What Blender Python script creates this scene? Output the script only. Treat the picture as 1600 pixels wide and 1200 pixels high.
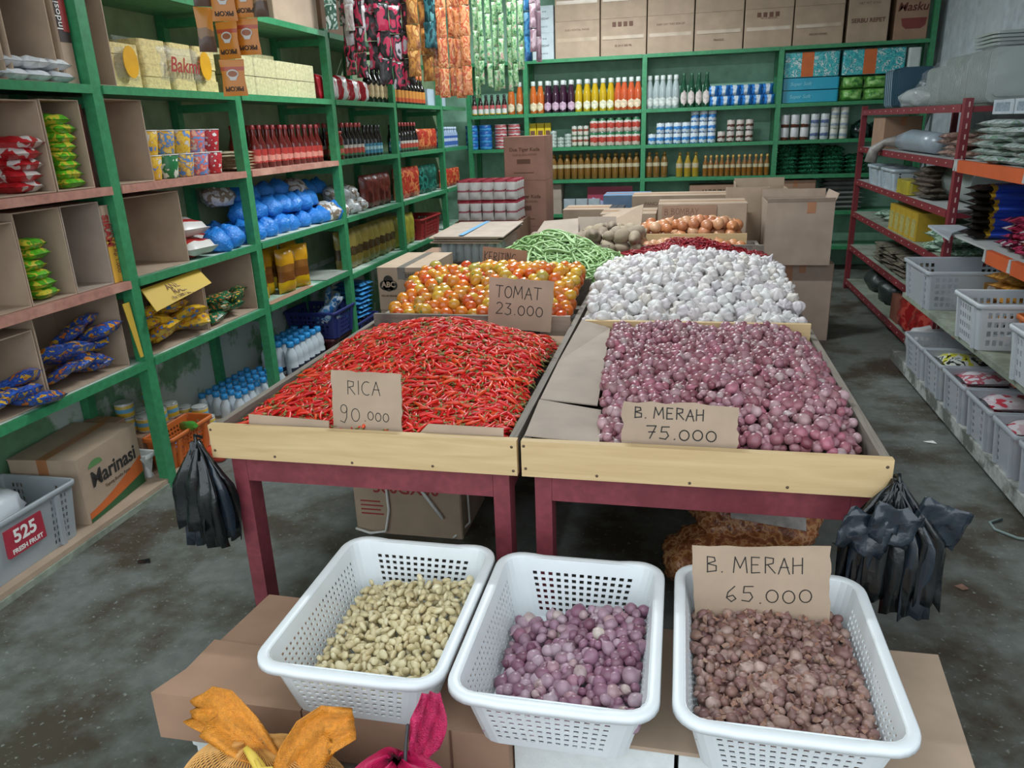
import bpy, bmesh, math, random
import numpy as np
from mathutils import Vector, Matrix, Euler, noise

for o in list(bpy.data.objects):
    bpy.data.objects.remove(o, do_unlink=True)
scene = bpy.context.scene
COL = scene.collection
PI = math.pi
rad = math.radians

# ------------------------------------------------------------------ camera
CAM_H, PITCH, YAW, ROLL, FPX = 1.65, rad(18.7), rad(12.7), rad(-2.1), 1185.0
fwd = Vector((-math.sin(YAW) * math.cos(PITCH), math.cos(YAW) * math.cos(PITCH), -math.sin(PITCH)))
rgt = Vector((math.cos(YAW), math.sin(YAW), 0))
upv = rgt.cross(fwd)
rx = rgt * math.cos(ROLL) + upv * math.sin(ROLL)
ux = upv * math.cos(ROLL) - rgt * math.sin(ROLL)
cam_data = bpy.data.cameras.new('camera')
cam = bpy.data.objects.new('camera', cam_data)
COL.objects.link(cam)
m = Matrix.Identity(4)
for i in range(3):
    m[i][0], m[i][1], m[i][2] = rx[i], ux[i], -fwd[i]
m[2][3] = CAM_H
cam.matrix_world = m
cam_data.sensor_width = 36
cam_data.lens = FPX / 1600 * 36
cam_data.clip_start = 0.02
scene.camera = cam
CAMP = Vector((0, 0, CAM_H))

# ------------------------------------------------------------------ daylight and exposure
world = bpy.data.worlds.new('overcast_sky')
scene.world = world
world.use_nodes = True
bg = world.node_tree.nodes['Background']
bg.inputs[0].default_value = (0.86, 0.94, 1.0, 1)
bg.inputs[1].default_value = 1.5
scene.view_settings.view_transform = 'Standard'
scene.view_settings.look = 'None'
scene.view_settings.gamma = 1
scene.view_settings.use_curve_mapping = False
scene.view_settings.exposure = 0.45
FILL_TUBE_W = 62  # power of each added ceiling fill lamp

# ------------------------------------------------------------------ helpers
def lin(h):
    h = h.lstrip('#')
    out = []
    for i in (0, 2, 4):
        c = int(h[i:i + 2], 16) / 255
        out.append(c / 12.92 if c <= 0.04045 else ((c + 0.055) / 1.055) ** 2.4)
    return tuple(out) + (1,)

class MB:
    """collects faces; build() links them as one mesh object, mesh() returns the mesh"""
    def __init__(s):
        s.v, s.f, s.mi, s.sm = [], [], [], []
    def add(s, vs, fs, mi=0, sm=False, M=None):
        b = len(s.v)
        s.v += [tuple(M @ Vector(p)) for p in vs] if M is not None else [tuple(p) for p in vs]
        for f in fs:
            s.f.append(tuple(i + b for i in f)); s.mi.append(mi); s.sm.append(sm)
        return s
    def box(s, x0, x1, y0, y1, z0, z1, mi=0, M=None):
        vs = [(x0, y0, z0), (x1, y0, z0), (x1, y1, z0), (x0, y1, z0), (x0, y0, z1), (x1, y0, z1), (x1, y1, z1), (x0, y1, z1)]
        return s.add(vs, [(3, 2, 1, 0), (4, 5, 6, 7), (0, 1, 5, 4), (1, 2, 6, 5), (2, 3, 7, 6), (3, 0, 4, 7)], mi, False, M)
    def quad(s, a, b, c, d, mi=0):
        return s.add([a, b, c, d], [(0, 1, 2, 3)], mi)
    def lathe(s, prof, seg=14, mi=0, M=None, sm=True, lobes=None, cap=True):
        vs, fs = [], []
        n = len(prof)
        for (r, z) in prof:
            for k in range(seg):
                a = 2 * PI * k / seg
                q = r * (1 + (lobes[1] * math.cos(lobes[0] * a) if lobes and 0 < z < 1e9 else 0))
                vs.append((q * math.cos(a), q * math.sin(a), z))
        for i in range(n - 1):
            for k in range(seg):
                k2 = (k + 1) % seg
                fs.append((i * seg + k, i * seg + k2, (i + 1) * seg + k2, (i + 1) * seg + k))
        s.add(vs, fs, mi, sm, M)
        if cap:
            b = len(s.v) - n * seg
            s.f.append(tuple(b + k for k in range(seg))[::-1]); s.mi.append(mi); s.sm.append(False)
            s.f.append(tuple(b + (n - 1) * seg + k for k in range(seg))); s.mi.append(mi); s.sm.append(False)
        return s
    def tube(s, path, r, seg=6, mi=0, M=None, sm=True, cap=True):
        path = [Vector(p) for p in path]
        n = len(path)
        rs = r if isinstance(r, (list, tuple)) else [r] * n
        vs, fs = [], []
        ref = Vector((0, 0, 1))
        t0 = (path[1] - path[0]).normalized()
        if abs(t0.z) > 0.9: ref = Vector((1, 0, 0))
        for i, p in enumerate(path):
            t = (path[min(i + 1, n - 1)] - path[max(i - 1, 0)]).normalized()
            a = t.cross(ref)
            a = a.normalized() if a.length > 1e-6 else Vector((1, 0, 0))
            b = t.cross(a)
            ref = -b if False else ref
            for k in range(seg):
                w = 2 * PI * k / seg
                vs.append(p + (a * math.cos(w) + b * math.sin(w)) * rs[i])
        for i in range(n - 1):
            for k in range(seg):
                k2 = (k + 1) % seg
                fs.append((i * seg + k2, i * seg + k, (i + 1) * seg + k, (i + 1) * seg + k2))
        if cap:
            fs.append(tuple(range(seg))); fs.append(tuple((n - 1) * seg + k for k in range(seg))[::-1])
        return s.add(vs, fs, mi, sm, M)
    def prism(s, pts, z0, z1, mi=0, M=None, sm=False):
        n = len(pts)
        vs = [(x, y, z0) for x, y in pts] + [(x, y, z1) for x, y in pts]
        fs = [tuple(range(n))[::-1], tuple(range(n, 2 * n))] + [(i, (i + 1) % n, n + (i + 1) % n, n + i) for i in range(n)]
        return s.add(vs, fs, mi, sm, M)
    def mesh(s, name, mats):
        me = bpy.data.meshes.new(name)
        me.from_pydata(s.v, [], s.f)
        for mt in (mats if isinstance(mats, (list, tuple)) else [mats]):
            me.materials.append(mt)
        me.polygons.foreach_set('material_index', s.mi)
        me.polygons.foreach_set('use_smooth', s.sm)
        me.update()
        return me
    def build(s, name, mats, parent=None):
        return obj(name, s.mesh(name, mats), parent)

def obj(name, me, parent=None):
    o = bpy.data.objects.new(name, me)
    COL.objects.link(o)
    if parent is not None: o.parent = parent
    return o

def tag(o, label=None, cat=None, group=None, kind=None):
    if label: o['label'] = label
    if cat: o['category'] = cat
    if group: o['group'] = group
    if kind: o['kind'] = kind
    return o

def thing(name, label, cat, loc=(0, 0, 0), rz=0, group=None):
    o = obj(name, None)
    o.location = loc; o.rotation_euler = (0, 0, rz)
    return tag(o, label, cat, group)

def structure(o):
    o['kind'] = 'structure'
    return o

def inst(spec, loc, rot=(0, 0, 0), scale=1, label=None, cat=None, group=None):
    """spec = (name, root mesh or None, [(part name, mesh, [sub-parts]), ...]) -> a new thing sharing the mesh data"""
    o = obj(spec[0], spec[1])
    o.location = loc
    o.rotation_euler = rot if isinstance(rot, (tuple, list, Euler)) else (0, 0, rot)
    o.scale = (scale,) * 3 if not isinstance(scale, (tuple, list)) else scale
    tag(o, label, cat, group)
    for p in spec[2]:
        c = obj(p[0], p[1], o)
        for g in (p[2] if len(p) > 2 else []):
            obj(g[0], g[1], c)
    return o

def text_mesh(txt, size, mt, bold=0.0, extrude=0.0004, align='CENTER', shear=0.0):
    cu = bpy.data.curves.new('lettering', 'FONT')
    cu.body = txt; cu.size = size; cu.align_x = align; cu.align_y = 'CENTER'
    cu.offset = bold; cu.extrude = extrude; cu.shear = shear; cu.resolution_u = 3
    t = bpy.data.objects.new('lettering', cu)
    COL.objects.link(t)
    dg = bpy.context.evaluated_depsgraph_get()
    me = bpy.data.meshes.new_from_object(t.evaluated_get(dg))
    bpy.data.objects.remove(t, do_unlink=True)
    bpy.data.curves.remove(cu)
    me.name = 'lettering'
    me.materials.clear(); me.materials.append(mt)
    return me

def put_text(parent, txt, size, mt, loc, rot, bold=0.0, name='lettering', shear=0.0):
    o = obj(name, text_mesh(txt, size, mt, bold, shear=shear), parent)
    o.location = loc; o.rotation_euler = rot
    return o

FRONT = (rad(90), 0, 0)              # text readable from -Y
EAST = (rad(90), 0, rad(90))         # text readable from +X (on the left shelf)
WEST = (rad(90), 0, rad(-90))        # text readable from -X (on the right rack)

# ------------------------------------------------------------------ materials
MATS = {}
def nmat(name):
    mt = bpy.data.materials.new(name)
    mt.use_nodes = True
    nt = mt.node_tree
    return mt, nt, nt.nodes['Principled BSDF']

def nd(nt, t, **kw):
    n = nt.nodes.new(t)
    for k, v in kw.items():
        if k.startswith('i_'): n.inputs[int(k[2:])].default_value = v
        else: setattr(n, k, v)
    return n

def ramp(nt, stops, interp='LINEAR'):
    r = nt.nodes.new('ShaderNodeValToRGB')
    r.color_ramp.interpolation = interp
    e = r.color_ramp.elements
    while len(e) < len(stops): e.new(0.5)
    for i, (p, c) in enumerate(stops):
        e[i].position = p; e[i].color = c if len(c) == 4 else (*c, 1)
    return r

def plain(name, col, rough=0.6, var=0.12, scale=9.0, metal=0.0, bump=0.0, trans=0.0, spec=0.5, coat=0.0, sss=0.0):
    """one colour with a light mottling and optional fine relief"""
    if name in MATS: return MATS[name]
    mt, nt, p = nmat(name)
    c = lin(col)
    tc = nd(nt, 'ShaderNodeTexCoord')
    nz = nd(nt, 'ShaderNodeTexNoise'); nz.inputs['Scale'].default_value = scale; nz.inputs['Detail'].default_value = 5
    nt.links.new(tc.outputs['Object'], nz.inputs['Vector'])
    r = ramp(nt, [(0.3, tuple(x * (1 - var) for x in c[:3])), (0.7, tuple(min(1, x * (1 + var)) for x in c[:3]))])
    nt.links.new(nz.outputs['Fac'], r.inputs[0]); nt.links.new(r.outputs[0], p.inputs['Base Color'])
    p.inputs['Roughness'].default_value = rough; p.inputs['Metallic'].default_value = metal
    p.inputs['Specular IOR Level'].default_value = spec
    p.inputs['Coat Weight'].default_value = coat
    if trans: p.inputs['Transmission Weight'].default_value = trans
    if bump:
        b = nd(nt, 'ShaderNodeBump'); b.inputs['Strength'].default_value = bump; b.inputs['Distance'].default_value = 0.004
        n2 = nd(nt, 'ShaderNodeTexNoise'); n2.inputs['Scale'].default_value = scale * 4
        nt.links.new(tc.outputs['Object'], n2.inputs['Vector'])
        nt.links.new(n2.outputs['Fac'], b.inputs['Height']); nt.links.new(b.outputs[0], p.inputs['Normal'])
    MATS[name] = mt
    return mt

def varied(name, cols, rough=0.4, mottle=0.15, scale=60, spec=0.5, bump=0.0, coat=0.0, sss=0.0):
    """each piece its own colour out of a ramp (random by object and by loose piece)"""
    if name in MATS: return MATS[name]
    mt, nt, p = nmat(name)
    g = nd(nt, 'ShaderNodeNewGeometry'); oi = nd(nt, 'ShaderNodeObjectInfo')
    a = nd(nt, 'ShaderNodeMath', operation='ADD'); fr = nd(nt, 'ShaderNodeMath', operation='FRACT')
    nt.links.new(g.outputs['Random Per Island'], a.inputs[0]); nt.links.new(oi.outputs['Random'], a.inputs[1])
    nt.links.new(a.outputs[0], fr.inputs[0])
    n = len(cols)
    r = ramp(nt, [(i / max(1, n - 1), lin(c)) for i, c in enumerate(cols)])
    nt.links.new(fr.outputs[0], r.inputs[0])
    tc = nd(nt, 'ShaderNodeTexCoord')
    nz = nd(nt, 'ShaderNodeTexNoise'); nz.inputs['Scale'].default_value = scale; nz.inputs['Detail'].default_value = 4
    nt.links.new(tc.outputs['Object'], nz.inputs['Vector'])
    mr = nd(nt, 'ShaderNodeMapRange'); mr.inputs[1].default_value = 0.25; mr.inputs[2].default_value = 0.75
    mr.inputs[3].default_value = 1 - mottle; mr.inputs[4].default_value = 1 + mottle
    nt.links.new(nz.outputs['Fac'], mr.inputs[0])
    mx = nd(nt, 'ShaderNodeVectorMath', operation='SCALE')
    nt.links.new(r.outputs[0], mx.inputs[0]); nt.links.new(mr.outputs[0], mx.inputs['Scale'])
    nt.links.new(mx.outputs[0], p.inputs['Base Color'])
    p.inputs['Roughness'].default_value = rough; p.inputs['Specular IOR Level'].default_value = spec
    p.inputs['Coat Weight'].default_value = coat; p.inputs['Coat Roughness'].default_value = 0.15
    if sss:
        p.inputs['Subsurface Weight'].default_value = sss; p.inputs['Subsurface Radius'].default_value = (0.01, 0.006, 0.004)
    if bump:
        b = nd(nt, 'ShaderNodeBump'); b.inputs['Strength'].default_value = bump; b.inputs['Distance'].default_value = 0.003
        nt.links.new(nz.outputs['Fac'], b.inputs['Height']); nt.links.new(b.outputs[0], p.inputs['Normal'])
    MATS[name] = mt
    return mt

def bands(name, stops, axis=2, rough=0.35, noise_amt=0.0, nscale=40, coat=0.0, metal=0.0):
    """flat print: colour bands along a local axis; stops = [(start in metres, colour), ...]"""
    if name in MATS: return MATS[name]
    mt, nt, p = nmat(name)
    tc = nd(nt, 'ShaderNodeTexCoord'); sp = nd(nt, 'ShaderNodeSeparateXYZ')
    nt.links.new(tc.outputs['Object'], sp.inputs[0])
    lo = stops[0][0]; hi = stops[-1][0] + 1e-4
    mr = nd(nt, 'ShaderNodeMapRange'); mr.inputs[1].default_value = lo; mr.inputs[2].default_value = hi
    val = sp.outputs[axis]
    if noise_amt:
        nz = nd(nt, 'ShaderNodeTexNoise'); nz.inputs['Scale'].default_value = nscale
        nt.links.new(tc.outputs['Object'], nz.inputs['Vector'])
        m1 = nd(nt, 'ShaderNodeMath', operation='MULTIPLY_ADD'); m1.inputs[1].default_value = noise_amt; 
        nt.links.new(nz.outputs['Fac'], m1.inputs[0]); nt.links.new(val, m1.inputs[2])
        val = m1.outputs[0]
    nt.links.new(val, mr.inputs[0])
    r = ramp(nt, [((z - lo) / (hi - lo), lin(c)) for z, c in stops], 'CONSTANT')
    nt.links.new(mr.outputs[0], r.inputs[0]); nt.links.new(r.outputs[0], p.inputs['Base Color'])
    p.inputs['Roughness'].default_value = rough; p.inputs['Coat Weight'].default_value = coat; p.inputs['Metallic'].default_value = metal
    MATS[name] = mt
    return mt

def printed(name, cols, scale=18, rough=0.3, bump=0.25, stretch=(1, 1, 1)):
    """busy packet print: cells of a few flat colours, crumpled film relief"""
    if name in MATS: return MATS[name]
    mt, nt, p = nmat(name)
    tc = nd(nt, 'ShaderNodeTexCoord'); oi = nd(nt, 'ShaderNodeObjectInfo')
    mp = nd(nt, 'ShaderNodeMapping'); mp.inputs['Scale'].default_value = stretch
    nt.links.new(tc.outputs['Object'], mp.inputs[0])
    ad = nd(nt, 'ShaderNodeVectorMath', operation='ADD')
    nt.links.new(mp.outputs[0], ad.inputs[0]); nt.links.new(oi.outputs['Random'], ad.inputs[1])
    nz = nd(nt, 'ShaderNodeTexNoise'); nz.inputs['Scale'].default_value = scale; nz.inputs['Detail'].default_value = 2
    nt.links.new(ad.outputs[0], nz.inputs['Vector'])
    n = len(cols)
    r = ramp(nt, [(0.3 + 0.4 * i / n if i else 0, lin(c)) for i, c in enumerate(cols)], 'CONSTANT')
    nt.links.new(nz.outputs['Fac'], r.inputs[0]); nt.links.new(r.outputs[0], p.inputs['Base Color'])
    p.inputs['Roughness'].default_value = rough
    b = nd(nt, 'ShaderNodeBump'); b.inputs['Strength'].default_value = bump; b.inputs['Distance'].default_value = 0.01
    n2 = nd(nt, 'ShaderNodeTexNoise'); n2.inputs['Scale'].default_value = scale * 1.5; n2.inputs['Distortion'].default_value = 1.0
    nt.links.new(ad.outputs[0], n2.inputs['Vector'])
    nt.links.new(n2.outputs['Fac'], b.inputs['Height']); nt.links.new(b.outputs[0], p.inputs['Normal'])
    MATS[name] = mt
    return mt

def film(name, col='#dfe6e6', alpha=0.35, rough=0.18, scale=25, bump=0.5):
    """thin clear plastic: partly see-through with crinkled gloss"""
    if name in MATS: return MATS[name]
    mt, nt, p = nmat(name)
    p.inputs['Base Color'].default_value = lin(col); p.inputs['Roughness'].default_value = rough
    p.inputs['Alpha'].default_value = alpha
    tc = nd(nt, 'ShaderNodeTexCoord')
    nz = nd(nt, 'ShaderNodeTexNoise'); nz.inputs['Scale'].default_value = scale; nz.inputs['Detail'].default_value = 4; nz.inputs['Distortion'].default_value = 1.5
    nt.links.new(tc.outputs['Object'], nz.inputs['Vector'])
    b = nd(nt, 'ShaderNodeBump'); b.inputs['Strength'].default_value = bump; b.inputs['Distance'].default_value = 0.01
    nt.links.new(nz.outputs['Fac'], b.inputs['Height']); nt.links.new(b.outputs[0], p.inputs['Normal'])
    MATS[name] = mt
    return mt

def wood(name, c1, c2, axis='X', rough=0.7, scale=3.0, dirt=None):
    if name in MATS: return MATS[name]
    mt, nt, p = nmat(name)
    tc = nd(nt, 'ShaderNodeTexCoord'); mp = nd(nt, 'ShaderNodeMapping')
    s = {'X': (1, 12, 12), 'Y': (12, 1, 12), 'Z': (12, 12, 1)}[axis]
    mp.inputs['Scale'].default_value = s
    nt.links.new(tc.outputs['Object'], mp.inputs[0])
    nz = nd(nt, 'ShaderNodeTexNoise'); nz.inputs['Scale'].default_value = scale; nz.inputs['Detail'].default_value = 6; nz.inputs['Distortion'].default_value = 1.2
    nt.links.new(mp.outputs[0], nz.inputs['Vector'])
    r = ramp(nt, [(0.3, lin(c1)), (0.7, lin(c2))])
    nt.links.new(nz.outputs['Fac'], r.inputs[0])
    out = r.outputs[0]
    if dirt:
        n2 = nd(nt, 'ShaderNodeTexNoise'); n2.inputs['Scale'].default_value = 6; n2.inputs['Detail'].default_value = 8
        nt.links.new(tc.outputs['Object'], n2.inputs['Vector'])
        r2 = ramp(nt, [(0.52, (0, 0, 0)), (0.68, (1, 1, 1))])
        nt.links.new(n2.outputs['Fac'], r2.inputs[0])
        mx = nd(nt, 'ShaderNodeMix', data_type='RGBA'); mx.inputs['B'].default_value = lin(dirt)
        nt.links.new(r2.outputs[0], mx.inputs['Factor']); nt.links.new(out, mx.inputs['A'])
        out = mx.outputs['Result']
    nt.links.new(out, p.inputs['Base Color'])
    p.inputs['Roughness'].default_value = rough
    b = nd(nt, 'ShaderNodeBump'); b.inputs['Strength'].default_value = 0.25; b.inputs['Distance'].default_value = 0.003
    nt.links.new(nz.outputs['Fac'], b.inputs['Height']); nt.links.new(b.outputs[0], p.inputs['Normal'])
    MATS[name] = mt
    return mt

def worn(name, base, under, scale=2.2, lo=0.52, hi=0.6, rough=0.7, speck=None, bump=0.3):
    """painted or bare surface with worn-through patches of a second colour and fine specks"""
    if name in MATS: return MATS[name]
    mt, nt, p = nmat(name)
    tc = nd(nt, 'ShaderNodeTexCoord')
    nz = nd(nt, 'ShaderNodeTexNoise'); nz.inputs['Scale'].default_value = scale; nz.inputs['Detail'].default_value = 9; nz.inputs['Roughness'].default_value = 0.62
    nt.links.new(tc.outputs['Object'], nz.inputs['Vector'])
    r = ramp(nt, [(lo, (0, 0, 0)), (hi, (1, 1, 1))]); nt.links.new(nz.outputs['Fac'], r.inputs[0])
    n2 = nd(nt, 'ShaderNodeTexNoise'); n2.inputs['Scale'].default_value = scale * 7; n2.inputs['Detail'].default_value = 6
    nt.links.new(tc.outputs['Object'], n2.inputs['Vector'])
    b1 = lin(base)
    r1 = ramp(nt, [(0.3, tuple(x * 0.82 for x in b1[:3])), (0.7, tuple(min(1, x * 1.15) for x in b1[:3]))]); nt.links.new(n2.outputs['Fac'], r1.inputs[0])
    mx = nd(nt, 'ShaderNodeMix', data_type='RGBA'); mx.inputs['B'].default_value = lin(under)
    nt.links.new(r.outputs[0], mx.inputs['Factor']); nt.links.new(r1.outputs[0], mx.inputs['A'])
    out = mx.outputs['Result']
    if speck:
        n3 = nd(nt, 'ShaderNodeTexNoise'); n3.inputs['Scale'].default_value = scale * 22; n3.inputs['Detail'].default_value = 3
        nt.links.new(tc.outputs['Object'], n3.inputs['Vector'])
        r3 = ramp(nt, [(0.62, (0, 0, 0)), (0.72, (1, 1, 1))]); nt.links.new(n3.outputs['Fac'], r3.inputs[0])
        m3 = nd(nt, 'ShaderNodeMix', data_type='RGBA'); m3.inputs['B'].default_value = lin(speck)
        nt.links.new(r3.outputs[0], m3.inputs['Factor']); nt.links.new(out, m3.inputs['A'])
        out = m3.outputs['Result']
    nt.links.new(out, p.inputs['Base Color']); p.inputs['Roughness'].default_value = rough
    b = nd(nt, 'ShaderNodeBump'); b.inputs['Strength'].default_value = bump; b.inputs['Distance'].default_value = 0.004
    nt.links.new(n2.outputs['Fac'], b.inputs['Height']); nt.links.new(b.outputs[0], p.inputs['Normal'])
    MATS[name] = mt
    return mt

def cardboard(name='cardboard', col='#ad9782', bump=0.15):
    if name in MATS: return MATS[name]
    mt, nt, p = nmat(name)
    tc = nd(nt, 'ShaderNodeTexCoord'); oi = nd(nt, 'ShaderNodeObjectInfo')
    nz = nd(nt, 'ShaderNodeTexNoise'); nz.inputs['Scale'].default_value = 7; nz.inputs['Detail'].default_value = 6
    nt.links.new(tc.outputs['Object'], nz.inputs['Vector'])
    c = lin(col)
    r = ramp(nt, [(0.3, tuple(x * 0.88 for x in c[:3])), (0.7, tuple(x * 1.1 for x in c[:3]))]); nt.links.new(nz.outputs['Fac'], r.inputs[0])
    nt.links.new(r.outputs[0], p.inputs['Base Color'])
    p.inputs['Roughness'].default_value = 0.75; p.inputs['Specular IOR Level'].default_value = 0.3
    b = nd(nt, 'ShaderNodeBump'); b.inputs['Strength'].default_value = bump; b.inputs['Distance'].default_value = 0.01
    nt.links.new(nz.outputs['Fac'], b.inputs['Height']); nt.links.new(b.outputs[0], p.inputs['Normal'])
    MATS[name] = mt
    return mt

CARD = cardboard()
CARD_D = cardboard('cardboard_brown', '#a0806a')
CARD_G = cardboard('cardboard_greyish', '#a8988a')
INK = plain('black_ink', '#2a2724', 0.7, 0.05)
INKB = plain('brown_ink', '#6b4a3a', 0.7, 0.05)
INKR = plain('red_ink', '#9c2f2a', 0.6, 0.05)
WHITE_INK = plain('white_ink', '#e8e6e0', 0.6, 0.03)
GREEN = worn('green_gloss_paint', '#38885a', '#2c6c48', 5, 0.6, 0.75, 0.42, None, 0.12)
GREEN_B = worn('green_board_paint', '#5a9672', '#7f9a88', 3.5, 0.58, 0.72, 0.5, None, 0.12)
GREEN_W = worn('worn_green_board', '#6f9f86', '#c3cfc4', 4, 0.42, 0.6, 0.6, None, 0.15)
PINKW = worn('bare_reddish_plank', '#b07c6c', '#c99a86', 5, 0.5, 0.7, 0.7, None, 0.2)
DUSTY = worn('dusty_board', '#8c9484', '#6c7264', 4, 0.5, 0.65, 0.8, None, 0.2)
WALLG = worn('green_wall_plaster', '#93a882', '#a3b690', 1.6, 0.52, 0.66, 0.85, None, 0.25)
WALLP = worn('peeling_green_wall', '#6f9872', '#c0ccc4', 2.2, 0.47, 0.52, 0.85, None, 0.35)
WALLB = worn('back_wall_green', '#93c0a8', '#a2c8b2', 1.4, 0.5, 0.7, 0.75, None, 0.15)
WALLW = worn('white_wall_plaster', '#c4ccd4', '#d0d6dc', 1.5, 0.5, 0.7, 0.85, None, 0.15)
FLOOR = worn('concrete_floor', '#6a6e69', '#443d31', 2.4, 0.44, 0.6, 0.5, '#7d817c', 0.5)
CLEAR = film('clear_film', '#dfe6e6', 0.2)
CLEAR2 = film('cloudy_film', '#cfd6d6', 0.55, 0.22, 18, 0.7)
# ------------------------------------------------------------------ shape makers
def pillow(w, h, t, seed=0, nu=8, nv=10, wob=0.12, crimp=0.06):
    """filled packet standing in the XZ plane, w wide, h tall, t thick, crimped ends; base at z=0"""
    rng = random.Random(seed)
    mb = MB()
    ph = [rng.uniform(0, 6.28) for _ in range(6)]
    def pt(u, v, s):
        a, b = 2 * u - 1, 2 * v - 1
        prof = max(0.0, 1 - abs(a) ** 3) ** 0.5 * max(0.0, 1 - (abs(b)) ** 4) ** 0.6
        if v < crimp or v > 1 - crimp: prof *= 0.15
        wv = 1 + wob * (math.sin(5 * a + ph[0]) * math.sin(4 * b + ph[1]) + 0.6 * math.sin(9 * b + ph[2] + 3 * a))
        return (a * w / 2 * (1 - 0.05 * math.cos(b * PI)), s * (t / 2 * prof * wv + 0.0006), v * h)
    for s in (-1, 1):
        vs = [pt(i / nu, j / nv, s) for j in range(nv + 1) for i in range(nu + 1)]
        fs = []
        for j in range(nv):
            for i in range(nu):
                a = j * (nu + 1) + i
                q = (a, a + 1, a + nu + 2, a + nu + 1)
                fs.append(q if s < 0 else q[::-1])
        mb.add(vs, fs, 0, True)
    return mb

def blob(rx_, ry_, rz_, seed=0, amp=0.18, freq=1.6, sub=3, flat=0.85, pinch=0.0):
    """soft filled bag, flat underneath, base at z=0; pinch > 0 gathers the top into a knot"""
    bm = bmesh.new()
    bmesh.ops.create_icosphere(bm, subdivisions=sub, radius=1)
    off = Vector((seed * 3.7, seed * 1.3, seed * 7.1))
    mb = MB()
    vs = []
    for v in bm.verts:
        d = v.co.normalized()
        k = 1 + amp * noise.noise(d * freq + off) + amp * 0.45 * noise.noise(d * freq * 2.7 + off)
        p = d * k
        if p.z < -flat * 0.75: p.z = -flat * 0.75
        if pinch and p.z > 0.35:
            q = (p.z - 0.35) / 0.65
            p.x *= 1 - pinch * min(1, q); p.y *= 1 - pinch * min(1, q); p.z += pinch * q * 0.45
        vs.append((p.x * rx_, p.y * ry_, (p.z + flat * 0.75) * rz_))
    mb.add(vs, [tuple(x.index for x in f.verts) for f in bm.faces], 0, True)
    bm.free()
    return mb

def rrect(w, d, r, n=5):
    """rounded rectangle outline, counter-clockwise, centred"""
    pts = []
    for cx, cy, a0 in ((w / 2 - r, d / 2 - r, 0), (-w / 2 + r, d / 2 - r, 90), (-w / 2 + r, -d / 2 + r, 180), (w / 2 - r, -d / 2 + r, 270)):
        for k in range(n + 1):
            a = rad(a0 + 90 * k / n)
            pts.append((cx + r * math.cos(a), cy + r * math.sin(a)))
    return pts

def lattice_wall(w0, d0, w1, d1, h, pitch, rows, z_lo, z_hi, r=0.04, open_frac=0.5, margin=0.035, plain_mid=None):
    """perforated tapered wall of a basket: real holes in a grid, hole rows between z_lo and z_hi"""
    mb = MB()
    zs = [0.0]
    ph = (z_hi - z_lo) / rows
    for k in range(rows):
        zs += [z_lo + k * ph, z_lo + (k + open_frac) * ph]
    zs += [h]
    zs = sorted(set(round(z, 5) for z in zs))
    hole_z = set()
    for k in range(rows): hole_z.add(round(z_lo + k * ph, 5))
    # sample stations along the outline: straight sides with hole columns, round corners plain
    def side(L):
        n = max(2, int((L - 2 * margin) / pitch))
        p = (L - 2 * margin) / n
        st = [(0.0, False)]
        for k in range(n):
            a = margin + k * p
            ok = True
            if plain_mid and abs((a + p / 2) - L / 2) < plain_mid * L / 2: ok = False
            st += [(a, ok), (a + p * open_frac, False)]
        return [(s / L, hl) for s, hl in st]
    stations = []
    for sidx in range(4):
        L0 = (d0 if sidx % 2 == 0 else w0) - 2 * r
        for t, hl in side(L0): stations.append((sidx, t, hl))
        for k in range(4): stations.append((sidx, 1 + k, False))     # corner
    def xy(sidx, t, w, d):
        # sides: 0 = right (x=+w/2, going +y), 1 = back, 2 = left, 3 = front
        hw, hd = w / 2, d / 2
        if t < 1:
            q = {0: (hw, -hd + r + t * (d - 2 * r)), 1: (hw - r - t * (w - 2 * r), hd), 2: (-hw, hd - r - t * (d - 2 * r)), 3: (-hw + r + t * (w - 2 * r), -hd)}[sidx]
            return q
        a = rad(90 * sidx + 90 * (t - 1) / 4)
        c = {0: (hw - r, hd - r), 1: (-hw + r, hd - r), 2: (-hw + r, -hd + r), 3: (hw - r, -hd + r)}[sidx]
        return (c[0] + r * math.cos(a), c[1] + r * math.sin(a))
    n = len(stations); nz = len(zs)
    vs = []
    for z in zs:
        f = z / h
        for (sidx, t, hl) in stations:
            x, y = xy(sidx, t, w0 + (w1 - w0) * f, d0 + (d1 - d0) * f)
            vs.append((x, y, z))
    fs = []
    for j in range(nz - 1):
        for i in range(n):
            if stations[i][2] and zs[j] in hole_z: continue
            i2 = (i + 1) % n
            fs.append((j * n + i, j * n + i2, (j + 1) * n + i2, (j + 1) * n + i))
    mb.add(vs, fs, 0, False)
    return mb

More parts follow.
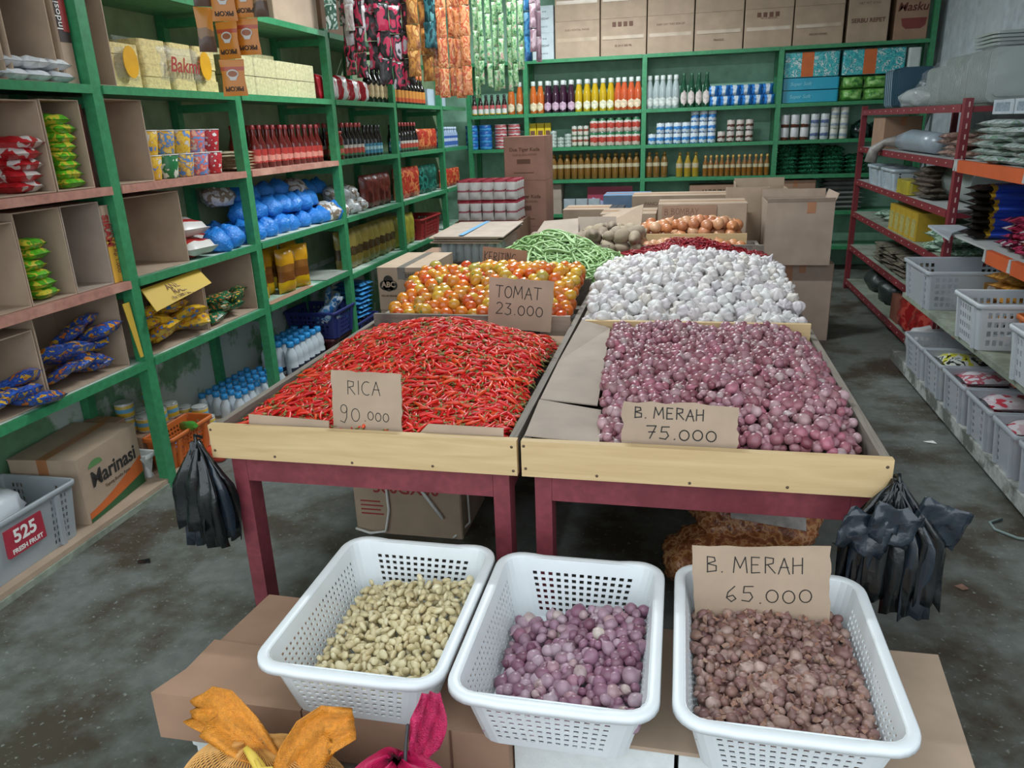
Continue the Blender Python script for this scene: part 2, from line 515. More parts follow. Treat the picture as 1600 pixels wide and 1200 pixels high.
def rim_mesh(w, d, r, prof, dip=0.0):
    """profile (offset outward, height) swept round a rounded rectangle; dip lowers the middle of the two short sides"""
    mb = MB()
    base = []
    for sx in range(0, 1): pass
    rings = []
    N = 0
    for (o_, z) in prof:
        pts = []
        q = rrect(w + 2 * o_, d + 2 * o_, r + o_ if r + o_ > 0.004 else 0.004, 6)
        # add subdivisions on straight sides so that the dip can be shaped
        full = []
        for i in range(len(q)):
            a, b = q[i], q[(i + 1) % len(q)]
            full.append(a)
            if math.hypot(a[0] - b[0], a[1] - b[1]) > 0.08:
                for k in range(1, 12): full.append((a[0] + (b[0] - a[0]) * k / 12, a[1] + (b[1] - a[1]) * k / 12))
        ring = []
        for x, y in full:
            dz = 0
            if dip and abs(y) > d / 2 - 0.02:
                t = abs(x) / (w * 0.3)
                dz = -dip * max(0, min(1, (1.15 - t) * 4)) if t < 1.15 else 0
            ring.append((x, y, z + dz))
        rings.append(ring); N = len(ring)
    vs = [p for rg in rings for p in rg]
    fs = []
    for j in range(len(rings) - 1):
        for i in range(N):
            i2 = (i + 1) % N
            fs.append((j * N + i, j * N + i2, (j + 1) * N + i2, (j + 1) * N + i))
    mb.add(vs, fs, 0, True)
    return mb

def solid(o, t, off=0):
    md = o.modifiers.new('wall_thickness', 'SOLIDIFY'); md.thickness = t; md.offset = off
    return o

def carton(x0, x1, y0, y1, z0, z1, label, mt=None, cat='carton', group=None, name='carton', tape=True, rz=0.0, axis='Y', tape_mt=None):
    """closed carton: body with proud top flaps meeting at a seam, a tape strip over it"""
    cx, cy = (x0 + x1) / 2, (y0 + y1) / 2
    w, d, h = x1 - x0, y1 - y0, z1 - z0
    mt = mt or CARD
    mb = MB(); e = 0.006
    q = [(-w / 2 + e, -d / 2), (w / 2 - e, -d / 2), (w / 2, -d / 2 + e), (w / 2, d / 2 - e), (w / 2 - e, d / 2), (-w / 2 + e, d / 2), (-w / 2, d / 2 - e), (-w / 2, -d / 2 + e)]
    mb.prism(q, 0, h - 0.004)
    t = mb.build(name, mt); t.location = (cx, cy, z0); t.rotation_euler = (0, 0, rz)
    tag(t, label, cat, group)
    for s in (-1, 1):
        f = MB()
        if axis == 'Y': f.box(min(s * 0.002, s * w / 2), max(s * 0.002, s * w / 2), -d / 2, d / 2, h - 0.004, h)
        else: f.box(-w / 2, w / 2, min(s * 0.002, s * d / 2), max(s * 0.002, s * d / 2), h - 0.004, h)
        f.build('flap', mt, t)
    if tape:
        f = MB(); tm = tape_mt or TAPE
        if axis == 'Y':
            f.box(-0.024, 0.024, -d / 2 - 0.001, d / 2 + 0.001, h, h + 0.0008); f.box(-0.024, 0.024, -d / 2 - 0.0012, -d / 2 - 0.0002, h - 0.07, h)
        else:
            f.box(-w / 2, w / 2, -0.024, 0.024, h, h + 0.0008)
        f.build('tape', tm, t)
    return t

TAPE = plain('brown_tape', '#a8714c', 0.3, 0.08)
CTAPE = plain('clear_tape', '#b9a58e', 0.18, 0.1, coat=0.5)

def open_carton(x0, x1, y0, y1, z0, z1, label, mt=None, flaps=(), group=None, mouth='E', th=0.005, name='open_carton'):
    """carton lying on its side, mouth to +X (E) or -X (W) or up (U); flaps = list of (which, length, angle)"""
    mt = mt or CARD
    w, d, h = x1 - x0, y1 - y0, z1 - z0
    mb = MB()
    if mouth == 'U':
        mb.box(0, w, 0, d, 0, th)
        mb.box(0, th, 0, d, th, h); mb.box(w - th, w, 0, d, th, h); mb.box(th, w - th, 0, th, th, h); mb.box(th, w - th, d - th, d, th, h)
    else:
        mb.box(0, w, 0, d, 0, th); mb.box(0, w, 0, d, h - th, h)
        mb.box(0, w, 0, th, th, h - th); mb.box(0, w, d - th, d, th, h - th)
        if mouth == 'E': mb.box(0, th, th, d - th, th, h - th)
        else: mb.box(w - th, w, th, d - th, th, h - th)
    t = mb.build(name, mt); t.location = (x0, y0, z0)
    tag(t, label, 'carton', group)
    for which, L, ang in flaps:
        f = MB(); c, s = math.cos(rad(ang)), math.sin(rad(ang))
        if mouth == 'U':
            if which == 'S': f.add([(0, 0, h), (w, 0, h), (w, -L * s, h + L * c), (0, -L * s, h + L * c)], [(0, 1, 2, 3)])
            if which == 'N': f.add([(0, d, h), (w, d, h), (w, d + L * s, h + L * c), (0, d + L * s, h + L * c)], [(3, 2, 1, 0)])
            if which == 'W': f.add([(0, 0, h), (0, d, h), (-L * s, d, h + L * c), (-L * s, 0, h + L * c)], [(3, 2, 1, 0)])
            if which == 'E': f.add([(w, 0, h), (w, d, h), (w + L * s, d, h + L * c), (w + L * s, 0, h + L * c)], [(0, 1, 2, 3)])
        else:
            if which == 'T': f.add([(w, 0, h), (w, d, h), (w + L * c, d, h - L * s), (w + L * c, 0, h - L * s)], [(0, 1, 2, 3)])
            if which == 'N': f.add([(w, d, 0), (w, d, h), (w + L * c, d + L * s, h), (w + L * c, d + L * s, 0)], [(0, 1, 2, 3)])
            if which == 'S': f.add([(w, 0, 0), (w, 0, h), (w + L * c, -L * s, h), (w + L * c, -L * s, 0)], [(3, 2, 1, 0)])
        solid(f.build('flap', mt, t), th * 0.8)
    return t

# ---- bottles, cans, cups: specs to instantiate
def bottle_spec(name, prof, glass, cap_prof, cap_mt, label_r=None, label_z=None, label_mt=None, label_arc=1.0, seg=14, oval=False):
    body = MB().lathe(prof, seg).mesh(name, glass)
    parts = [('cap', MB().lathe(cap_prof, seg).mesh('cap', cap_mt))]
    if label_r:
        lb = MB(); n = 12
        vs, fs = [], []
        z0, z1 = label_z
        a0 = -PI / 2
        rows = 6 if oval else 1
        for j in range(rows + 1):
            v = j / rows
            half = PI * label_arc * (math.sqrt(max(0.0, 1 - (2 * v - 1) ** 2)) if oval else 1)
            for k in range(n + 1):
                a = a0 - half + 2 * half * k / n
                vs.append((label_r * math.cos(a), label_r * math.sin(a), z0 + (z1 - z0) * v))
        for j in range(rows):
            for k in range(n):
                b = j * (n + 1) + k
                fs.append((b, b + 1, b + n + 2, b + n + 1))
        lb.add(vs, fs, 0, True)
        parts.append(('paper_label', lb.mesh('paper_label', label_mt)))
    return (name, body, parts)

def can_spec(name, r, h, mt, lid_mt, r_top=None, seg=16):
    rt = r_top or r
    body = MB().lathe([(r * 0.96, 0), (r, 0.003), (rt, h - 0.003), (rt * 0.97, h - 0.001)], seg).mesh(name, mt)
    lid = MB().lathe([(rt * 1.03, h - 0.004), (rt * 1.03, h), (rt * 0.93, h + 0.0005), (rt * 0.9, h - 0.002)], seg).mesh('lid', lid_mt)
    return (name, body, [('lid', lid)])

# ---- handwriting: strokes on a unit letter (0..1 wide about 0.7, 0..1 high)
def arc(cx, cy, rx_, ry_, a0, a1, n=9):
    return [(cx + rx_ * math.cos(rad(a0 + (a1 - a0) * k / n)), cy + ry_ * math.sin(rad(a0 + (a1 - a0) * k / n))) for k in range(n + 1)]
HAND = {
    'A': [[(0, 0), (0.32, 1), (0.62, 0)], [(0.1, 0.42), (0.55, 0.42)]],
    'B': [[(0.05, 0), (0.05, 1)], [(0.05, 1), (0.45, 0.95), (0.5, 0.72), (0.05, 0.55)], [(0.05, 0.55), (0.55, 0.42), (0.55, 0.1), (0.02, 0.02)]],
    'C': [arc(0.4, 0.5, 0.38, 0.5, 60, 300)],
    'E': [[(0.5, 0.98), (0.05, 1), (0.05, 0), (0.52, 0.03)], [(0.05, 0.52), (0.42, 0.52)]],
    'G': [arc(0.4, 0.5, 0.38, 0.5, 60, 300) + [(0.6, 0.45), (0.4, 0.45)]],
    'H': [[(0.03, 0), (0.03, 1)], [(0.55, 0), (0.55, 1)], [(0.03, 0.5), (0.55, 0.55)]],
    'I': [[(0.1, 0), (0.1, 1)]],
    'K': [[(0.05, 0), (0.05, 1)], [(0.55, 1), (0.06, 0.48), (0.58, 0)]],
    'M': [[(0, 0), (0.1, 1), (0.38, 0.3), (0.68, 1), (0.78, 0)]],
    'N': [[(0.03, 0), (0.03, 1), (0.52, 0.02), (0.52, 1)]],
    'O': [arc(0.32, 0.5, 0.3, 0.48, 90, 460, 16)],
    'R': [[(0.05, 0), (0.05, 1)], [(0.05, 1), (0.5, 0.93), (0.48, 0.62), (0.05, 0.5)], [(0.2, 0.5), (0.6, 0)]],
    'T': [[(0, 1), (0.62, 0.98)], [(0.32, 1), (0.3, 0)]],
    'Y': [[(0, 1), (0.28, 0.5)], [(0.58, 1), (0.15, 0)]],
    '0': [arc(0.3, 0.45, 0.28, 0.4, 100, 470, 16)],
    '2': [arc(0.28, 0.72, 0.26, 0.27, 150, -30, 8) + [(0.02, 0.02), (0.58, 0.05)]],
    '3': [[(0.05, 0.98), (0.5, 0.98), (0.22, 0.6), (0.5, 0.5), (0.52, 0.15), (0.25, 0), (0.02, 0.1)]],
    '4': [[(0.3, 1), (0.02, 0.4), (0.6, 0.42)], [(0.45, 0.75), (0.42, 0)]],
    '5': [[(0.55, 1), (0.12, 0.98), (0.08, 0.58), (0.4, 0.6), (0.52, 0.3), (0.35, 0.02), (0, 0.08)]],
    '6': [[(0.45, 1), (0.12, 0.6), (0.05, 0.25), (0.28, 0), (0.5, 0.2), (0.35, 0.42), (0.08, 0.3)]],
    '7': [[(0, 0.98), (0.55, 1), (0.2, 0)], [(0.12, 0.5), (0.5, 0.52)]],
    '9': [arc(0.27, 0.72, 0.22, 0.26, 20, 380, 12) + [(0.46, 0.2), (0.3, -0.15), (0.02, -0.05)]],
    '.': [[(0.08, 0.0), (0.12, 0.03)]],
}
ADV = {'I': 0.34, '.': 0.36, 'M': 0.98, 'C': 0.82, ' ': 0.4}
def handwriting(lines, mt, lw=0.003, y_off=-0.0015, seed=1):
    """lines = [(text, x0, z0, height, advance scale)]: ink strokes as flat ribbons on a card in the XZ plane"""
    rng = random.Random(seed)
    mb = MB()
    def seg(a, b):
        dx, dz = b[0] - a[0], b[1] - a[1]
        L = math.hypot(dx, dz) or 1e-6
        nx, nz = -dz / L * lw / 2, dx / L * lw / 2
        ex, ez = dx / L * lw * 0.35, dz / L * lw * 0.35
        mb.add([(a[0] - nx - ex, y_off, a[1] - nz - ez), (b[0] - nx + ex, y_off, b[1] - nz + ez), (b[0] + nx + ex, y_off, b[1] + nz + ez), (a[0] + nx - ex, y_off, a[1] + nz - ez)], [(0, 1, 2, 3)])
    for txt, x0, z0, h, k in lines:
        x = x0
        for ch in txt:
            dz = rng.uniform(-0.06, 0.06) * h
            for st in HAND.get(ch, []):
                pts = [(x + px * h * k, z0 + dz + pz * h) for px, pz in st]
                for a, b in zip(pts, pts[1:]): seg(a, b)
            x += ADV.get(ch, 0.78) * h * k
    return mb.mesh('handwriting', mt)

def price_sign(loc, rot, w, h, lines, label, mt=None, ink=None, lw=0.003, torn=0.003, seed=1, name='price_sign'):
    """ragged piece of corrugated card standing in its own XZ plane (base centre at the origin) with handwriting"""
    rng = random.Random(seed)
    pts = []
    def edge(a, b, n):
        for k in range(n):
            t = k / n
            j = rng.uniform(-torn, torn)
            pts.append((a[0] + (b[0] - a[0]) * t + (j if abs(a[0] - b[0]) < 1e-6 else 0), a[1] + (b[1] - a[1]) * t + (j if abs(a[1] - b[1]) < 1e-6 else 0)))
    edge((-w / 2, 0), (w / 2, 0), 6); edge((w / 2, 0), (w / 2, h), 10); edge((w / 2, h), (-w / 2, h), 8); edge((-w / 2, h), (-w / 2, 0), 6)
    M = Matrix.Rotation(rad(90), 4, 'X')
    t = MB().prism(pts, -0.002, 0.002, 0, M).build(name, mt or CARD)
    t.location = loc; t.rotation_euler = rot
    tag(t, label, 'sign')
    c = obj('handwriting', handwriting(lines, ink or INK, lw, -0.0026, seed), t)
    return t
# ------------------------------------------------------------------ the room
def struct_box(name, x0, x1, y0, y1, z0, z1, mt):
    return structure(MB().box(x0, x1, y0, y1, z0, z1).build(name, mt))
struct_box('floor', -2.95, 2.6, 0.2, 9.5, -0.1, 0, FLOOR)
struct_box('ground', -14, 14, -14, 0.2, -0.1, -0.004, plain('pavement', '#8c8a84', 0.85, 0.15, 2))
struct_box('wall_left', -2.98, -2.87, 0.2, 9.5, 0.66, 3.3, WALLG)
struct_box('wall_left_lower', -2.98, -2.87, 0.2, 9.5, 0, 0.66, WALLP)
struct_box('wall_back', -2.87, 2.6, 9.42, 9.5, 0, 3.3, WALLB)
struct_box('wall_right', 2.52, 2.6, 0.2, 9.42, 0, 3.3, WALLW)
struct_box('ceiling', -2.98, 2.6, 1.3, 9.5, 3.3, 3.36, plain('white_ceiling', '#c9cccb', 0.9, 0.05))

# ------------------------------------------------------------------ left green shelving
POSTS = [1.87, 3.015, 4.12, 5.38, 6.63, 8.0]
XF = -2.45
sh = thing('wooden_shelving', 'long green painted wooden shelving along the peeling wall', 'shelving', (0, 0, 0))
for y in POSTS:
    MB().box(XF - 0.045, XF + 0.008, y - 0.03, y + 0.03, 0, 2.34).build('post', GREEN, sh)
    MB().box(-2.865, -2.82, y - 0.025, y + 0.025, 0, 2.32).build('rear_post', GREEN, sh)
    for z in (0.62, 1.0, 1.42, 1.835, 2.28):
        MB().box(-2.82, XF - 0.046, y - 0.018, y + 0.018, z - 0.045, z - 0.002).build('crosspiece', GREEN, sh)
ends = POSTS + [8.95]
LEVELS = {0: 0.05, 1: 0.66, 2: 1.045, 3: 1.463, 4: 1.88, 5: 2.32}
def shelf_mat(bay, lv):
    if lv == 3 and bay < 3: return PINKW
    if lv == 2 and bay == 0: return PINKW
    if lv == 2: return GREEN_W
    if lv == 1: return GREEN_W
    return GREEN_B
for bay in range(6):
    a, b = ends[bay], ends[bay + 1]
    for lv, z in LEVELS.items():
        if lv == 0 and bay > 1: continue
        if lv == 5 and bay not in (1, 2, 3): continue
        zz = z - (0.04 if lv == 1 and bay >= 3 else 0)
        tilt = 0.0
        # three boards deep, told apart by their joints
        n = 3
        x_edges = [-2.862 + (XF + 0.004 + 2.862) * k / n for k in range(n + 1)]
        for k in range(n):
            MB().box(x_edges[k] + 0.0015, x_edges[k + 1] - 0.0015, a + 0.002, b - 0.002, zz - 0.022, zz).build('shelf_board', CARD if (lv == 0) else shelf_mat(bay, lv), sh)
        if lv != 0:
            MB().box(XF - 0.006, XF + 0.016, a + 0.032, b - 0.032, zz - 0.034, zz + 0.001).build('edge_strip', PINKW if shelf_mat(bay, lv) is PINKW else GREEN, sh)
        else:
            MB().box(XF - 0.02, XF + 0.01, a + 0.032, b - 0.032, 0, zz - 0.023).build('edge_strip', DUSTY, sh)
sh2 = None

# ------------------------------------------------------------------ back green shelving
YB = 9.0
bs = thing('wooden_shelving', 'green wooden shelving along the back wall with cartons on top', 'shelving', (0, 0, 0))
BP = [-2.42, -1.745, -0.425, 0.985, 2.42]
BL = [0.28, 0.66, 1.05, 1.41, 1.785, 2.345]
for x in BP:
    MB().box(x - 0.025, x + 0.025, YB - 0.01, YB + 0.05, 0, 2.34 if x < 2 else 2.9).build('post', GREEN, bs)
    MB().box(x - 0.025, x + 0.025, 9.36, 9.41, 0, 2.33).build('rear_post', GREEN, bs)
for i in range(4):
    for z in BL:
        for k in range(2):
            y0 = YB + 0.004 + k * 0.203
            MB().box(BP[i] + 0.026 if z < 2.3 else BP[i] + (0.001 if i else -0.02), BP[i + 1] - 0.026 if z < 2.3 else BP[i + 1] - 0.001, y0, y0 + 0.2, z - 0.022, z).build('shelf_board', GREEN_B, bs)
        MB().box(BP[i] + 0.026, BP[i + 1] - 0.026, YB - 0.016, YB + 0.003, z - 0.036, z + 0.001).build('edge_strip', GREEN, bs)

# ------------------------------------------------------------------ the two red market tables
PALE = wood('pale_plank', '#d4b88a', '#c4a678', 'X', 0.65, 2.5)
GREYW = wood('weathered_plank', '#6f665c', '#8d8478', 'Y', 0.8, 3)
GREYX = wood('weathered_cross_plank', '#5d564e', '#8a8175', 'X', 0.8, 3, '#4d4640')
REDP = worn('dark_red_paint', '#823b43', '#6e2f36', 6, 0.5, 0.7, 0.5, None, 0.1)
SCREW = plain('rusty_screw', '#5b4a3c', 0.5, 0.2, metal=0.6)
def market_table(x0, x1, y0, y1, label, parts_y, front_over):
    t = thing('market_table', label, 'table', ((x0 + x1) / 2, (y0 + y1) / 2, 0))
    cx, cy = (x0 + x1) / 2, (y0 + y1) / 2
    def B(name, a, b, c, d, e, f, mt): return MB().box(a - cx, b - cx, c - cy, d - cy, e, f).build(name, mt, t)
    for lx in (x0 + 0.03, x1 - 0.08):
        for ly in (y0 + 0.03, (y0 + y1) / 2, y1 - 0.1): B('leg', lx, lx + 0.05, ly, ly + 0.07, 0, 0.69, REDP)
    B('apron', x0 + 0.081, x1 - 0.081, y0 + 0.03, y0 + 0.055, 0.6, 0.689, REDP)
    B('apron', x0 + 0.081, x1 - 0.081, y1 - 0.06, y1 - 0.035, 0.6, 0.689, REDP)
    for lx in (x0 + 0.032, x1 - 0.06): 
        B('apron', lx, lx + 0.028, y0 + 0.101, (y0 + y1) / 2 - 0.001, 0.6, 0.689, REDP)
        B('apron', lx, lx + 0.028, (y0 + y1) / 2 + 0.071, y1 - 0.101, 0.6, 0.689, REDP)
    n = int((y1 - y0) / 0.16)
    for k in range(n):
        a = y0 + 0.024 + (y1 - y0 - 0.05) * k / n
        B('deck_plank', x0 + 0.026, x1 - 0.026, a + 0.002, a + (y1 - y0 - 0.05) / n - 0.002, 0.69, 0.706, GREYX)
    fb = B('front_board', front_over[0], front_over[1], y0 - 0.003, y0 + 0.022, 0.69, 0.8, PALE)
    for sx, sz in ((0.008, 0.785), (0.012, 0.715), (0.22, 0.705), (0.48, 0.7), (0.74, 0.705), (0.985, 0.78), (0.988, 0.705)):
        s = MB().lathe([(0.0045, 0), (0.004, 0.0012), (0.0, 0.0016)], 8, 0, Matrix.Rotation(rad(90), 4, 'X')).build('screw', SCREW, fb)
        s.location = (front_over[0] + (front_over[1] - front_over[0]) * sx - cx, y0 - 0.003 - cy, sz)
    B('back_board', x0, x1, y1 - 0.025, y1, 0.69, 0.8, GREYW)
    for a in (x0, x1 - 0.024): B('side_board', a, a + 0.024, y0 + 0.023, y1 - 0.026, 0.69, 0.8, GREYW)
    for (py, z0, z1, mt, pa, pb) in parts_y: B('partition_board', pa, pb, py, py + 0.022, z0, z1, mt)
    return t
market_table(-1.41, -0.437, 1.957, 5.65, 'dark red table with pale front board carrying the small red chilies and tomatoes',
             [(3.25, 0.707, 0.845, GREYX, -1.385, -0.62), (3.28, 0.707, 0.84, wood('reddish_plank', '#8f7c6c', '#a08f80', 'X'), -0.6, -0.462), (4.1, 0.707, 0.85, GREYW, -1.385, -0.462), (4.95, 0.707, 0.84, GREYW, -1.385, -0.462)],
             (-1.422, -0.434))
market_table(-0.42, 0.56, 1.957, 5.85, 'dark red table with pale front board carrying the purple shallots and white garlic',
             [(3.14, 0.76, 0.858, PALE, -0.38, 0.532), (4.72, 0.707, 0.82, GREYW, -0.395, 0.535), (5.1, 0.707, 0.88, GREYW, -0.395, 0.535)],
             (-0.421, 0.566))

# ------------------------------------------------------------------ unseen tube lamps added above the frame to brighten the back
LAMPW = plain('fill_lamp_housing', '#dcdcd8', 0.5, 0.03)
TUBE = bpy.data.materials.new('fill_tube_glow'); TUBE.use_nodes = True
TUBE.node_tree.nodes['Principled BSDF'].inputs['Emission Color'].default_value = (0.85, 0.95, 1, 1)
TUBE.node_tree.nodes['Principled BSDF'].inputs['Emission Strength'].default_value = 6
for (lx, ly) in ((-1.0, 4.6), (-1.0, 7.6)):
    t = thing('fill_tube_lamp', 'unseen white tube lamp added on the ceiling to brighten the back of the shop', 'lamp', (lx, ly, 3.3), 0, 'added ceiling tube lamps')
    MB().box(-0.62, 0.62, -0.04, 0.04, -0.05, -0.001).build('housing', LAMPW, t)
    MB().tube([(-0.58, 0, -0.075), (0.58, 0, -0.075)], 0.014, 10).build('tube', TUBE, t)
    ld = bpy.data.lights.new('fill_tube_light', 'AREA'); ld.shape = 'RECTANGLE'; ld.size = 1.2; ld.size_y = 0.08; ld.energy = FILL_TUBE_W; ld.color = (0.88, 0.96, 1)
    lo = bpy.data.objects.new('fill_tube_light', ld); COL.objects.link(lo); lo.parent = t; lo.location = (0, 0, -0.1)
# ------------------------------------------------------------------ vegetables: one mesh per kind and variant, heaps out of copies
def arrs(me_mb):
    return np.array(me_mb.v, float), me_mb.f, me_mb.mi, me_mb.sm

def joined(name, variants, placements, mats):
    """many pieces as one mesh: placements = [(variant, Matrix)]"""
    mb = MB()
    vv = []
    for k, M in placements:
        src = variants[k]
        b = len(vv) and sum(len(a) for a in vv)
        A = np.array(M)[:3, :3]; t = np.array(M)[:3, 3]
        vv.append(src[0] @ A.T + t)
        mb.f += [tuple(i + b for i in f) for f in src[1]]
        mb.mi += src[2]; mb.sm += src[3]
    me = bpy.data.meshes.new(name)
    V = np.concatenate(vv)
    me.from_pydata(V.tolist(), [], mb.f)
    for mt in mats: me.materials.append(mt)
    me.polygons.foreach_set('material_index', mb.mi)
    me.polygons.foreach_set('use_smooth', mb.sm)
    me.update()
    return me

def fast_joined(name, variants, placements, mats):
    base, vv, ff, mi, sm = 0, [], [], [], []
    for k, M in placements:
        V, F, I, S = variants[k]
        A = np.array(M)
        vv.append(V @ A[:3, :3].T + A[:3, 3])
        ff += [tuple(i + base for i in f) for f in F]
        mi += I; sm += S
        base += len(V)
    me = bpy.data.meshes.new(name)
    me.from_pydata(np.concatenate(vv).tolist(), [], ff)
    for mt in mats: me.materials.append(mt)
    me.polygons.foreach_set('material_index', mi)
    me.polygons.foreach_set('use_smooth', sm)
    me.update()
    return me

def bulb(r, h, tip, seg=12, lobes=None, wob=0.05, seed=0, root=0.12):
    """round bulb about the origin, long axis Z, with a drawn-out tip and a root end"""
    prof = []
    for k in range(9):
        a = -PI / 2 + PI * k / 8
        prof.append((max(0.02 * r, r * math.cos(a) ** 0.85 if math.cos(a) > 0 else 0.02 * r), h / 2 * math.sin(a)))
    prof[0] = (r * root, -h / 2 - h * 0.02)
    prof[-1] = (r * 0.2, h / 2 + tip * 0.35)
    prof.append((r * 0.1, h / 2 + tip))
    mb = MB()
    rng = random.Random(seed)
    ph = rng.uniform(0, 6.28)
    vs, fs = [], []
    n = len(prof)
    for i, (q, z) in enumerate(prof):
        for k in range(seg):
            a = 2 * PI * k / seg
            e = 1 + wob * math.cos(2 * a + ph) + (lobes[1] * (abs(math.cos(lobes[0] * a / 2 + ph)) - 0.6) if lobes and 0 < i < n - 1 else 0)
            vs.append((q * e * math.cos(a), q * e * math.sin(a), z + wob * q * math.sin(a + ph)))
    for i in range(n - 1):
        for k in range(seg):
            k2 = (k + 1) % seg
            fs.append((i * seg + k, i * seg + k2, (i + 1) * seg + k2, (i + 1) * seg + k))
    fs.append(tuple(range(seg))[::-1]); fs.append(tuple((n - 1) * seg + k for k in range(seg)))
    mb.add(vs, fs, 0, True)
    return mb

def clove(L, w, t, bend=0.15):
    """peeled clove: fat crescent"""
    mb = MB(); vs, fs = [], []
    n, seg = 8, 10
    for i in range(n + 1):
        u = i / n
        r = max(0.12, math.sqrt(max(0.0, 1 - (2 * u - 1) ** 2))) * (1.08 - 0.3 * u)
        cx = bend * L * math.sin(PI * u)
        for k in range(seg):
            a = 2 * PI * k / seg
            vs.append((cx + w / 2 * r * math.cos(a), t / 2 * r * math.sin(a), (u - 0.5) * L))
    for i in range(n):
        for k in range(seg):
            k2 = (k + 1) % seg
            fs.append((i * seg + k, i * seg + k2, (i + 1) * seg + k2, (i + 1) * seg + k))
    fs.append(tuple(range(seg))[::-1]); fs.append(tuple(n * seg + k for k in range(seg)))
    return mb.add(vs, fs, 0, True)

def pod(L, r, bend, seg=6, n=7, seed=0, bumps=0.0, s_curve=0.0, fat=0.3):
    """slender pod along X, tapering to a point at +X; returns path too"""
    path, rs = [], []
    for i in range(n + 1):
        u = i / n
        path.append(((u - 0.5) * L, bend * L * math.sin(PI * u) + s_curve * L * math.sin(2 * PI * u), 0.1 * bend * L * math.sin(PI * u)))
        q = min(1, (u + 0.08) / fat) ** 0.5 * (1 - u ** 3 * 0.9)
        rs.append(r * q * (1 + bumps * math.sin(u * 40 + seed)))
    return MB().tube(path, rs, seg), path

def hexpts(x0, x1, y0, y1, s, jit, rng, keep=None):
    pts = []
    j = 0
    y = y0
    while y <= y1:
        x = x0 + (s / 2 if j % 2 else 0)
        while x <= x1:
            px, py = x + rng.uniform(-jit, jit) * s, y + rng.uniform(-jit, jit) * s
            if keep is None or keep(px, py): pts.append((px, py))
            x += s
        y += s * 0.87; j += 1
    return pts

def rand_rot(rng):
    return Euler((rng.uniform(0, 6.28), rng.uniform(0, 6.28), rng.uniform(0, 6.28))).to_matrix().to_4x4()

def heap(name, stuff_name, variants_mb, mats, h, region, s, jit, zj, label, cat, group, stuff_label, rng, keep=None, limit=300, layers=1, depth=0.5, smin=0.8, smax=1.2, rotf=None, stem_mbs=None, stem_name='stem', stem_mats=None, d=None):
    """surface layer of single vegetables (nearest `limit` are objects), the rest and the layers below joined as stuff"""
    x0, x1, y0, y1 = region
    d = d or s
    top, low = [], []
    for L in range(layers + 1):
        for (x, y) in hexpts(x0, x1, y0, y1, s, jit, rng, keep):
            z = h(x, y) + rng.uniform(-zj, zj) * d - L * depth * d
            e = 0.01
            nrm = Vector((-(h(x + e, y) - h(x - e, y)) / (2 * e), -(h(x, y + e) - h(x, y - e)) / (2 * e), 1)).normalized()
            R = rotf(rng, nrm) if rotf else rand_rot(rng)
            sc = rng.uniform(smin, smax)
            M = Matrix.Translation((x, y, z)) @ R @ Matrix.Scale(sc, 4)
            (top if L == 0 else low).append((rng.randrange(len(variants_mb)), M))
    top.sort(key=lambda q: (q[1].translation - CAMP).length)
    meshes = [mb.mesh(name, mats[0]) for mb in variants_mb]
    stems = [mb.mesh(stem_name, stem_mats) for mb in stem_mbs] if stem_mbs else None
    for k, M in top[:limit]:
        o = obj(name, meshes[k]); o.matrix_world = M
        tag(o, label, cat, group)
        if stems: obj(stem_name, stems[k], o)
    rest = top[limit:] + low
    if rest:
        vs = []
        for i, mb in enumerate(variants_mb):
            V, F, I, S = arrs(mb)
            if stem_mbs:
                V2, F2, I2, S2 = arrs(stem_mbs[i])
                F = list(F) + [tuple(q + len(V) for q in f) for f in F2]; I = list(I) + [1] * len(F2); S = list(S) + list(S2)
                V = np.concatenate([V, V2])
            vs.append((V, F, I, S))
        o = obj(stuff_name, fast_joined(stuff_name, vs, rest, [mats[0]] + ([stem_mats] if stem_mbs else [])))
        tag(o, stuff_label, cat, None, 'stuff')
    return len(top)

def g2(x, y, cx, cy, sx, sy): return math.exp(-((x - cx) / sx) ** 2 - ((y - cy) / sy) ** 2)

def flat_rot(rng, nrm, tilt=0.45):
    """long axis X lies along the heap surface in a random direction"""
    t = Vector((math.cos(a := rng.uniform(0, 6.28)), math.sin(a), rng.uniform(-tilt, tilt)))
    t = (t - nrm * t.dot(nrm) * 0.9).normalized()
    b = nrm.cross(t).normalized()
    c = t.cross(b)
    M = Matrix((t, b, c)).transposed().to_4x4()
    return M @ Matrix.Rotation(rng.uniform(0, 6.28), 4, 'X')

# ---- red bird chilies
rng = random.Random(11)
CHILI = varied('red_chili_skin', ['#d01a1a', '#dc221c', '#e2321e', '#c81a20', '#e2501f', '#d61c1e', '#bc1620'], 0.36, 0.1, 40, 0.5, 0, 0.08)
STEM = varied('green_stem', ['#7d7a3a', '#8a8448', '#6a6a34', '#a89a5c'], 0.6, 0.15)
cv, sv = [], []
for i in range(6):
    L = (0.05, 0.058, 0.053, 0.046, 0.062, 0.052)[i]
    mb, path = pod(L, 0.0057, (0.04, 0.12, -0.1, 0.16, 0.07, -0.05)[i], 7, 7, i)
    p0 = Vector(path[0]); st = MB().tube([p0 + Vector((0.002, 0, 0)), p0 + Vector((-0.004, 0.001, 0)), p0 + Vector((-0.011, 0.003 * (-1) ** i, 0.002)), p0 + Vector((-0.019, 0.006 * (-1) ** i, 0.003))], [0.0046, 0.0026, 0.0011, 0.0009], 5)
    cv.append(mb); sv.append(st)
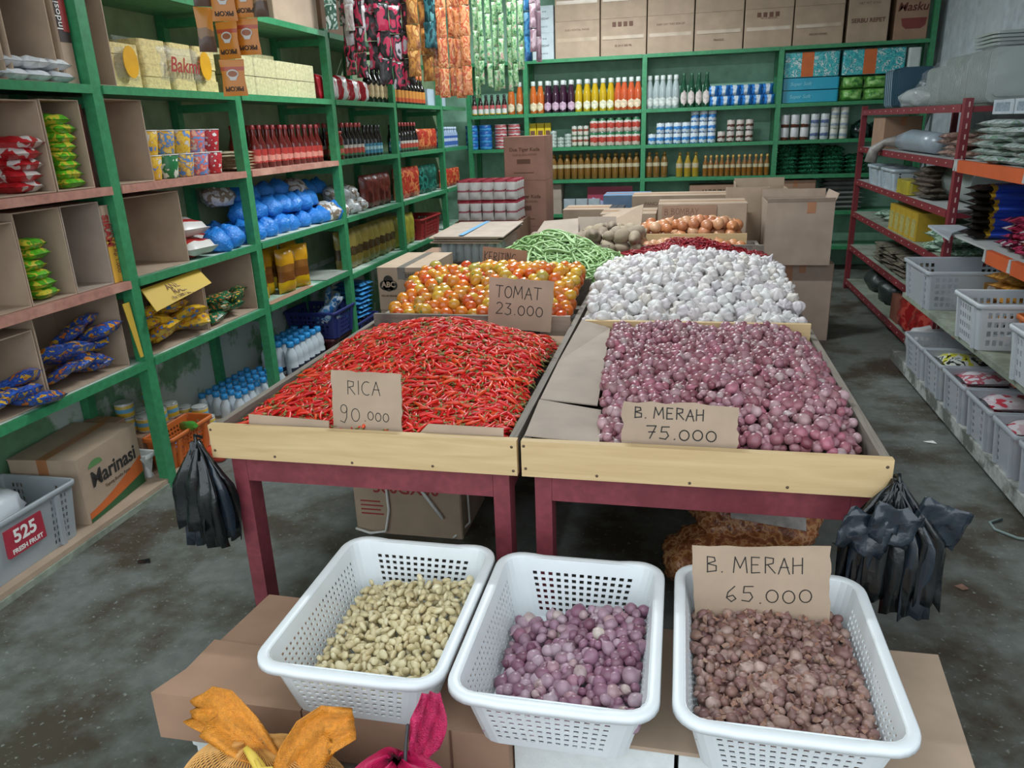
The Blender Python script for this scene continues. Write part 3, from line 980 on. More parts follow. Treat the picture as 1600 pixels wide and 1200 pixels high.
def h_chili(x, y):
    z = 0.768 + 0.018 * min(1, max(0, (y - 2.0) / 0.1)) * min(1, max(0, (-0.44 - x) / 0.1)) * min(1, max(0, (x + 1.4) / 0.1))
    z += 0.15 * g2(x, y, -0.82, 2.62, 0.37, 0.4) + 0.05 * g2(x, y, -1.08, 2.9, 0.3, 0.25)
    z -= 0.06 * g2(x, y, -0.42, 3.25, 0.3, 0.2)
    return z
heap('chili_pepper', 'chili_pepper_heap', cv, [CHILI], h_chili, (-1.35, -0.49, 2.025, 3.205), 0.0175, 0.45, 0.8,
     'small red bird chili with green stem lying on top of the chili heap', 'chili', 'bird chilies on the red table',
     'heap of small red bird chilies with thin green stems behind the RICA sign', rng,
     keep=lambda x, y: not (x > -0.62 and y > 3.0 + (x + 0.46) * -0.6), limit=300, layers=2, depth=0.6, rotf=flat_rot, stem_mbs=sv, stem_mats=STEM, d=0.0165)

# ---- purple shallots on the right table
SHAL = varied('purple_shallot_skin', ['#8f5862', '#a87e86', '#773f49', '#9c6670', '#b8989c', '#864c58', '#a07882', '#aa6676', '#8c5a60', '#b8a4a4'], 0.33, 0.28, 55, 0.5, 0.15)
shv = [bulb(0.0155, 0.029, 0.008, 10, None, 0.08, 1), bulb(0.0175, 0.031, 0.006, 10, None, 0.1, 2), bulb(0.013, 0.03, 0.009, 10, None, 0.06, 3), bulb(0.019, 0.032, 0.005, 10, (4, 0.1), 0.08, 4)]
def h_shal(x, y):
    z = 0.785 + 0.055 * min(1, max(0, (y - 2.0) / 0.25)) + 0.02 * g2(x, y, 0.05, 2.9, 0.4, 0.3) + 0.03 * g2(x, y, 0.2, 2.5, 0.35, 0.3)
    z += 0.012 * math.sin(x * 17 + 2) * math.sin(y * 13)
    return z - 0.05 * max(0, (x - 0.42) / 0.1)
rng = random.Random(5)
heap('purple_shallot', 'purple_shallot_heap', shv, [SHAL], h_shal, (-0.26, 0.51, 2.04, 3.11), 0.0285, 0.3, 0.4,
     'purple shallot in the shallow heap behind the 75.000 sign', 'shallot', 'purple shallots on the red table',
     'bed of purple shallots filling the front of the red table', rng, keep=lambda x, y: x > -0.205 - 0.05 * (y - 2.0), layers=1, depth=0.8, smin=0.7, smax=1.25)

# ---- garlic
GARL = varied('white_garlic_skin', ['#d2cfcd', '#dcd9d5', '#c4bfc0', '#d4cdc8', '#cac2c6', '#d0c8bc'], 0.5, 0.14, 30, 0.4, 0.3)
gav = [bulb(0.031, 0.049, 0.018, 28, (7, 0.34), 0.06, 1), bulb(0.029, 0.047, 0.022, 24, (6, 0.36), 0.08, 2), bulb(0.034, 0.05, 0.014, 32, (8, 0.3), 0.06, 3), bulb(0.027, 0.044, 0.02, 24, (6, 0.34), 0.1, 4)]
def h_garl(x, y):
    z = 0.83 + 0.135 * g2(x, y, 0.07, 3.92, 0.4, 0.45) + 0.04 * min(1, max(0, (y - 3.18) / 0.25))
    return z - 0.04 * max(0, (y - 4.4) / 0.3)
rng = random.Random(7)
heap('garlic_bulb', 'garlic_heap', gav, [GARL], h_garl, (-0.37, 0.51, 3.2, 4.69), 0.06, 0.22, 0.3,
     'white garlic bulb in the heap behind the pale wooden divider', 'garlic', 'garlic bulbs heaped on the red table',
     'lower garlic bulbs of the white garlic heap', rng, layers=1, depth=0.6, smin=0.85, smax=1.15)

# ---- tomatoes
TOMA = varied('tomato_skin', ['#c8501e', '#d9741f', '#c99a2a', '#cf3f1c', '#b8a23a', '#d98a2a', '#cc5a26', '#d2b03e', '#c2461e', '#a8a248'], 0.2, 0.12, 14, 0.5, 0, 0.5)
TSTEM = plain('dry_green_stem', '#7b8a44', 0.7)
def tomato(r, h, seed):
    prof = [(r * 0.05, -h / 2)] + [(r * math.cos(a) ** 0.75, h / 2 * math.sin(a)) for a in [rad(-72 + 18 * k) for k in range(9)]] + [(r * 0.12, h / 2 * 0.93)]
    return MB().lathe(prof, 14, lobes=(5, 0.02))
tov = [tomato(0.031, 0.06, 1), tomato(0.029, 0.064, 2), tomato(0.034, 0.058, 3), tomato(0.027, 0.053, 4)]
tsv = [MB().lathe([(0.007, 0.028 * s), (0.0035, 0.0295 * s), (0.0018, 0.033 * s)], 6) for s in (1, 1.07, 0.97, 0.89)]
def h_tom(x, y):
    z = 0.835 + 0.075 * min(1, max(0, (y - 3.3) / 0.5)) + 0.04 * g2(x, y, -0.85, 3.8, 0.35, 0.3)
    return z - 0.03 * g2(x, y, -1.4, 3.3, 0.2, 0.2)
rng = random.Random(9)
heap('tomato', 'tomato_heap', tov, [TOMA], h_tom, (-1.345, -0.5, 3.33, 4.06), 0.06, 0.22, 0.25,
     'half ripe orange and yellow tomato in the heap behind the TOMAT sign', 'tomato', 'tomatoes heaped on the red table',
     'lower tomatoes of the orange and yellow heap', rng, layers=1, depth=0.6, smin=0.85, smax=1.15, stem_mbs=tsv, stem_mats=TSTEM)

# ---- green beans
BEAN = varied('green_bean_skin', ['#86a868', '#9cba80', '#74965a', '#90b074', '#a8c48e'], 0.4, 0.1, 30, 0.5)
bev = [pod(0.155, 0.0066, b, 6, 9, i, 0.06, s, 0.12)[0] for i, (b, s) in enumerate(((0.08, 0.0), (-0.1, 0.02), (0.15, 0.0), (0.03, 0.04), (-0.05, -0.03)))]
def h_bean(x, y): return 0.83 + 0.2 * g2(x, y, -0.74, 4.56, 0.34, 0.27)
rng = random.Random(21)
heap('green_bean', 'green_bean_heap', bev, [BEAN], h_bean, (-1.12, -0.34, 4.15, 4.93), 0.036, 0.45, 0.5,
     'long green bean lying on the bean heap behind the tomatoes', 'green bean', 'green beans heaped on the red table',
     'lower beans of the green bean heap', rng, layers=2, depth=0.35, rotf=lambda r, n: flat_rot(r, n, 0.25), d=0.03)
rng = random.Random(22)
for k in range(18):   # beans spread over the divider towards the garlic
    x, y = rng.uniform(-0.55, -0.36), rng.uniform(4.14, 4.5)
    o = obj('green_bean', bpy.data.meshes.get('green_bean')); o.matrix_world = Matrix.Translation((x, y, 0.862 + 0.02 * rng.random())) @ flat_rot(rng, Vector((0, 0, 1)), 0.1)
    tag(o, 'long green bean lying on the bean heap behind the tomatoes', 'green bean', 'green beans heaped on the red table')

# ---- long curly red chilies
CURL = varied('dark_red_curly_chili', ['#8e1d2a', '#a3222c', '#7c1a28', '#b02a30'], 0.35, 0.1, 30, 0.5)
cuv = [pod(0.11, 0.004, b, 5, 9, i, 0.05, s, 0.15)[0] for i, (b, s) in enumerate(((0.1, 0.05), (-0.12, 0.06), (0.18, -0.05), (0.05, 0.08)))]
def h_curl(x, y): return 0.825 + 0.115 * g2(x, y, 0.08, 4.93, 0.3, 0.2)
rng = random.Random(31)
heap('curly_red_chili', 'curly_red_chili_heap', cuv, [CURL], h_curl, (-0.36, 0.5, 4.74, 5.07), 0.03, 0.45, 0.5,
     'long curly dark red chili in the bank behind the garlic', 'chili', 'curly red chilies behind the garlic',
     'lower curly red chilies behind the garlic', rng, layers=2, depth=0.4, rotf=lambda r, n: flat_rot(r, n, 0.5), d=0.03)

# ---- onions in two steps
ONI = varied('brown_onion_skin', ['#b9754a', '#c98a5e', '#a9623e', '#d2a27c', '#c47f58', '#cdb08e'], 0.35, 0.2, 25, 0.5, 0.1)
onv = [bulb(0.042, 0.072, 0.016, 14, None, 0.04, 1), bulb(0.038, 0.07, 0.02, 14, None, 0.05, 2), bulb(0.045, 0.074, 0.012, 14, None, 0.04, 3)]
rng = random.Random(41)
heap('onion', 'onion_heap', onv, [ONI], lambda x, y: 0.862, (-0.28, 0.43, 5.18, 5.32), 0.084, 0.12, 0.15,
     'brown onion in the row in front of the onion box rail', 'onion', 'onions in front of the rail', 'lower onions of the front row', rng, layers=1, depth=0.7, smin=0.9, smax=1.1)
MB().box(-0.29, 0.45, 5.385, 5.405, 0.707, 0.915).build('divider_board', PALE)
tag(bpy.data.objects['divider_board'], 'narrow brown board standing between the two onion rows', 'board')
heap('onion', 'onion_heap', onv, [ONI], lambda x, y: 0.935 + 0.045 * g2(x, y, 0.15, 5.55, 0.25, 0.2), (-0.24, 0.42, 5.46, 5.68), 0.084, 0.12, 0.15,
     'brown onion heaped behind the narrow board', 'onion', 'onions behind the rail', 'lower onions behind the narrow board', rng, layers=2, depth=0.75, smin=0.9, smax=1.15)
# ---- potatoes in a torn carton
POT = varied('dusty_potato_skin', ['#968672', '#a69680', '#88796a', '#ae9f8c'], 0.8, 0.15, 20, 0.3, 0.3)
pov = [bulb(0.043, 0.105, 0.002, 14, None, 0.1, 1, 0.6), bulb(0.047, 0.095, 0.002, 14, None, 0.12, 2, 0.6), bulb(0.038, 0.088, 0.002, 14, None, 0.08, 3, 0.6)]
rng = random.Random(43)
heap('potato', 'potato_heap', pov, [POT], lambda x, y: 0.915 + 0.05 * g2(x, y, -0.45, 5.25, 0.2, 0.25), (-0.64, -0.24, 5.08, 5.48), 0.092, 0.12, 0.15,
     'dusty brown potato heaped in the torn carton', 'potato', 'potatoes in the torn carton', 'lower potatoes of the heap', rng, layers=2, depth=0.7)
open_carton(-0.72, -0.445, 5.0, 5.55, 0.707, 0.9, 'torn greyish carton tray under the potatoes', CARD_G, [('N', 0.12, 15)], mouth='U')
rng = random.Random(44)
heap('potato', 'potato_heap', pov[2:], [POT], lambda x, y: 0.91, (-1.0, -0.78, 5.05, 5.4), 0.075, 0.12, 0.15,
     'small brown tuber lying between the beans and the flattened cartons', 'potato', 'tubers behind the beans', 'lower tubers behind the beans', rng, layers=2, depth=0.7, smin=0.7, smax=0.9)

# ------------------------------------------------------------------ price signs
Z = rad(0)
price_sign((-0.913, 2.008, 0.772), (rad(-8), rad(1), rad(-2)), 0.228, 0.195, [('RICA', -0.062, 0.125, 0.042, 1.0), ('90', -0.088, 0.04, 0.05, 0.95), ('.000', -0.008, 0.045, 0.032, 1.0)],
           'square cardboard price card lettered RICA 90.000 before the red chilies', seed=3, lw=0.0024)
price_sign((0.02, 2.005, 0.778), (rad(-12), rad(0.5), rad(1)), 0.315, 0.13, [('B. MERAH', -0.125, 0.084, 0.031, 1.12), ('75.000', -0.09, 0.026, 0.036, 1.3)],
           'wide torn cardboard price card lettered B. MERAH 75.000 before the table shallots', seed=5, lw=0.0034, torn=0.005)
price_sign((-0.685, 3.225, 0.79), (rad(-6), rad(4), rad(0)), 0.29, 0.225, [('TOMAT', -0.115, 0.14, 0.052, 1.0), ('23.000', -0.11, 0.065, 0.052, 1.0)],
           'cardboard price card lettered TOMAT 23.000 before the tomatoes', seed=7, lw=0.004)
price_sign((-0.945, 4.075, 0.88), (rad(-10), rad(5), rad(0)), 0.25, 0.14, [('KERITING', -0.115, 0.065, 0.05, 0.68)],
           'cardboard card lettered KERITING standing between tomatoes and beans', CARD_D, seed=9, lw=0.004)
price_sign((0.235, 1.7, 0.445), (rad(-6), rad(-3), rad(2)), 0.325, 0.21, [('B. MERAH', -0.13, 0.14, 0.042, 1.0), ('65.000', -0.085, 0.06, 0.042, 1.2)],
           'large cardboard price card lettered B. MERAH 65.000 in the basket of brown shallots', seed=11, lw=0.0028)

# cardboard liners on the tables
def sheet(pts, label, mt=None, th=0.004, name='cardboard_sheet', cat='cardboard', group=None):
    mb = MB().add(pts, [tuple(range(len(pts)))])
    o = solid(mb.build(name, mt or CARD_G), th, 0)
    return tag(o, label, cat, group)
sheet([(-0.425, 2.3, 0.803), (-0.235, 2.27, 0.8), (-0.26, 2.9, 0.81), (-0.27, 3.13, 0.83), (-0.39, 3.12, 0.865), (-0.425, 2.7, 0.81)], 'grey cardboard liner sloping into the shallots along the table edge')
sheet([(-0.415, 1.985, 0.806), (-0.2, 1.985, 0.79), (-0.22, 2.24, 0.795), (-0.425, 2.285, 0.806)], 'torn grey cardboard liner at the front corner of the shallots')
sheet([(-1.3, 1.985, 0.75), (-1.03, 1.985, 0.75), (-1.03, 1.998, 0.816), (-1.3, 1.998, 0.826)], 'low cardboard strip along the chili edge beside the RICA card', CARD, group=None)
sheet([(-0.78, 1.985, 0.75), (-0.48, 1.985, 0.75), (-0.48, 1.998, 0.82), (-0.71, 1.998, 0.822)], 'low cardboard strip before the chilies near the table gap', CARD)
sheet([(-0.63, 3.0, 0.73), (-0.465, 2.9, 0.73), (-0.465, 3.24, 0.76), (-0.63, 3.24, 0.76)], 'brown cardboard patch lying in the bare corner behind the chilies', CARD_D)
# ------------------------------------------------------------------ platform of styrofoam boxes and cartons in front of the tables
FOAM = plain('white_styrofoam', '#d8dcda', 0.85, 0.06, 30, bump=0.2)
WPLA = plain('white_basket_plastic', '#dfe4e6', 0.38, 0.03, 12)
def foam_box(x0, x1, y0, y1, z1, label):
    t = thing('styrofoam_box', label, 'foam box', ((x0 + x1) / 2, (y0 + y1) / 2, 0))
    w, d = x1 - x0, y1 - y0
    MB().prism(rrect(w, d, 0.02, 3), 0, z1 - 0.055).build('body', FOAM, t)
    MB().prism(rrect(w + 0.012, d + 0.012, 0.02, 3), z1 - 0.052, z1).build('lid', FOAM, t)
foam_box(-1.19, -0.62, 1.35, 1.76, 0.215, 'white styrofoam box under the left end of the cardboard platform')
foam_box(-0.59, 0.02, 1.34, 1.76, 0.215, 'white styrofoam box under the middle of the cardboard platform')
foam_box(0.05, 0.64, 1.34, 1.76, 0.215, 'white styrofoam box under the basket of brown shallots')
def slab(pts, z0, z1, label, mt, seam=None):
    t = MB().prism(pts, z0, z1).build('carton', mt)
    tag(t, label, 'carton')
    for s in (seam or []):
        MB().box(s[0] - 0.002, s[0] + 0.002, s[1] - 0.003, s[1] - 0.0002, z0 + 0.002, z1).build('seam', INKB, t)
    return t
s1 = slab([(-1.24, 1.305), (-0.84, 1.31), (-0.842, 1.51), (-1.2, 1.52), (-1.205, 1.4)], 0.217, 0.355, 'flat brown carton on styrofoam beside the basket of peeled garlic', CARD_D)
slab([(-1.19, 1.525), (-0.842, 1.515), (-0.842, 1.745), (-1.165, 1.75)], 0.217, 0.347, 'brown carton tucked between table leg and flat carton', CARD_D)
s2 = slab([(-0.836, 1.311), (-0.335, 1.315), (-0.335, 1.745), (-0.836, 1.745)], 0.217, 0.355, 'long brown carton under the baskets of garlic and purple shallots', CARD_D, [(-0.47, 1.314)])
sheet([(-0.33, 1.34, 0.35), (0.635, 1.34, 0.35), (0.675, 1.77, 0.35), (-0.33, 1.76, 0.35)], 'corrugated brown cardboard sheet under the right-hand baskets', CARD, 0.01)
MB().box(-0.33, 0.03, 1.35, 1.74, 0.217, 0.344).build('foam_block', FOAM); tag(bpy.data.objects['foam_block'], 'white foam block under the basket of purple shallots', 'foam block')
MB().box(0.04, 0.62, 1.36, 1.74, 0.217, 0.344).build('foam_block', FOAM); tag(bpy.data.objects['foam_block.001'], 'white foam block under the basket of brown shallots', 'foam block')

def white_basket(cx, cy, z, label, w=0.405, d=0.54, h=0.163, rz=0):
    t = thing('plastic_basket', label, 'basket', (cx, cy, z), rz)
    w0, d0 = w - 0.075, d - 0.075
    o = solid(lattice_wall(w0, d0, w, d, h, 0.0168, 7, 0.02, h - 0.028, 0.045, 0.55, 0.006).build('wall', WPLA, t), 0.0035)
    MB().prism(rrect(w0, d0, 0.045, 5), 0, 0.004).build('base', WPLA, t)
    rim_mesh(w, d, 0.045, [(-0.003, h - 0.012), (-0.001, h), (0.003, h + 0.003), (0.02, h + 0.003), (0.024, h), (0.0255, h - 0.014), (0.023, h - 0.014), (0.021, h - 0.004), (0.004, h - 0.003)], 0.004).build('rim', WPLA, t)
    return t
white_basket(-0.695, 1.545, 0.357, 'white perforated basket holding peeled garlic cloves')
white_basket(-0.232, 1.528, 0.357, 'white perforated basket holding purple shallots')
white_basket(0.255, 1.535, 0.357, 'white perforated basket holding brown shallots', 0.42, 0.55)
CLOV = varied('peeled_garlic', ['#cdbf94', '#d8cca4', '#c2b084', '#d2c398', '#ddd2ae'], 0.35, 0.1, 40, 0.5, 0, 0.1)
clv = [clove(0.029, 0.022, 0.015, 0.03), clove(0.027, 0.021, 0.014, 0.05), clove(0.031, 0.021, 0.015, 0.04), clove(0.025, 0.02, 0.014, 0.02)]
rng = random.Random(51)
heap('garlic_clove', 'garlic_clove_heap', clv, [CLOV], lambda x, y: 0.425 + 0.035 * g2(x, y, -0.66, 1.6, 0.2, 0.25) + 0.02 * (x + 0.69) / 0.15, (-0.835, -0.52, 1.33, 1.745), 0.0245, 0.35, 0.4,
     'peeled pale yellow garlic clove in the white basket', 'garlic clove', 'peeled garlic cloves in the basket', 'peeled garlic cloves filling the white basket below the top ones', rng, layers=2, depth=0.5, smin=0.8, smax=1.2)
SHB = varied('lilac_shallot_skin', ['#8c6476', '#a88a98', '#724858', '#987084', '#baa6ae', '#7c4e62', '#946c80', '#c4b6ac', '#985f78'], 0.32, 0.22, 55, 0.5, 0.1)
rng = random.Random(52)
heap('lilac_shallot', 'lilac_shallot_heap', shv, [SHB], lambda x, y: 0.42 + 0.025 * g2(x, y, -0.18, 1.6, 0.15, 0.2) + 0.03 * (x + 0.22) / 0.15, (-0.375, -0.06, 1.315, 1.69), 0.026, 0.3, 0.4,
     'lilac purple shallot in the middle white basket', 'shallot', 'purple shallots in the basket', 'lower purple shallots in the middle white basket', rng, layers=1, depth=0.7, smin=0.65, smax=1.25)
SHR = varied('brown_shallot_skin', ['#80605a', '#9a7a70', '#664440', '#aa9086', '#8a6a5c', '#74504c', '#94746e', '#9c7e74'], 0.38, 0.3, 55, 0.45, 0.2)
shs = [bulb(0.0125, 0.024, 0.008, 9, None, 0.1, 11), bulb(0.011, 0.023, 0.006, 9, None, 0.12, 12), bulb(0.014, 0.025, 0.007, 9, (3, 0.12), 0.1, 13)]
rng = random.Random(53)
heap('brown_shallot', 'brown_shallot_heap', shs, [SHR], lambda x, y: 0.44 + 0.035 * g2(x, y, 0.25, 1.6, 0.2, 0.25), (0.08, 0.435, 1.305, 1.75), 0.021, 0.32, 0.4,
     'small reddish brown shallot in the basket with the 65.000 sign', 'shallot', 'brown shallots in the basket', 'lower reddish brown shallots in the basket with the 65.000 sign', rng, layers=1, depth=0.85, smin=0.7, smax=1.3)
# loose papery skins on the brown shallots
SKIN = varied('dry_onion_skin', ['#80584a', '#9c7460', '#64443a', '#a88672'], 0.6, 0.2)
rng = random.Random(54)
sk = MB()
for k in range(260):
    x, y = rng.uniform(0.09, 0.42), rng.uniform(1.32, 1.7)
    M = Matrix.Translation((x, y, 0.453 + 0.035 * g2(x, y, 0.25, 1.6, 0.2, 0.25))) @ Euler((rng.uniform(-0.7, 0.7), rng.uniform(-0.7, 0.7), rng.uniform(0, 6))).to_matrix().to_4x4()
    a = rng.uniform(0.006, 0.013)
    sk.add([(-a, -a * 0.4, 0.002), (0, -a * 0.55, -0.002), (a, -a * 0.2, 0.003), (a * 0.6, a * 0.5, 0), (-a * 0.5, a * 0.45, 0.003)], [(0, 1, 2, 3, 4)], 0, False, M)
tag(sk.build('onion_skin', SKIN), 'loose papery brown skins strewn over the brown shallots', 'onion skin', None, 'stuff')

# ------------------------------------------------------------------ net bags at the very front
def net(f, nu, nv, r, mt, name, parent=None, closed=True):
    """diamond net on a surface f(u, v): real strands by a wireframe on a sheared grid"""
    mb = MB(); vs, fs = [], []
    for j in range(nv + 1):
        for i in range(nu):
            vs.append(f(((i + 0.5 * (j % 2)) / nu) % 1.0 if closed else (i + 0.5 * (j % 2)) / nu, j / nv))
    for j in range(0, nv - 1):
        for i in range(nu):
            if not closed and i == nu - 1: continue
            a = j * nu + i
            if j % 2 == 0:
                fs.append((a, (j + 1) * nu + i, (j + 2) * nu + i, (j + 1) * nu + (i - 1) % nu))
            else:
                fs.append((a, (j + 1) * nu + (i + 1) % nu, (j + 2) * nu + i, (j + 1) * nu + i))
    if not closed:
        fs = [q for q in fs if max(x % nu for x in q) - min(x % nu for x in q) < 3]
    mb.add(vs, fs, 0, False)
    o = mb.build(name, mt, parent)
    w = o.modifiers.new('strands', 'WIREFRAME'); w.thickness = r * 2; w.use_replace = True; w.use_even_offset = False; w.use_boundary = True
    return o
ORN = plain('orange_net', '#d98a2c', 0.4, 0.12)
TANN = plain('tan_net', '#d8a45c', 0.45, 0.12)
PNK = plain('pink_net', '#c02058', 0.35, 0.12)
YEL = plain('yellow_string', '#d2b244', 0.5)
def wob(u, v, s): return noise.noise(Vector((math.cos(2 * PI * u) * 1.5, math.sin(2 * PI * u) * 1.5, v * 3 + s)))
def bag_f(cx, cy, z0, rx_, ry_, h, s):
    def f(u, v):
        a = 2 * PI * u
        q = (math.sin(PI * (0.08 + 0.92 * (1 - v)) * 0.5 + 0) ** 0.6) if v > 0.5 else 1.0
        q = math.sqrt(max(0.01, 1 - max(0, (v - 0.35) / 0.65) ** 2.2)) * (0.85 + 0.15 * min(1, v * 4))
        k = 1 + 0.1 * wob(u, v, s)
        return (cx + rx_ * q * k * math.cos(a), cy + ry_ * q * k * math.sin(a), z0 + h * v * (1 + 0.04 * wob(u, v, s + 9)))
    return f
t = thing('net_bag', 'orange and tan net bag tied with yellow string before the cartons', 'net bag', (-0.86, 1.15, 0))
t0 = (-0.9, 1.1)
net(bag_f(0, 0, 0.002, 0.235, 0.14, 0.405, 1), 80, 56, 0.0015, TANN, 'net', t)
core = MB(); core.add(*[x for x in (lambda f: ([f(i / 24, j / 12) for j in range(13) for i in range(24)], [(j * 24 + i, j * 24 + (i + 1) % 24, (j + 1) * 24 + (i + 1) % 24, (j + 1) * 24 + i) for j in range(12) for i in range(24)]))(bag_f(0, 0, 0.006, 0.225, 0.13, 0.39, 1))], 0, True)
core.build('filling', plain('tan_filling', '#7a5c3a', 0.8, 0.3, 14), t)
def ribbon(path, widths, mt, name, parent, fold=0.012, seed=0):
    """crumpled strip of netting: a gathered tongue"""
    rng_ = random.Random(seed)
    n, mcols = len(path) - 1, 7
    mb = MB(); vs, fs = [], []
    steps = 14
    P = [Vector(p) for p in path]
    for i in range(steps + 1):
        u = i / steps * n; k = min(n - 1, int(u)); f_ = u - k
        c = P[k].lerp(P[k + 1], f_); w = widths[k] * (1 - f_) + widths[k + 1] * f_
        tdir = (P[min(k + 1, n)] - P[k]).normalized()
        side = tdir.cross(Vector((-0.5, 0.65, -0.6))).normalized(); nrm = side.cross(tdir)
        for j in range(mcols + 1):
            s = j / mcols * 2 - 1
            vs.append(c + side * s * w + nrm * (fold * (math.sin(j * 2.2 + i * 0.5 + seed) + (1 - s * s) * 1.3)) * min(1, w * 30))
    for i in range(steps):
        for j in range(mcols):
            a = i * (mcols + 1) + j
            fs.append((a, a + 1, a + mcols + 2, a + mcols + 1))
    mb.add(vs, fs, 0, True)
    return solid(mb.build(name, mt, parent), 0.002)
ONET = plain('orange_net_cloth', '#d98a26', 0.4, 0.18, 90, bump=0.9)
PNET = plain('pink_net_cloth', '#bf2257', 0.32, 0.2, 90, bump=0.9)
ribbon([(0.06, -0.02, 0.385), (-0.02, 0.0, 0.42), (-0.11, 0.03, 0.45), (-0.19, 0.05, 0.425)], [0.015, 0.045, 0.055, 0.025], ONET, 'gathered_end', t, seed=1)
ribbon([(0.09, -0.06, 0.33), (0.11, -0.02, 0.39), (0.15, 0.02, 0.445), (0.215, 0.05, 0.45)], [0.03, 0.05, 0.055, 0.03], ONET, 'gathered_end', t, seed=4)
MB().tube([(-0.0, -0.03, 0.425), (0.02, -0.04, 0.415), (0.04, -0.05, 0.4), (0.08, -0.07, 0.37), (0.11, -0.09, 0.34)], [0.006, 0.01, 0.012, 0.011, 0.006], 7).build('string', YEL, t)
MB().tube([(0.035, -0.05, 0.42), (0.05, -0.06, 0.405), (0.075, -0.06, 0.412), (0.09, -0.07, 0.398)], [0.004, 0.006, 0.005, 0.003], 6).build('string', YEL, t)
t = thing('net_bag', 'pink net bag with gathered end leaning on the middle baskets', 'net bag', (-0.52, 1.12, 0))
net(bag_f(0, 0, 0.002, 0.17, 0.12, 0.452, 5), 84, 66, 0.0014, PNK, 'net', t)
core = MB(); f5 = bag_f(0, 0, 0.006, 0.16, 0.11, 0.438, 5)
core.add([f5(i / 24, j / 12) for j in range(13) for i in range(24)], [(j * 24 + i, j * 24 + (i + 1) % 24, (j + 1) * 24 + (i + 1) % 24, (j + 1) * 24 + i) for j in range(12) for i in range(24)], 0, True)
core.build('filling', plain('dark_pink_filling', '#6e1636', 0.7, 0.3, 14), t)
ribbon([(0.035, 0.03, 0.42), (0.05, 0.035, 0.46), (0.06, 0.045, 0.52), (0.062, 0.06, 0.57)], [0.012, 0.034, 0.036, 0.022], PNET, 'gathered_end', t, seed=7)
MB().tube([(0.05, -0.06, 0.41), (0.02, -0.01, 0.43), (0.015, 0.02, 0.47), (0.022, 0.025, 0.52)], 0.004, 6).build('tie_wire', plain('dark_tie', '#3a3638', 0.5), t)
# ------------------------------------------------------------------ goods on the left shelving (boards at LEVELS)
Z0, Z1, Z2, Z3, Z4, Z5 = 0.051, 0.662, 1.047, 1.465, 1.882, 2.322
rng = random.Random(100)
def face_e(a=75): return (0, 0, rad(a))     # turns a front (-Y) towards the aisle (+X)

# open cartons lying on their sides as pigeonholes
def hole(y0, y1, z, h, label, mt=None, flaps=(), x0=-2.83, x1=-2.475):
    return open_carton(x0, x1, y0, y1, z, z + h, label, mt, flaps)
hole(2.2, 2.6, Z4, 0.36, 'open carton with stacked beige packs on the upper green shelf')
hole(2.63, 2.86, Z4, 0.37, 'open carton behind the white packets on the upper green shelf')
hole(2.25, 2.71, Z3, 0.35, 'open carton holding red packets on the reddish shelf')
hole(2.72, 2.93, Z3, 0.355, 'open carton holding a stack of green packets on the reddish shelf')
hole(2.05, 2.46, Z2, 0.33, 'open carton left of the green packets on the lower reddish shelf')
hole(2.465, 2.70, Z2, 0.36, 'open carton holding four green packets on the lower reddish shelf')
hole(2.705, 2.925, Z2, 0.36, 'empty open carton beside the yellow printed carton', CARD_G)
hole(2.0, 2.43, Z1, 0.3, 'open carton with blue and yellow snack packets at its mouth')
hole(2.44, 2.92, Z1, 0.35, 'open carton with a pile of blue and yellow snack packets')
hole(3.05, 3.19, Z4, 0.37, 'narrow open carton beside the bagged noodles')
hole(3.05, 3.33, Z3, 0.365, 'open carton beside the instant noodle cups')
hole(3.06, 3.49, Z2, 0.36, 'empty open carton beside the white and red packs', CARD)
YCARD = bands('yellow_flap_print', [(-1, '#c9a63c'), (5, '#c9a63c')], 2, 0.6)
hole(3.05, 3.56, Z1, 0.31, 'open carton with hanging yellow flap full of yellow snack packets', CARD, [])
hole(3.57, 4.07, Z1, 0.34, 'open carton holding dark green snack packets', CARD)
# the printed yellow flap that hangs from the snack carton
fl = MB().add([(-2.47, 3.08, 0.985), (-2.47, 3.54, 1.0), (-2.39, 3.52, 0.93), (-2.39, 3.06, 0.885)], [(0, 1, 2, 3)]).build('printed_flap', YCARD)
solid(fl, 0.004); tag(fl, 'yellow printed carton flap bent down over the snack packets', 'flap')
n_ = Vector((-2.39 + 2.47, 0, -0.1)).normalized()
for txt, u, sz in (('ANEKA', 0.35, 0.05), ('RASA', 0.62, 0.05), ('Rp 1.000 / bungkus', 0.88, 0.025)):
    o = put_text(fl, txt, sz, INKB, (-2.47 + 0.08 * u + 0.004, 3.3, 0.9925 - 0.085 * u + 0.004), (rad(40), 0, rad(90)))
fl2 = MB().add([(-2.46, 2.93, 0.95), (-2.46, 2.975, 0.95), (-2.44, 2.975, 0.69), (-2.44, 2.955, 0.69)], [(0, 1, 2, 3)]).build('printed_flap', YCARD)
solid(fl2, 0.004); tag(fl2, 'narrow yellow carton flap standing by the green post', 'flap')
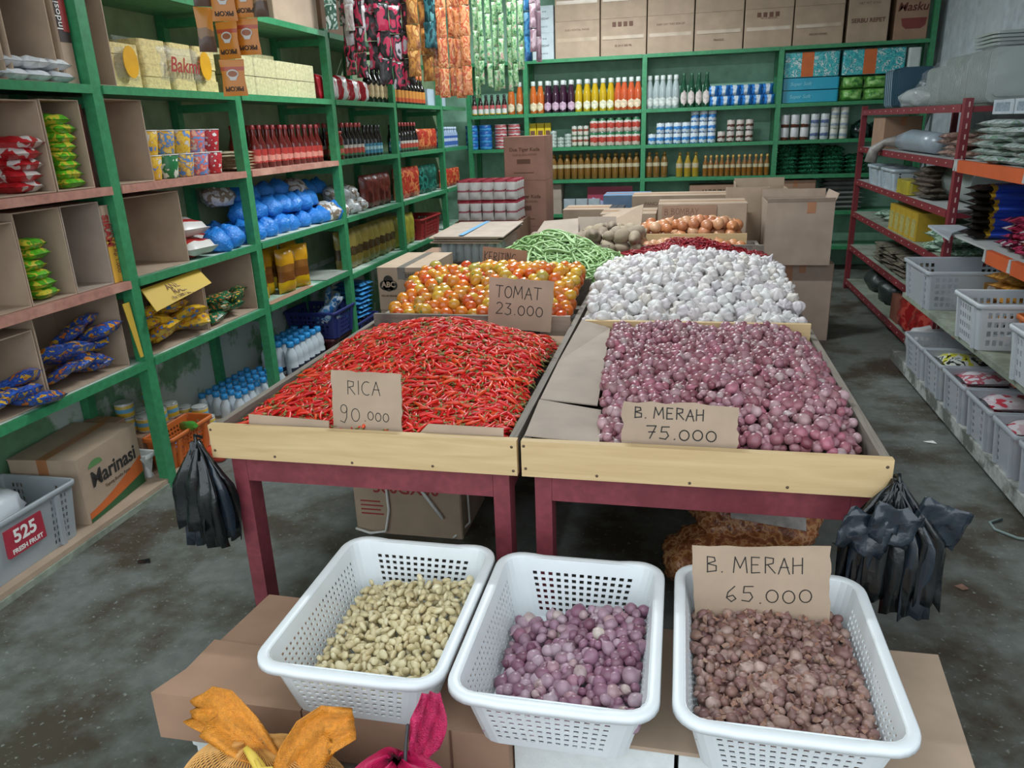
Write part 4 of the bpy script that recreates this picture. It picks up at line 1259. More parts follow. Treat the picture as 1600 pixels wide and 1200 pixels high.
# closed printed cartons
c = carton(-2.83, -2.48, 2.9, 2.975, Z4, Z4 + 0.4, 'tall narrow carton with black and red print beside the green post', CARD, tape=False)
MB().box(0.1755, 0.177, -0.03, 0.03, 0.16, 0.4).build('printed_panel', plain('carton_black', '#3a2c2a', 0.6), c)
MB().box(0.1772, 0.1785, -0.005, 0.03, 0.2, 0.36).build('printed_panel', plain('carton_red', '#9a2f30', 0.6), c)
put_text(c, 'Indoside', 0.045, WHITE_INK, (0.179, -0.018, 0.28), (rad(90), rad(-90), rad(90)))
c = carton(-2.83, -2.5, 2.937, 2.978, Z3, Z3 + 0.34, 'slim dark red carton squeezed between pigeonhole and post', plain('carton_dark_red', '#5e2a28', 0.6), tape=False)
c = carton(-2.83, -2.475, 2.93, 2.982, Z2, Z2 + 0.34, 'slim yellow carton with red sideways print beside the post', CARD, tape=False)
MB().box(0.1776, 0.1786, -0.0255, 0.0255, 0.0, 0.2).build('printed_panel', plain('carton_yellow', '#d6a23a', 0.6), c)
put_text(c, 'SIRAM', 0.05, INKR, (0.18, -0.01, 0.23), (rad(90), rad(90), rad(90)), 0.002)
put_text(c, 'HANYA Rp 1.000', 0.03, INKB, (0.18, 0.015, 0.15), (rad(90), rad(90), rad(90)))

# packets: white, beige, red, green
def pk(name, w, h, t, mt, n=3, **kw):
    return [(name, pillow(w, h, t, 10 * i + int(w * 1000), **kw).mesh(name, mt), []) for i in range(n)]
P_WHITE = pk('white_packet', 0.11, 0.15, 0.045, printed('white_packet_film', ['#cfd3d6', '#dfe2e4', '#c5c9cc'], 10))
for i in range(8):
    y = 2.52 + 0.115 * (i % 4); z = Z4 + 0.024 + 0.048 * (i // 4)
    inst(P_WHITE[i % 3], (-2.47 - 0.15 + 0.02 * rng.random(), y, z), (rad(90), 0, rad(90 + rng.uniform(-8, 8))), 1, 'white plastic packet lying in the row on the upper green shelf', 'packet', 'white packets on the upper shelf')
P_BEIGE = pk('beige_packet', 0.11, 0.14, 0.04, printed('beige_packet_film', ['#a89a84', '#b8aa94', '#97907c'], 12))
for i in range(9):
    inst(P_BEIGE[i % 3], (-2.52 - 0.14, 2.54 + 0.02 * rng.random(), Z4 + 0.125 + 0.037 * i), (rad(90), 0, rad(90 + rng.uniform(-10, 10))), 1, 'beige packet in the tall stack inside an open carton', 'packet', 'beige packets stacked in a carton')
P_RED = pk('red_packet', 0.13, 0.17, 0.05, printed('red_packet_film', ['#c8c2bc', '#a01c20', '#b3242a', '#c8c2bc'], 12))
for i in range(5):
    inst(P_RED[i % 3], (-2.49 - 0.17 + 0.01 * i % 2, 2.6 + 0.015 * rng.random(), Z3 + 0.03 + 0.041 * i), (rad(90), 0, rad(90 + rng.uniform(-8, 8))), 1, 'red and white packet in the stack on the reddish shelf', 'packet', 'red packets stacked in a carton')
P_GRN = pk('green_packet', 0.11, 0.16, 0.045, printed('green_packet_film', ['#4f9a22', '#62b028', '#c2b23a', '#4c9020', '#58a826'], 16))
for i in range(8):
    inst(P_GRN[i % 3], (-2.5 - 0.14, 2.825 + 0.012 * rng.random(), Z3 + 0.027 + 0.036 * i), (rad(90), 0, rad(90 + rng.uniform(-10, 10))), 1, 'bright green packet in the tall stack on the upper reddish shelf', 'packet', 'green packets in the tall stack')
for i in range(6):
    inst(P_GRN[i % 3], (-2.5 - 0.14, 2.545 + 0.012 * rng.random(), Z2 + 0.03 + 0.04 * i), (rad(90), 0, rad(90 + rng.uniform(-14, 14))), 1, 'bright green packet in the short stack on the lower reddish shelf', 'packet', 'green packets in the short stack')
# snack packets piled in cartons
SN_B = pk('snack_packet', 0.13, 0.17, 0.05, printed('blue_yellow_snack_film', ['#c8702c', '#2a3f80', '#3a62b8', '#2c4fa0', '#d0a832', '#c8702c'], 34), 3)
SN_Y = pk('snack_packet', 0.12, 0.15, 0.05, printed('yellow_snack_film', ['#3a7ac0', '#c89a24', '#d8ac30', '#d0a228', '#b86a24', '#3a7ac0'], 30), 3)
SN_G = pk('snack_packet', 0.12, 0.15, 0.05, printed('green_snack_film', ['#d0b040', '#1c4c34', '#2a6c48', '#1f5a3c', '#c87a34', '#b9c2a8'], 34), 3)
def pile(specs, n, box, label, group, seed, up=0.3):
    r = random.Random(seed); x0, x1, y0, y1, z0, z1 = box
    for i in range(n):
        f = i / n
        inst(specs[i % len(specs)], (r.uniform(x0, x1), r.uniform(y0, y1) + 0.0, z0 + 0.03 + (z1 - z0 - 0.05) * f * r.uniform(0.8, 1)), (rad(90) - r.uniform(0, up * 2), r.uniform(-0.3, 0.3), rad(90) + r.uniform(-0.7, 0.7)), r.uniform(0.85, 1.05), label, 'snack packet', group)
pile(SN_B, 14, (-2.66, -2.56, 2.52, 2.84, Z1, Z1 + 0.22), 'blue and yellow snack packet in the pile in an open carton', 'blue snack packets in the carton', 1)
pile(SN_B, 6, (-2.62, -2.54, 2.14, 2.36, Z1, Z1 + 0.1), 'blue and yellow snack packet lying at the mouth of a carton', 'blue snack packets at the carton mouth', 2)
pile(SN_Y, 18, (-2.64, -2.54, 3.12, 3.48, Z1, Z1 + 0.23), 'yellow snack packet in the pile below the yellow flap', 'yellow snack packets in the carton', 3)
pile(SN_G, 9, (-2.64, -2.56, 3.66, 3.98, Z1, Z1 + 0.16), 'dark green snack packet in the open carton', 'green snack packets in the carton', 4)

# grey crate with white bag, and the carton of marinade on the bottom board
GREYP = plain('grey_crate_plastic', '#9da3a6', 0.45, 0.06)
def crate(loc, w, d, h, mt, label, rz=0, pitch=0.03, rows=5, plain_mid=None, group=None, name='plastic_crate', taper=0.02, of=0.6, rim=0.012, ribs=True, cat='crate'):
    """open crate with slotted walls, corner ribs and a rolled rim; w along X, d along Y"""
    t = thing(name, label, cat, loc, rz, group)
    solid(lattice_wall(w - 2 * taper, d - 2 * taper, w, d, h, pitch, rows, 0.25 * h / rows + 0.01, h - 0.02, 0.015, of, 0.02, plain_mid).build('wall', mt, t), 0.004)
    MB().prism(rrect(w - 2 * taper, d - 2 * taper, 0.015, 3), 0, 0.005).build('base', mt, t)
    rim_mesh(w, d, 0.015, [(-0.003, h - 0.004), (0, h + 0.003), (rim * 0.6, h + 0.004), (rim, h), (rim, h - 0.018), (rim * 0.8, h - 0.019), (rim * 0.7, h - 0.004)]).build('rim', mt, t)
    if ribs:
        for sx in (-1, 1):
            for ky in (-0.32, 0.32):
                b = MB(); x0 = sx * (w / 2 - taper); x1 = sx * w / 2
                b.add([(x0, ky * d - 0.012, 0.0), (x0, ky * d + 0.012, 0.0), (x1, ky * d + 0.012, h - 0.02), (x1, ky * d - 0.012, h - 0.02), (x0 + sx * 0.014, ky * d - 0.01, 0), (x0 + sx * 0.014, ky * d + 0.01, 0), (x1 + sx * 0.011, ky * d + 0.01, h - 0.02), (x1 + sx * 0.011, ky * d - 0.01, h - 0.02)],
                      [(4, 5, 6, 7), (0, 4, 7, 3), (5, 1, 2, 6), (0, 1, 5, 4), (3, 7, 6, 2)])
                b.build('rib', mt, t)
    return t
cr = crate((-2.655, 2.17, Z0), 0.36, 0.56, 0.25, GREYP, 'grey slotted fruit crate with red printed plate on the bottom board', 0, 0.017, 7, 0.55)
pl = MB().box(0.1715, 0.1845, -0.09, 0.09, 0.09, 0.205).build('printed_plate', plain('crate_plate_red', '#a83040', 0.45), cr)
put_text(pl, '525', 0.075, WHITE_INK, (0.1852, 0, 0.163), EAST, 0.002)
put_text(pl, 'FRESH FRUIT', 0.026, WHITE_INK, (0.1852, 0, 0.108), EAST, 0.0008)
wb = blob(0.14, 0.2, 0.14, 3, 0.25, 2.2).build('plastic_bag', plain('white_bag_film', '#d4d9de', 0.35, 0.05, 8, bump=0.4)); wb.location = (-2.66, 2.13, Z0 + 0.1)
tag(wb, 'crumpled white plastic bag lying in the grey fruit crate', 'bag')
c = carton(-2.84, -2.515, 2.49, 2.93, Z0, Z0 + 0.31, 'brown carton with bold black lettering and orange sweep behind the fruit crate', CARD, rz=rad(6))
pr = MB(); pts = []
for k in range(13):
    u = k / 12; pts.append((-0.21 + 0.42 * u, 0.05 + 0.1 * u ** 1.5))
vs = [(0.1632, y, 0.004) for y, z in pts] + [(0.1632, y, z) for y, z in pts]
pr.add(vs, [(i, i + 1, 14 + i, 13 + i) for i in range(12)])
pr.build('printed_sweep', plain('carton_orange', '#c8642c', 0.6), c)
pr = MB(); pr.add([(0.1638, y, 0.003) for y, z in pts] + [(0.1638, y, z * 0.42) for y, z in pts], [(i, i + 1, 14 + i, 13 + i) for i in range(12)])
pr.build('printed_sweep', plain('carton_green', '#2c5a34', 0.6), c)
put_text(c, 'Marinasi', 0.1, INK, (0.1645, 0.01, 0.18), EAST, 0.002)
put_text(c, 'Tepung Bumbu Ayam', 0.022, INKB, (0.1645, 0.02, 0.12), EAST)
MB().prism([(0.05 * math.cos(a), 0.03 * math.sin(a)) for a in [k * PI / 8 for k in range(9)]], 0, 0.0006, 0, Matrix.Translation((0.1636, -0.11, 0.24)) @ Euler(EAST).to_matrix().to_4x4()).build('printed_badge', plain('badge_green', '#5d8a52', 0.6), c)
c2 = carton(-2.84, -2.62, 3.06, 3.4, Z0, Z0 + 0.18, 'plain dark carton under the stack of milk tins', CARD_D)
carton(-2.84, -2.66, 2.955, 3.03, Z0, Z0 + 0.3, 'brown carton edge beside the marinade carton', CARD_D)
# tins and the orange crate of oddments
TIN = can_spec('milk_tin', 0.045, 0.08, bands('tin_label', [(-1, '#b9bcb8'), (0.008, '#d8b03c'), (0.03, '#6aa8c8'), (0.05, '#d0b04a'), (0.07, '#c9ccc8')], 2, 0.3, 0.006, 60), plain('tin_lid', '#c6cac8', 0.3, 0.05, metal=0.7))
for (x, y, k) in ((-2.74, 3.13, 0), (-2.74, 3.13, 1), (-2.73, 3.24, 0), (-2.74, 3.34, 0), (-2.74, 3.34, 1), (-2.655, 3.16, 0), (-2.655, 3.26, 0), (-2.655, 3.355, 0)):
    inst(TIN, (x, y, Z0 + 0.1815 + 0.081 * k), (0, 0, rng.uniform(0, 6)), 1, 'yellow and blue labelled milk tin stacked on the bottom shelf', 'tin', 'milk tins on the bottom shelf')
TIN2 = TIN
for (x, y, k) in ((-2.73, 3.56, 0), (-2.73, 3.56, 1), (-2.63, 3.52, 0), (-2.63, 3.62, 0), (-2.73, 3.67, 0), (-2.63, 3.57, 1)):
    inst(TIN, (x, y, Z0 + 0.0005 + 0.0812 * k), (0, 0, rng.uniform(0, 6)), 1, 'yellow and blue labelled milk tin beside the orange crate', 'tin', 'milk tins beside the orange crate')
ORP = plain('orange_crate_plastic', '#c8682c', 0.45, 0.1)
crate((-2.54, 3.25, Z0), 0.15, 0.36, 0.17, ORP, 'orange slotted crate with a bottle and oddments under the milk tins', 0, 0.022, 6)
WIRE = plain('white_wire_plastic', '#cfd2cf', 0.5)
crate((-2.59, 2.99, Z0), 0.13, 0.06, 0.13, WIRE, 'small white mesh basket behind the green post', 0, 0.014, 8, ribs=False)
o = MB().lathe([(0.02, 0), (0.026, 0.004), (0.026, 0.11), (0.012, 0.14), (0.012, 0.155)], 10).build('bottle', plain('green_bottle', '#4f9a3a', 0.3)); o.location = (-2.545, 3.3, Z0 + 0.15); o.rotation_euler = (rad(75), 0, rad(60))
tag(o, 'small green bottle lying in the orange crate', 'bottle')
o = blob(0.05, 0.08, 0.05, 8, 0.3, 2).build('packet', printed('oddment_film', ['#c8cdd2', '#3a5fa8', '#d2d5d8'], 20)); o.location = (-2.55, 3.17, Z0 + 0.03); tag(o, 'crumpled blue and white packet in the orange crate', 'packet')
o = blob(0.055, 0.07, 0.06, 14, 0.3, 2).build('packet', printed('oddment_film2', ['#c2402a', '#d4553a', '#a83a2a'], 20)); o.location = (-2.4, 3.35, 0); tag(o, 'crumpled orange red packet on the floor by the post', 'packet')

# bagged noodles
NOOD = plain('dry_noodles', '#d2bf82', 0.7, 0.25, 45, bump=1.0)
NLAB = plain('yellow_oval_label', '#d8a020', 0.4)
def noodle_bag(y0, y1, h, label, lettered):
    t = thing('noodle_bag', label, 'noodles', (-2.64, (y0 + y1) / 2, Z4))
    d = y1 - y0; r2 = random.Random(int(y0 * 100))
    n = max(1, round(d / 0.2)); cake = MB().prism(rrect(d / n - 0.008, 0.27, 0.025, 3), 0, h / 4 - 0.004).mesh('noodle_cake', NOOD)
    for j in range(4):
        for i in range(n):
            o = obj('noodle_cake', cake, t); o.location = (r2.uniform(-0.008, 0.004), -d / 2 + (i + 0.5) * d / n, 0.004 + j * (h - 0.012) / 4); o.rotation_euler = (0, 0, rad(90 + r2.uniform(-2, 2)))
    s = pillow(d, h + 0.01, 0.31, 7, 14, 10, 0.05, 0.02).build('clear_bag', CLEAR, t); s.rotation_euler = (0, 0, rad(90))
    q = [(0.05 * math.cos(k * PI / 8), 0.07 * math.sin(k * PI / 8)) for k in range(16)]
    MB().prism(q, 0, 0.002).build('oval_label', NLAB, t).matrix_local = Matrix.Translation((0.162, 0.0 if not lettered else 0.16, h * 0.55)) @ Euler(EAST).to_matrix().to_4x4()
    if lettered:
        put_text(t, 'Bakmi', 0.1, INKR, (0.165, -0.03, h * 0.5), EAST, 0.001, shear=0.25)
    return t
noodle_bag(3.2, 3.43, 0.2, 'clear bag of dry noodles with a yellow oval label beside the carton', False)
noodle_bag(3.44, 4.06, 0.235, 'wide clear bag of dry noodles lettered in red behind the coffee sachets', True)
NB = ('noodle_pack', MB().prism(rrect(0.26, 0.16, 0.02, 4), 0.001, 0.104).mesh('noodle_pack', plain('pale_noodle_pack', '#cfc89a', 0.35, 0.22, 60, bump=0.8, coat=0.4)), [])
for k in range(8):
    inst(NB, (-2.57, 4.3 + 0.265 * (k % 4), Z4 + 0.107 * (k // 4)), face_e(90), 1, 'pale block of dry noodles in clear wrap in the two-high row', 'noodles', 'noodle blocks on the upper shelf')
for k in range(3):
    inst(NB, (-2.74, 4.35 + 0.265 * k, Z4 + 0.16), face_e(90), 1, 'pale noodle block standing behind the two-high row', 'noodles', 'noodle blocks behind the row')
RW = pk('red_white_packet', 0.13, 0.17, 0.09, bands('red_white_pack', [(-1, '#b8202c'), (-0.03, '#d6d3d0'), (0.03, '#b8202c'), (1, '#b8202c')], 0, 0.3, 0.02, 20), 3)
for k in range(11):
    inst(RW[k % 3], (-2.54 - 0.03 * (k % 2), 5.14 + 0.105 * k if k != 2 else 5.42, Z4 + (0.0 if k % 3 else 0.002)), (rad(-6), 0, rad(90 + rng.uniform(-12, 12))), rng.uniform(0.95, 1.1), 'red and white packet standing in the row on the upper shelf', 'packet', 'red and white packets on the upper shelf')
# top-shelf cartons
c = carton(-2.84, -2.5, 4.3, 4.68, Z5, Z5 + 0.3, 'white printed carton on the topmost green shelf', CARD_G)
MB().box(0.171, 0.172, 0.02, 0.15, 0.05, 0.3).build('printed_panel', WHITE_INK, c); MB().box(0.1722, 0.173, 0.1, 0.13, 0.04, 0.2).build('printed_panel', plain('label_yellow', '#d2c23c', 0.6), c)
carton(-2.84, -2.47, 4.72, 5.33, Z5, Z5 + 0.32, 'plain brown carton on the topmost green shelf', CARD, axis='X')
carton(-2.84, -2.5, 5.45, 5.95, Z5, Z5 + 0.28, 'brown carton behind the hanging sachets on the topmost shelf', CARD_D)
carton(-2.84, -2.5, 3.5, 4.0, Z5, Z5 + 0.3, 'brown carton above the bagged noodles on the topmost shelf', CARD_D)

# instant noodle cups, two high
cups = {}
for nm, cols in (('yellow', ['#d4a42c', '#5f86c0', '#dcb848']), ('gold', ['#c89a3a', '#dcc06a', '#4f80b8']), ('green', ['#1f7040', '#c8d0c0', '#1f7040']), ('pink', ['#d06a62', '#e0a894', '#5f90c8']), ('red', ['#a8242e', '#d8d4d0', '#b83038'])):
    cups[nm] = can_spec('noodle_cup', 0.048, 0.115, printed('cup_' + nm, [cols[1], cols[0], cols[2], cols[0], '#c4c0b8'], 26, 0.35, 0.02), plain('cup_lid', '#d8d6d0', 0.4), 0.063)
lower = ['yellow', 'green', 'gold', 'pink', 'red']; upper = ['yellow', 'gold', 'yellow', 'pink', 'red']
for i in range(5):
    for k, row_ in ((0, lower), (1, upper)):
        inst(cups[row_[i]], (-2.55, 3.41 + 0.132 * i, Z3 + 0.1165 * k), (0, 0, rng.uniform(0, 6)), 1, f'{row_[i]} instant noodle cup in the {"upper" if k else "lower"} tier of stacked cups', 'noodle cup', 'instant noodle cups')
for i in range(4):
    inst(cups[upper[i]], (-2.7, 3.45 + 0.132 * i, Z3), (0, 0, rng.uniform(0, 6)), 1, f'{upper[i]} instant noodle cup standing behind the front cups', 'noodle cup', 'instant noodle cups')
carton(-2.83, -2.6, 3.96, 4.08, Z3, Z3 + 0.16, 'small reddish carton behind the instant noodle cups', CARD_D)

# white and red packs, blue bags
WP = pk('flour_pack', 0.2, 0.3, 0.1, bands('white_red_pack', [(-1, '#cfcac4'), (0.06, '#b03a34'), (0.09, '#c88a48'), (0.17, '#cfcac4'), (0.24, '#a8302c'), (0.28, '#d2cec8'), (1, '#d2cec8')], 2, 0.3, 0.03, 16), 3)
for i, (y, z, x) in enumerate(((3.6, Z2 + 0.055, -2.5), (3.62, Z2 + 0.155, -2.52), (3.85, Z2 + 0.055, -2.6))):
    inst(WP[i], (x - 0.25, y + 0.06, z), (rad(90), 0, rad(80 - 8 * i)), 1, 'white and red flour pack lying on the worn shelf', 'pack', 'white and red packs on the worn shelf')
BLUE = film('blue_bag_film', '#2c84dc', 0.95, 0.2, 40, 1.0)
BB = [('blue_bag', blob(0.085, 0.085, 0.075, 20 + i, 0.22, 2.2, 3, 0.85, 0.3).mesh('blue_bag', BLUE), []) for i in range(4)]
rb = random.Random(77)
nb = 0
for (z, x, ys) in ((Z2, -2.54, [3.83 + 0.15 * k for k in range(11)]), (Z2, -2.7, [3.95 + 0.16 * k for k in range(9)]), (Z2 + 0.11, -2.6, [4.25 + 0.15 * k for k in range(7)]), (Z2 + 0.21, -2.68, [4.3, 4.47, 4.66, 4.86])):
    for y in ys:
        if abs(y - 4.12) < 0.03 and x > -2.56: y += 0.06
        inst(BB[nb % 4], (x + rb.uniform(-0.015, 0.015), y + rb.uniform(-0.015, 0.015), z), (rb.uniform(-0.25, 0.25), rb.uniform(-0.25, 0.25), rb.uniform(0, 6.28)), rb.uniform(0.88, 1.08), 'knotted bright blue plastic bag of goods in the heap on the worn shelf', 'bag', 'blue bags heaped on the shelf'); nb += 1
GB = [('clear_bag', blob(0.1, 0.11, 0.08, 40 + i, 0.25, 2.2).mesh('clear_bag', printed('silvery_bag_film', ['#b9babb', '#cfd0d0', '#8a7a68', '#c9cbcc'], 14)), []) for i in range(3)]
for i, (x, y, z) in enumerate(((-2.68, 4.15, Z2 + 0.22), (-2.72, 5.15, Z2 + 0.17), (-2.55, 5.28, Z2), (-2.55, 5.5, Z2), (-2.56, 5.72, Z2), (-2.58, 5.94, Z2), (-2.6, 5.6, Z2 + 0.1), (-2.6, 5.82, Z2 + 0.1))):
    if abs(y - 5.38) < 0.06: y = 5.3
    inst(GB[i % 3], (x, y, z), (0, 0, i * 1.3), rb.uniform(0.85, 1.05), 'clear silvery bag of goods beside the blue bags', 'bag', 'clear bags on the worn shelf')
for k in range(3):
    inst(BB[k], (-2.75, 5.25 + 0.17 * k, Z2 + 0.17), (0, 0, k), 0.9, 'blue plastic bag lying behind the clear bags', 'bag', 'blue bags behind the clear bags')

# sauce and soy bottles
def bprof(r, h, neck, sh_):
    return [(r * 0.9, 0), (r, 0.004), (r, h * sh_), (r * 0.85, h * (sh_ + 0.08)), (neck * 1.15, h * (sh_ + 0.24)), (neck, h * 0.93), (neck, h * 0.95)]
def capp(neck, h, a=0.9): return [(neck * 1.15, h * a), (neck * 1.2, h * a + 0.002), (neck * 1.15, h), (neck * 0.8, h + 0.002)]
SAUCE = bottle_spec('sauce_bottle', bprof(0.034, 0.25, 0.014, 0.5), plain('red_sauce_glass', '#5c1512', 0.12, 0.1, spec=0.7, coat=0.5), capp(0.014, 0.25), plain('bottle_cap_red', '#8a2a2c', 0.4), 0.0346, (0.03, 0.11), bands('sauce_label', [(-1, '#a83028'), (0.05, '#d08878'), (0.08, '#a83028'), (1, '#a83028')], 2, 0.5, 0.03, 40), 0.4)
SOY = bottle_spec('soy_bottle', bprof(0.032, 0.26, 0.013, 0.52), plain('dark_soy_glass', '#17100f', 0.12, 0.1, spec=0.7, coat=0.5), capp(0.013, 0.26, 0.88), plain('soy_cap_red', '#a8403c', 0.4), 0.0326, (0.02, 0.1), bands('soy_label', [(-1, '#3c6a4a'), (0.045, '#b84a3a'), (0.08, '#c8beb4'), (1, '#c8beb4')], 2, 0.5, 0.02, 40), 0.45)
SOYB = bottle_spec('soy_bottle', bprof(0.03, 0.24, 0.013, 0.52), plain('dark_soy_glass', '#17100f', 0.12), capp(0.013, 0.24, 0.88), plain('soy_cap_dark', '#2c2426', 0.4), 0.0306, (0.02, 0.1), bands('soy_label_blue', [(-1, '#3f7f98'), (0.06, '#9fc2c8'), (0.085, '#3f7f98'), (1, '#3f7f98')], 2, 0.5, 0.02, 40), 0.45)
JAR = bottle_spec('sauce_jar', [(0.04, 0), (0.045, 0.005), (0.045, 0.15), (0.035, 0.17), (0.033, 0.18)], plain('red_sauce_jar', '#6a1c14', 0.12, 0.1, coat=0.5), [(0.038, 0.18), (0.039, 0.2), (0.03, 0.202)], plain('jar_cap', '#b04038', 0.4), 0.0456, (0.03, 0.1), bands('jar_label', [(-1, '#4a7a3a'), (0.05, '#c86a5a'), (0.08, '#4a7a3a'), (1, '#4a7a3a')], 2, 0.5, 0.02, 40), 0.4)
def brow(spec, y0, n, dy, x, z, label, cat, group, a=60, jit=0.004, s=1):
    for k in range(n):
        inst(spec, (x + rng.uniform(-jit, jit), y0 + dy * k + rng.uniform(-jit, jit), z), face_e(a + rng.uniform(-15, 15)), s, label, cat, group)
brow(SAUCE, 4.42, 8, 0.085, -2.56, Z3, 'red chili sauce bottle in the front row on the reddish shelf', 'bottle', 'red sauce bottles front row')
brow(SAUCE, 4.35, 9, 0.09, -2.65, Z3, 'red chili sauce bottle in the second row on the reddish shelf', 'bottle', 'red sauce bottles second row')
brow(SAUCE, 5.1, 3, 0.085, -2.55, Z3, 'red chili sauce bottle with glossy label close to the third post', 'bottle', 'red sauce bottles by the post')
FLATP = pk('flat_packet', 0.16, 0.24, 0.02, printed('pale_flat_film', ['#b9a888', '#cfc2a2', '#a89878'], 18), 2)
for k in range(6): inst(FLATP[k % 2], (-2.74, 4.235 + 0.01 * (k % 2), Z3 + 0.012 + 0.017 * k), (rad(90), 0, rad(86 + 5 * (k % 3))), 1, 'flat pale packet in the low stack beside the sauce bottles', 'packet', 'flat packets by the sauce bottles')
brow(JAR, 5.48, 2, 0.1, -2.53, Z3, 'red sauce jar with green label beside the dark soy bottles', 'jar', 'red sauce jars')
brow(SOY, 5.7, 5, 0.08, -2.54, Z3, 'dark soy sauce bottle with red cap in the front row', 'bottle', 'soy bottles front row')
brow(SOY, 5.5, 10, 0.085, -2.64, Z3, 'dark soy sauce bottle with red cap in the second row', 'bottle', 'soy bottles second row')
brow(SOYB, 6.12, 5, 0.08, -2.54, Z3, 'dark soy sauce bottle with blue label by the fourth post', 'bottle', 'soy bottles with blue labels')
brow(SOYB, 6.71, 3, 0.08, -2.54, Z3, 'dark soy sauce bottle with blue label past the fourth post', 'bottle', 'soy bottles past the post')
brow(SOY, 6.95, 6, 0.085, -2.54, Z3, 'dark soy sauce bottle with green and red label past the fourth post', 'bottle', 'soy bottles with red labels')
POU = lambda nm, cols, w=0.13, h=0.22, t=0.07: pk(nm, w, h, t, printed(nm + '_film', cols, 14), 2, crimp=0.08)
RPO = POU('red_pouch', ['#b8402c', '#a82c24', '#d07848', '#b03426'], 0.12, 0.2, 0.06)
for k in range(5): inst(RPO[k % 2], (-2.53, 7.5 + 0.1 * k, Z3), (0, 0, rad(75)), 1, 'red sauce pouch standing at the end of the bottle shelf', 'pouch', 'red pouches on the bottle shelf')
LBT = bottle_spec('blue_white_bottle', [(0.03, 0), (0.032, 0.004), (0.032, 0.14), (0.02, 0.17), (0.018, 0.18)], plain('pale_blue_plastic', '#9fb4d0', 0.3), [(0.02, 0.18), (0.02, 0.21), (0.015, 0.212)], plain('cap_paleblue', '#b9cce0', 0.4), 0.0326, (0.02, 0.12), bands('paleblue_label', [(-1, '#3f62a8'), (0.06, '#b8c4d8'), (0.09, '#3f62a8'), (1, '#3f62a8')], 2, 0.4), 0.5)
brow(LBT, 8.1, 8, 0.09, -2.53, Z3, 'pale blue bottle in the row close to the back shelving', 'bottle', 'pale blue bottles in the corner')
# upper shelf, bays past the third post: dark bottles with cream oval labels
DKB = bottle_spec('syrup_bottle', bprof(0.045, 0.29, 0.016, 0.55), plain('dark_syrup_glass', '#1c1412', 0.12, coat=0.5), capp(0.016, 0.29, 0.9), plain('cap_black', '#201c1c', 0.4), 0.0456, (0.03, 0.15), plain('cream_label', '#cbb48a', 0.5, 0.2, 30), 0.4, oval=True)
brow(DKB, 6.28, 4, 0.105, -2.53, Z4, 'dark bottle with cream oval label on the upper shelf', 'bottle', 'dark bottles with cream labels')
ORB = bottle_spec('dark_bottle', bprof(0.04, 0.27, 0.015, 0.5), plain('dark_syrup_glass', '#1c1412', 0.12), capp(0.015, 0.27, 0.85), plain('cap_orange', '#c86a30', 0.4), 0.0406, (0.02, 0.12), bands('orange_label', [(-1, '#c05028'), (0.07, '#d08a3c'), (1, '#c05028')], 2, 0.5, 0.03, 30), 0.5)
brow(ORB, 6.72, 10, 0.1, -2.53, Z4, 'dark bottle with orange label behind the hanging sachets', 'bottle', 'dark bottles with orange labels')
BXW = [carton(-2.72, -2.5, 7.75 + 0.4 * k, 7.95 + 0.4 * k, Z4, Z4 + 0.16, lb, plain('pale_blue_carton', '#a8b8c4', 0.6), tape=False) for k, lb in enumerate(('small pale blue carton at the end of the upper shelf', 'small pale blue carton by the back shelving'))]

# lower shelves: pouches
OILP = pk('oil_pouch', 0.15, 0.29, 0.09, bands('oil_pouch_print', [(-1, '#c8a01c'), (0.09, '#7a4a22'), (0.15, '#8a5a2a'), (0.2, '#c8901c'), (1, '#c8901c')], 2, 0.22, 0.03, 16), 3, crimp=0.07)
for k, (y, x) in enumerate(((4.3, -2.6), (4.44, -2.63), (4.55, -2.53), (4.74, -2.53), (4.66, -2.7), (4.86, -2.66))):
    inst(OILP[k % 3], (x, y, Z1), (0, 0, rad(60 + 8 * (k % 3))), 1, 'tall yellow and brown cooking oil pouch on the lower shelf', 'pouch', 'cooking oil pouches')
GOLD = pk('gold_pouch', 0.16, 0.31, 0.09, bands('gold_pouch_print', [(-1, '#8a7a3a'), (0.06, '#7a6a30'), (0.13, '#4a3a24'), (0.2, '#8f8040'), (1, '#8f8040')], 2, 0.25, 0.06, 14), 3, crimp=0.06)
for k in range(9): inst(GOLD[k % 3], (-2.56, 5.52 + 0.125 * k, 0.6225), (0, 0, rad(70 + 6 * (k % 3))), 1, 'dull gold pouch standing in the row past the third post', 'pouch', 'gold pouches on the lower shelf')
YPO = pk('yellow_pouch', 0.14, 0.29, 0.09, plain('yellow_green_pouch', '#a8a03c', 0.3, 0.25, 14), 2, crimp=0.06)
for k in range(3): inst(YPO[k % 2], (-2.55, 6.74 + 0.14 * k, 0.6225), (0, 0, rad(70)), 1, 'yellow green pouch just past the fourth post', 'pouch', 'yellow pouches on the lower shelf')
BRP = POU('brown_pouch', ['#5a2620', '#6c2e26', '#4c1f1c'], 0.16, 0.27, 0.09)
for k in range(4): inst(BRP[k % 2], (-2.56, 6.1 + 0.13 * k, Z2), (0, 0, rad(72)), 1, 'dark brown pouch standing before the fourth post', 'pouch', 'brown pouches')
RP2 = POU('red_pouch', ['#b03428', '#a82c24', '#c86a44', '#b03426'], 0.15, 0.28, 0.08)
for k in range(4): inst(RP2[k % 2], (-2.55, 6.85 + 0.14 * k, Z2), (0, 0, rad(72)), 1, 'tall red pouch standing past the fourth post', 'pouch', 'tall red pouches')
DGP = POU('dark_green_pouch', ['#15453c', '#1c5a4c', '#2a7a6c', '#123830'], 0.15, 0.27, 0.08)
